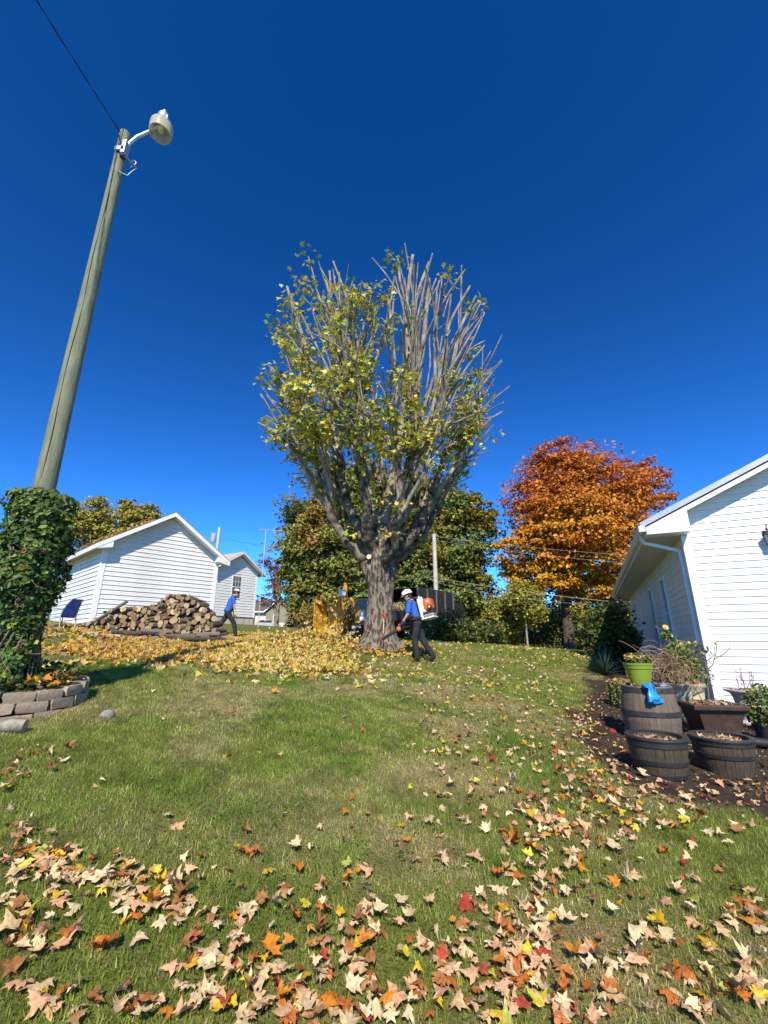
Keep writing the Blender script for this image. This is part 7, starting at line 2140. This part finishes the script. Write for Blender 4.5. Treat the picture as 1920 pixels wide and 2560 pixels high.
for poly, n, pal2 in ((DRIFT, 30000, None), (UPPER, 15000, None)):
    # uniform over the ground: sample a world box and test the pixel each point falls on
    wx = rs.uniform(-11, 1.5, n*7); wy = rs.uniform(7.5, 20, n*7); wz = Tn(wx, wy)
    D = wy*CP + (wz-EYE)*SP; u = wx/D*FPX + 960; v = 1280 - ((wz-EYE)*CP - wy*SP)/D*FPX
    m = in_poly(u + (vnoise(wx, wy, 1.2, 61)-0.5)*110 + (vnoise(wx, wy, 4, 67)-0.5)*40, v + (vnoise(wx, wy, 1.5, 62)-0.5)*26 + (vnoise(wx, wy, 4.5, 68)-0.5)*14, poly)
    m &= rs.random(len(wx)) < np.clip(2.4*(0.6*vnoise(wx, wy, 0.8, 63) + 0.4*vnoise(wx, wy, 2.3, 65)) - 0.45, 0.04, 1)
    wx, wy, wz, u = wx[m][:n], wy[m][:n], wz[m][:n], u[m][:n]
    loose = rs.random(len(wx)) < 0.16
    wx = wx + np.where(loose, rs.normal(size=len(wx))*0.55, 0); wy = wy + np.where(loose, rs.normal(size=len(wx))*0.7, 0); wz = Tn(wx, wy)
    hgt = np.where(loose, 0.015, 0.08*vnoise(wx, wy, 1.4, 64)**1.5)
    # deepest between the two men
    hgt += np.where(loose, 0, 1)*0.24*np.exp(-(((wx+2.3)/1.35)**2 + ((wy-12.7)/0.9)**2)) + 0.14*np.exp(-(((wx+1.6)/1.2)**2 + ((wy-11.3)/0.9)**2))
    P = np.stack([wx, wy, wz + 0.02 + hgt*rs.random(len(wx))**0.5], 1)
    warm = np.clip((u - 330)/260, 0, 1)
    ca = pick(TPAL, len(wx), rs, 0.13); cb = pick(YPAL, len(wx), rs, 0.13)
    c = np.where(rs.random((len(wx),1)) < warm[:, None], cb, ca)
    P_all.append(P); C_all.append(c); S_all.append(rs.uniform(0.085, 0.16, len(wx)))
# leaves scattered round the drifts and over the far lawn
for n, x0, x1, y0, y1 in ((900,-9,1,8,12.5),(1500,-1.5,8.5,8.5,17)):
    wx = rs.uniform(x0, x1, n); wy = rs.uniform(y0, y1, n); m = rs.random(n) < vnoise(wx, wy, 0.8, 66)
    wx, wy = wx[m], wy[m]
    P_all.append(np.stack([wx, wy, Tn(wx, wy) + 0.035], 1)); C_all.append(pick(YPAL + [(4, TAN)], len(wx), rs, 0.13)); S_all.append(rs.uniform(0.07, 0.125, len(wx)))
# round the root of the maple
n = 900; a = rs.uniform(0, 6.28, n); r_ = 0.65 + np.abs(rs.normal(size=n))*0.55
wx = MX + r_*np.cos(a); wy = MY + r_*np.sin(a)
P_all.append(np.stack([wx, wy, Tn(wx, wy) + 0.03 + 0.05*rs.random(n)], 1)); C_all.append(pick(TPAL, n, rs, 0.14)); S_all.append(rs.uniform(0.07, 0.13, n))
P = np.concatenate(P_all); C = np.concatenate(C_all); S = np.concatenate(S_all)
V_, F_, C_c = leaf_arrays(P, S, np.array([0,-0.1,0.9]) + rs.normal(size=P.shape)*0.48, C, STAR, rs, 0.45)
o = finish('leaf_drift', np_mesh('leaf_drift', V_, F_, C_c), M_DRY)
tag(o, 'thick drifts of raked yellow maple leaves between the shed and the maple', 'leaves', kind='stuff')
# leaves thrown up by the blower
n = 380
a = rs.beta(1.4, 2.2, n); bx = -0.75 - 2.6*a; spread = 0.25 + 0.9*a
P = np.stack([bx + rs.normal(size=n)*0.25, 12.1 + rs.normal(size=n)*0.55, 0*a], 1)
P[:, 2] = Tn(P[:, 0], P[:, 1]) + 0.12 + np.abs(rs.normal(size=n))*0.34*(0.5+np.sin(np.pi*np.clip(a*1.5,0,1))) 
V_, F_, C_c = leaf_arrays(P, rs.uniform(0.055, 0.12, n), rs.normal(size=P.shape), pick(YPAL + [(3,(0.66,0.54,0.22))], n, rs, 0.12), STAR, rs, 0.5)
o = finish('blown_leaves', np_mesh('blown_leaves', V_, F_, C_c), M_DRY)
tag(o, 'cloud of yellow leaves blown into the air before the chipper', 'leaves', kind='stuff')
# leaves on the shed roof and gutter line
n = 1500
lx_ = -0.32 + np.abs(rs.normal(size=n))*0.55; ly_ = rs.uniform(-0.3, 5.2, n)
lx_ = np.where(rs.random(n) < 0.25, rs.uniform(-0.3, 1.2, n), lx_); lx_ = np.clip(lx_, -0.33, 1.6)
P = np.stack([lx_, ly_, 2.30 + 0.19 + 0.667*lx_ + 0.02 + 0.04*rs.random(n)], 1)
V_, F_, C_c = leaf_arrays(P, rs.uniform(0.08, 0.15, n), np.array([-0.5,0,0.8]) + rs.normal(size=P.shape)*0.35, pick(TPAL, n, rs, 0.14), STAR, rs, 0.4)
o = finish('roof_leaves', np_mesh('roof_leaves', V_, F_, C_c), M_DRY)
o.location = (SX, SY, SZ); o.rotation_euler = (0, 0, math.atan2(0.74, 0.673))
tag(o, 'fallen leaves lying on the shed roof slope', 'leaves', kind='stuff')
# leaves caught in the stone ring
n = 60
a = rs.uniform(-2.4, 0.9, n); r_ = rs.uniform(0.30, 0.55, n); wx = RC.x + r_*np.cos(a); wy = RC.y + r_*np.sin(a)
P = np.stack([wx, wy, Tn(wx, wy) + 0.21 + rs.uniform(0, 0.09, n)], 1)
V_, F_, C_c = leaf_arrays(P, rs.uniform(0.07, 0.14, n), np.array([0,-0.3,0.9]) + rs.normal(size=P.shape)*0.45, pick([(3,GOLD),(3,ORG),(2,YEL),(2,TAN),(2,BRWN),(1,RUST)], n, rs, 0.12), MAPLE, rs, 0.5)
o = finish('ring_leaves', np_mesh('ring_leaves', V_, F_, C_c), M_DRY)
tag(o, 'golden and orange leaves caught inside the stone ring', 'leaves', kind='stuff')

# ---------------------------------------------------------------- grass
_cl = [ground_at(a, b) for a, b in ((640,2035),(700,2010),(600,2060),(880,2130),(350,1800),(1240,2180),(1120,2080),(700,1760),(1330,1960))]
_cr = (0.16,0.13,0.12,0.12,0.22,0.14,0.14,0.25,0.2)
def lush_mask(x, y):
    l = np.clip((vnoise(x, y, 1.1, 15)*0.6 + vnoise(x, y, 3.1, 16)*0.4 - 0.60)*6, 0, 1)
    for q, r_ in zip(_cl, _cr):
        l = np.maximum(l, np.clip(1.5*np.exp(-(((x-q.x)/(r_*1.6))**2 + ((y-q.y)/r_)**2)) + (vnoise(x, y, 8, 17)-0.5)*0.7 - 0.25, 0, 1))
    return l
def blades(n, x0, x1, y0, y1, hgt, wid, seed, ymin_fn=None):
    r = np.random.default_rng(seed)
    x = r.uniform(x0, x1, n); y = r.uniform(y0, y1, n)
    m = np.abs(x) < y*1.02 + 0.9
    m &= r.random(n) > soil_mask(x, y)*1.15
    m &= np.hypot(x-RC.x, y-RC.y) > 0.64
    tuft = vnoise(x, y, 9, 70)*0.5 + vnoise(x, y, 26, 71)*0.5
    m &= r.random(n) < 0.35 + 1.0*tuft
    x, y = x[m], y[m]; n = len(x)
    z = Tn(x, y) + (vnoise(x, y, 1.6, 1)-0.5)*0.03 + (vnoise(x, y, 6, 2)-0.5)*0.014
    dry = np.clip((vnoise(x, y, 0.55, 11)*0.55 + vnoise(x, y, 1.7, 12)*0.45 - 0.42)*3.2, 0, 1)
    lush = lush_mask(x, y)
    h = hgt*r.uniform(0.45, 1.25, n)*(1 - 0.35*dry + 0.5*lush)
    a = r.uniform(0, 6.28, n); lean = np.abs(r.normal(size=n))*0.75 + 0.15
    la = r.uniform(0, 6.28, n)
    wv = wid*r.uniform(0.6, 1.3, n)
    ux, uy = np.cos(a)*wv, np.sin(a)*wv
    tx = x + np.cos(la)*h*np.sin(np.clip(lean, 0, 1.3)); ty = y + np.sin(la)*h*np.sin(np.clip(lean, 0, 1.3)); tz = z + h*np.cos(np.clip(lean, 0, 1.3)) + 0.004
    v = np.stack([np.stack([x-ux, y-uy, z-0.004], 1), np.stack([x+ux, y+uy, z-0.004], 1), np.stack([tx, ty, tz], 1)], 1).reshape(-1, 3)
    f = np.arange(n*3).reshape(-1, 3)
    straw_p = np.clip(0.15 + 0.52*dry - 0.25*lush, 0.03, 0.9)
    g = pick([(4,(0.165,0.225,0.03)),(3,(0.215,0.275,0.042)),(2,(0.115,0.16,0.024)),(1.2,(0.28,0.30,0.06))], n, r, 0.16)
    s = pick([(3,(0.42,0.34,0.165)),(2,(0.32,0.255,0.12)),(1,(0.50,0.42,0.23))], n, r, 0.14)
    lg = np.array([0.10,0.20,0.027])
    g = g*(1-0.4*lush[:, None]) + lg*0.4*lush[:, None]
    c = np.where(r.random((n, 1)) < straw_p[:, None], s, g)
    clump = vnoise(x, y, 7, 81)*0.55 + vnoise(x, y, 19, 82)*0.45      # tufts of fresher and duller grass
    c = c*(0.74 + 0.95*np.clip(clump*1.7 - 0.30, 0, 1))[:, None]
    return v, f, np.repeat(c, 3, axis=0)
parts_ = [blades(430000, -5.2, 5.2, 1.2, 4.3, 0.030, 0.0026, 201), blades(340000, -7.5, 6.6, 4.3, 7.5, 0.033, 0.0038, 202), blades(330000, -10.5, 9.5, 7.5, 12.0, 0.038, 0.0058, 203), blades(260000, -13, 11, 12.0, 20.0, 0.045, 0.0095, 204)]
off = 0; VV = []; FF = []; CC = []
for v, f, c in parts_:
    VV.append(v); FF.append(f + off); CC.append(c); off += len(v)
# broad clover leaves in the lush patches
r = np.random.default_rng(300)
x = r.uniform(-5.5, 5.5, 60000); y = r.uniform(1.4, 8.5, 60000)
lush = lush_mask(x, y)
m = (r.random(60000) < lush*0.9 + 0.12*(vnoise(x, y, 5, 83) > 0.62)) & (np.abs(x) < y*1.02 + 0.9) & (r.random(60000) > soil_mask(x, y)*1.1) & (np.hypot(x-RC.x, y-RC.y) > 0.68)
x, y = x[m], y[m]; n = len(x)
P = np.stack([x, y, Tn(x, y) + 0.02 + r.uniform(0, 0.03, n)], 1)
v, f, c = leaf_arrays(P, r.uniform(0.010, 0.024, n), np.array([0,0,1.0]) + r.normal(size=(n,3))*0.4, pick([(3,(0.10,0.21,0.024)),(2,(0.145,0.265,0.034)),(1,(0.065,0.14,0.02))], n, r, 0.15), OVAL, r, 0.2)
VV.append(v); FF.append(f + off); CC.append(c)
g_o = finish('grass', np_mesh('grass', np.concatenate(VV), np.concatenate(FF), np.concatenate(CC)), leafmat('grass_blade', 0.42, 0.6, 0.2))
tag(g_o, 'short green lawn grass with straw coloured dry patches', 'grass', kind='stuff')
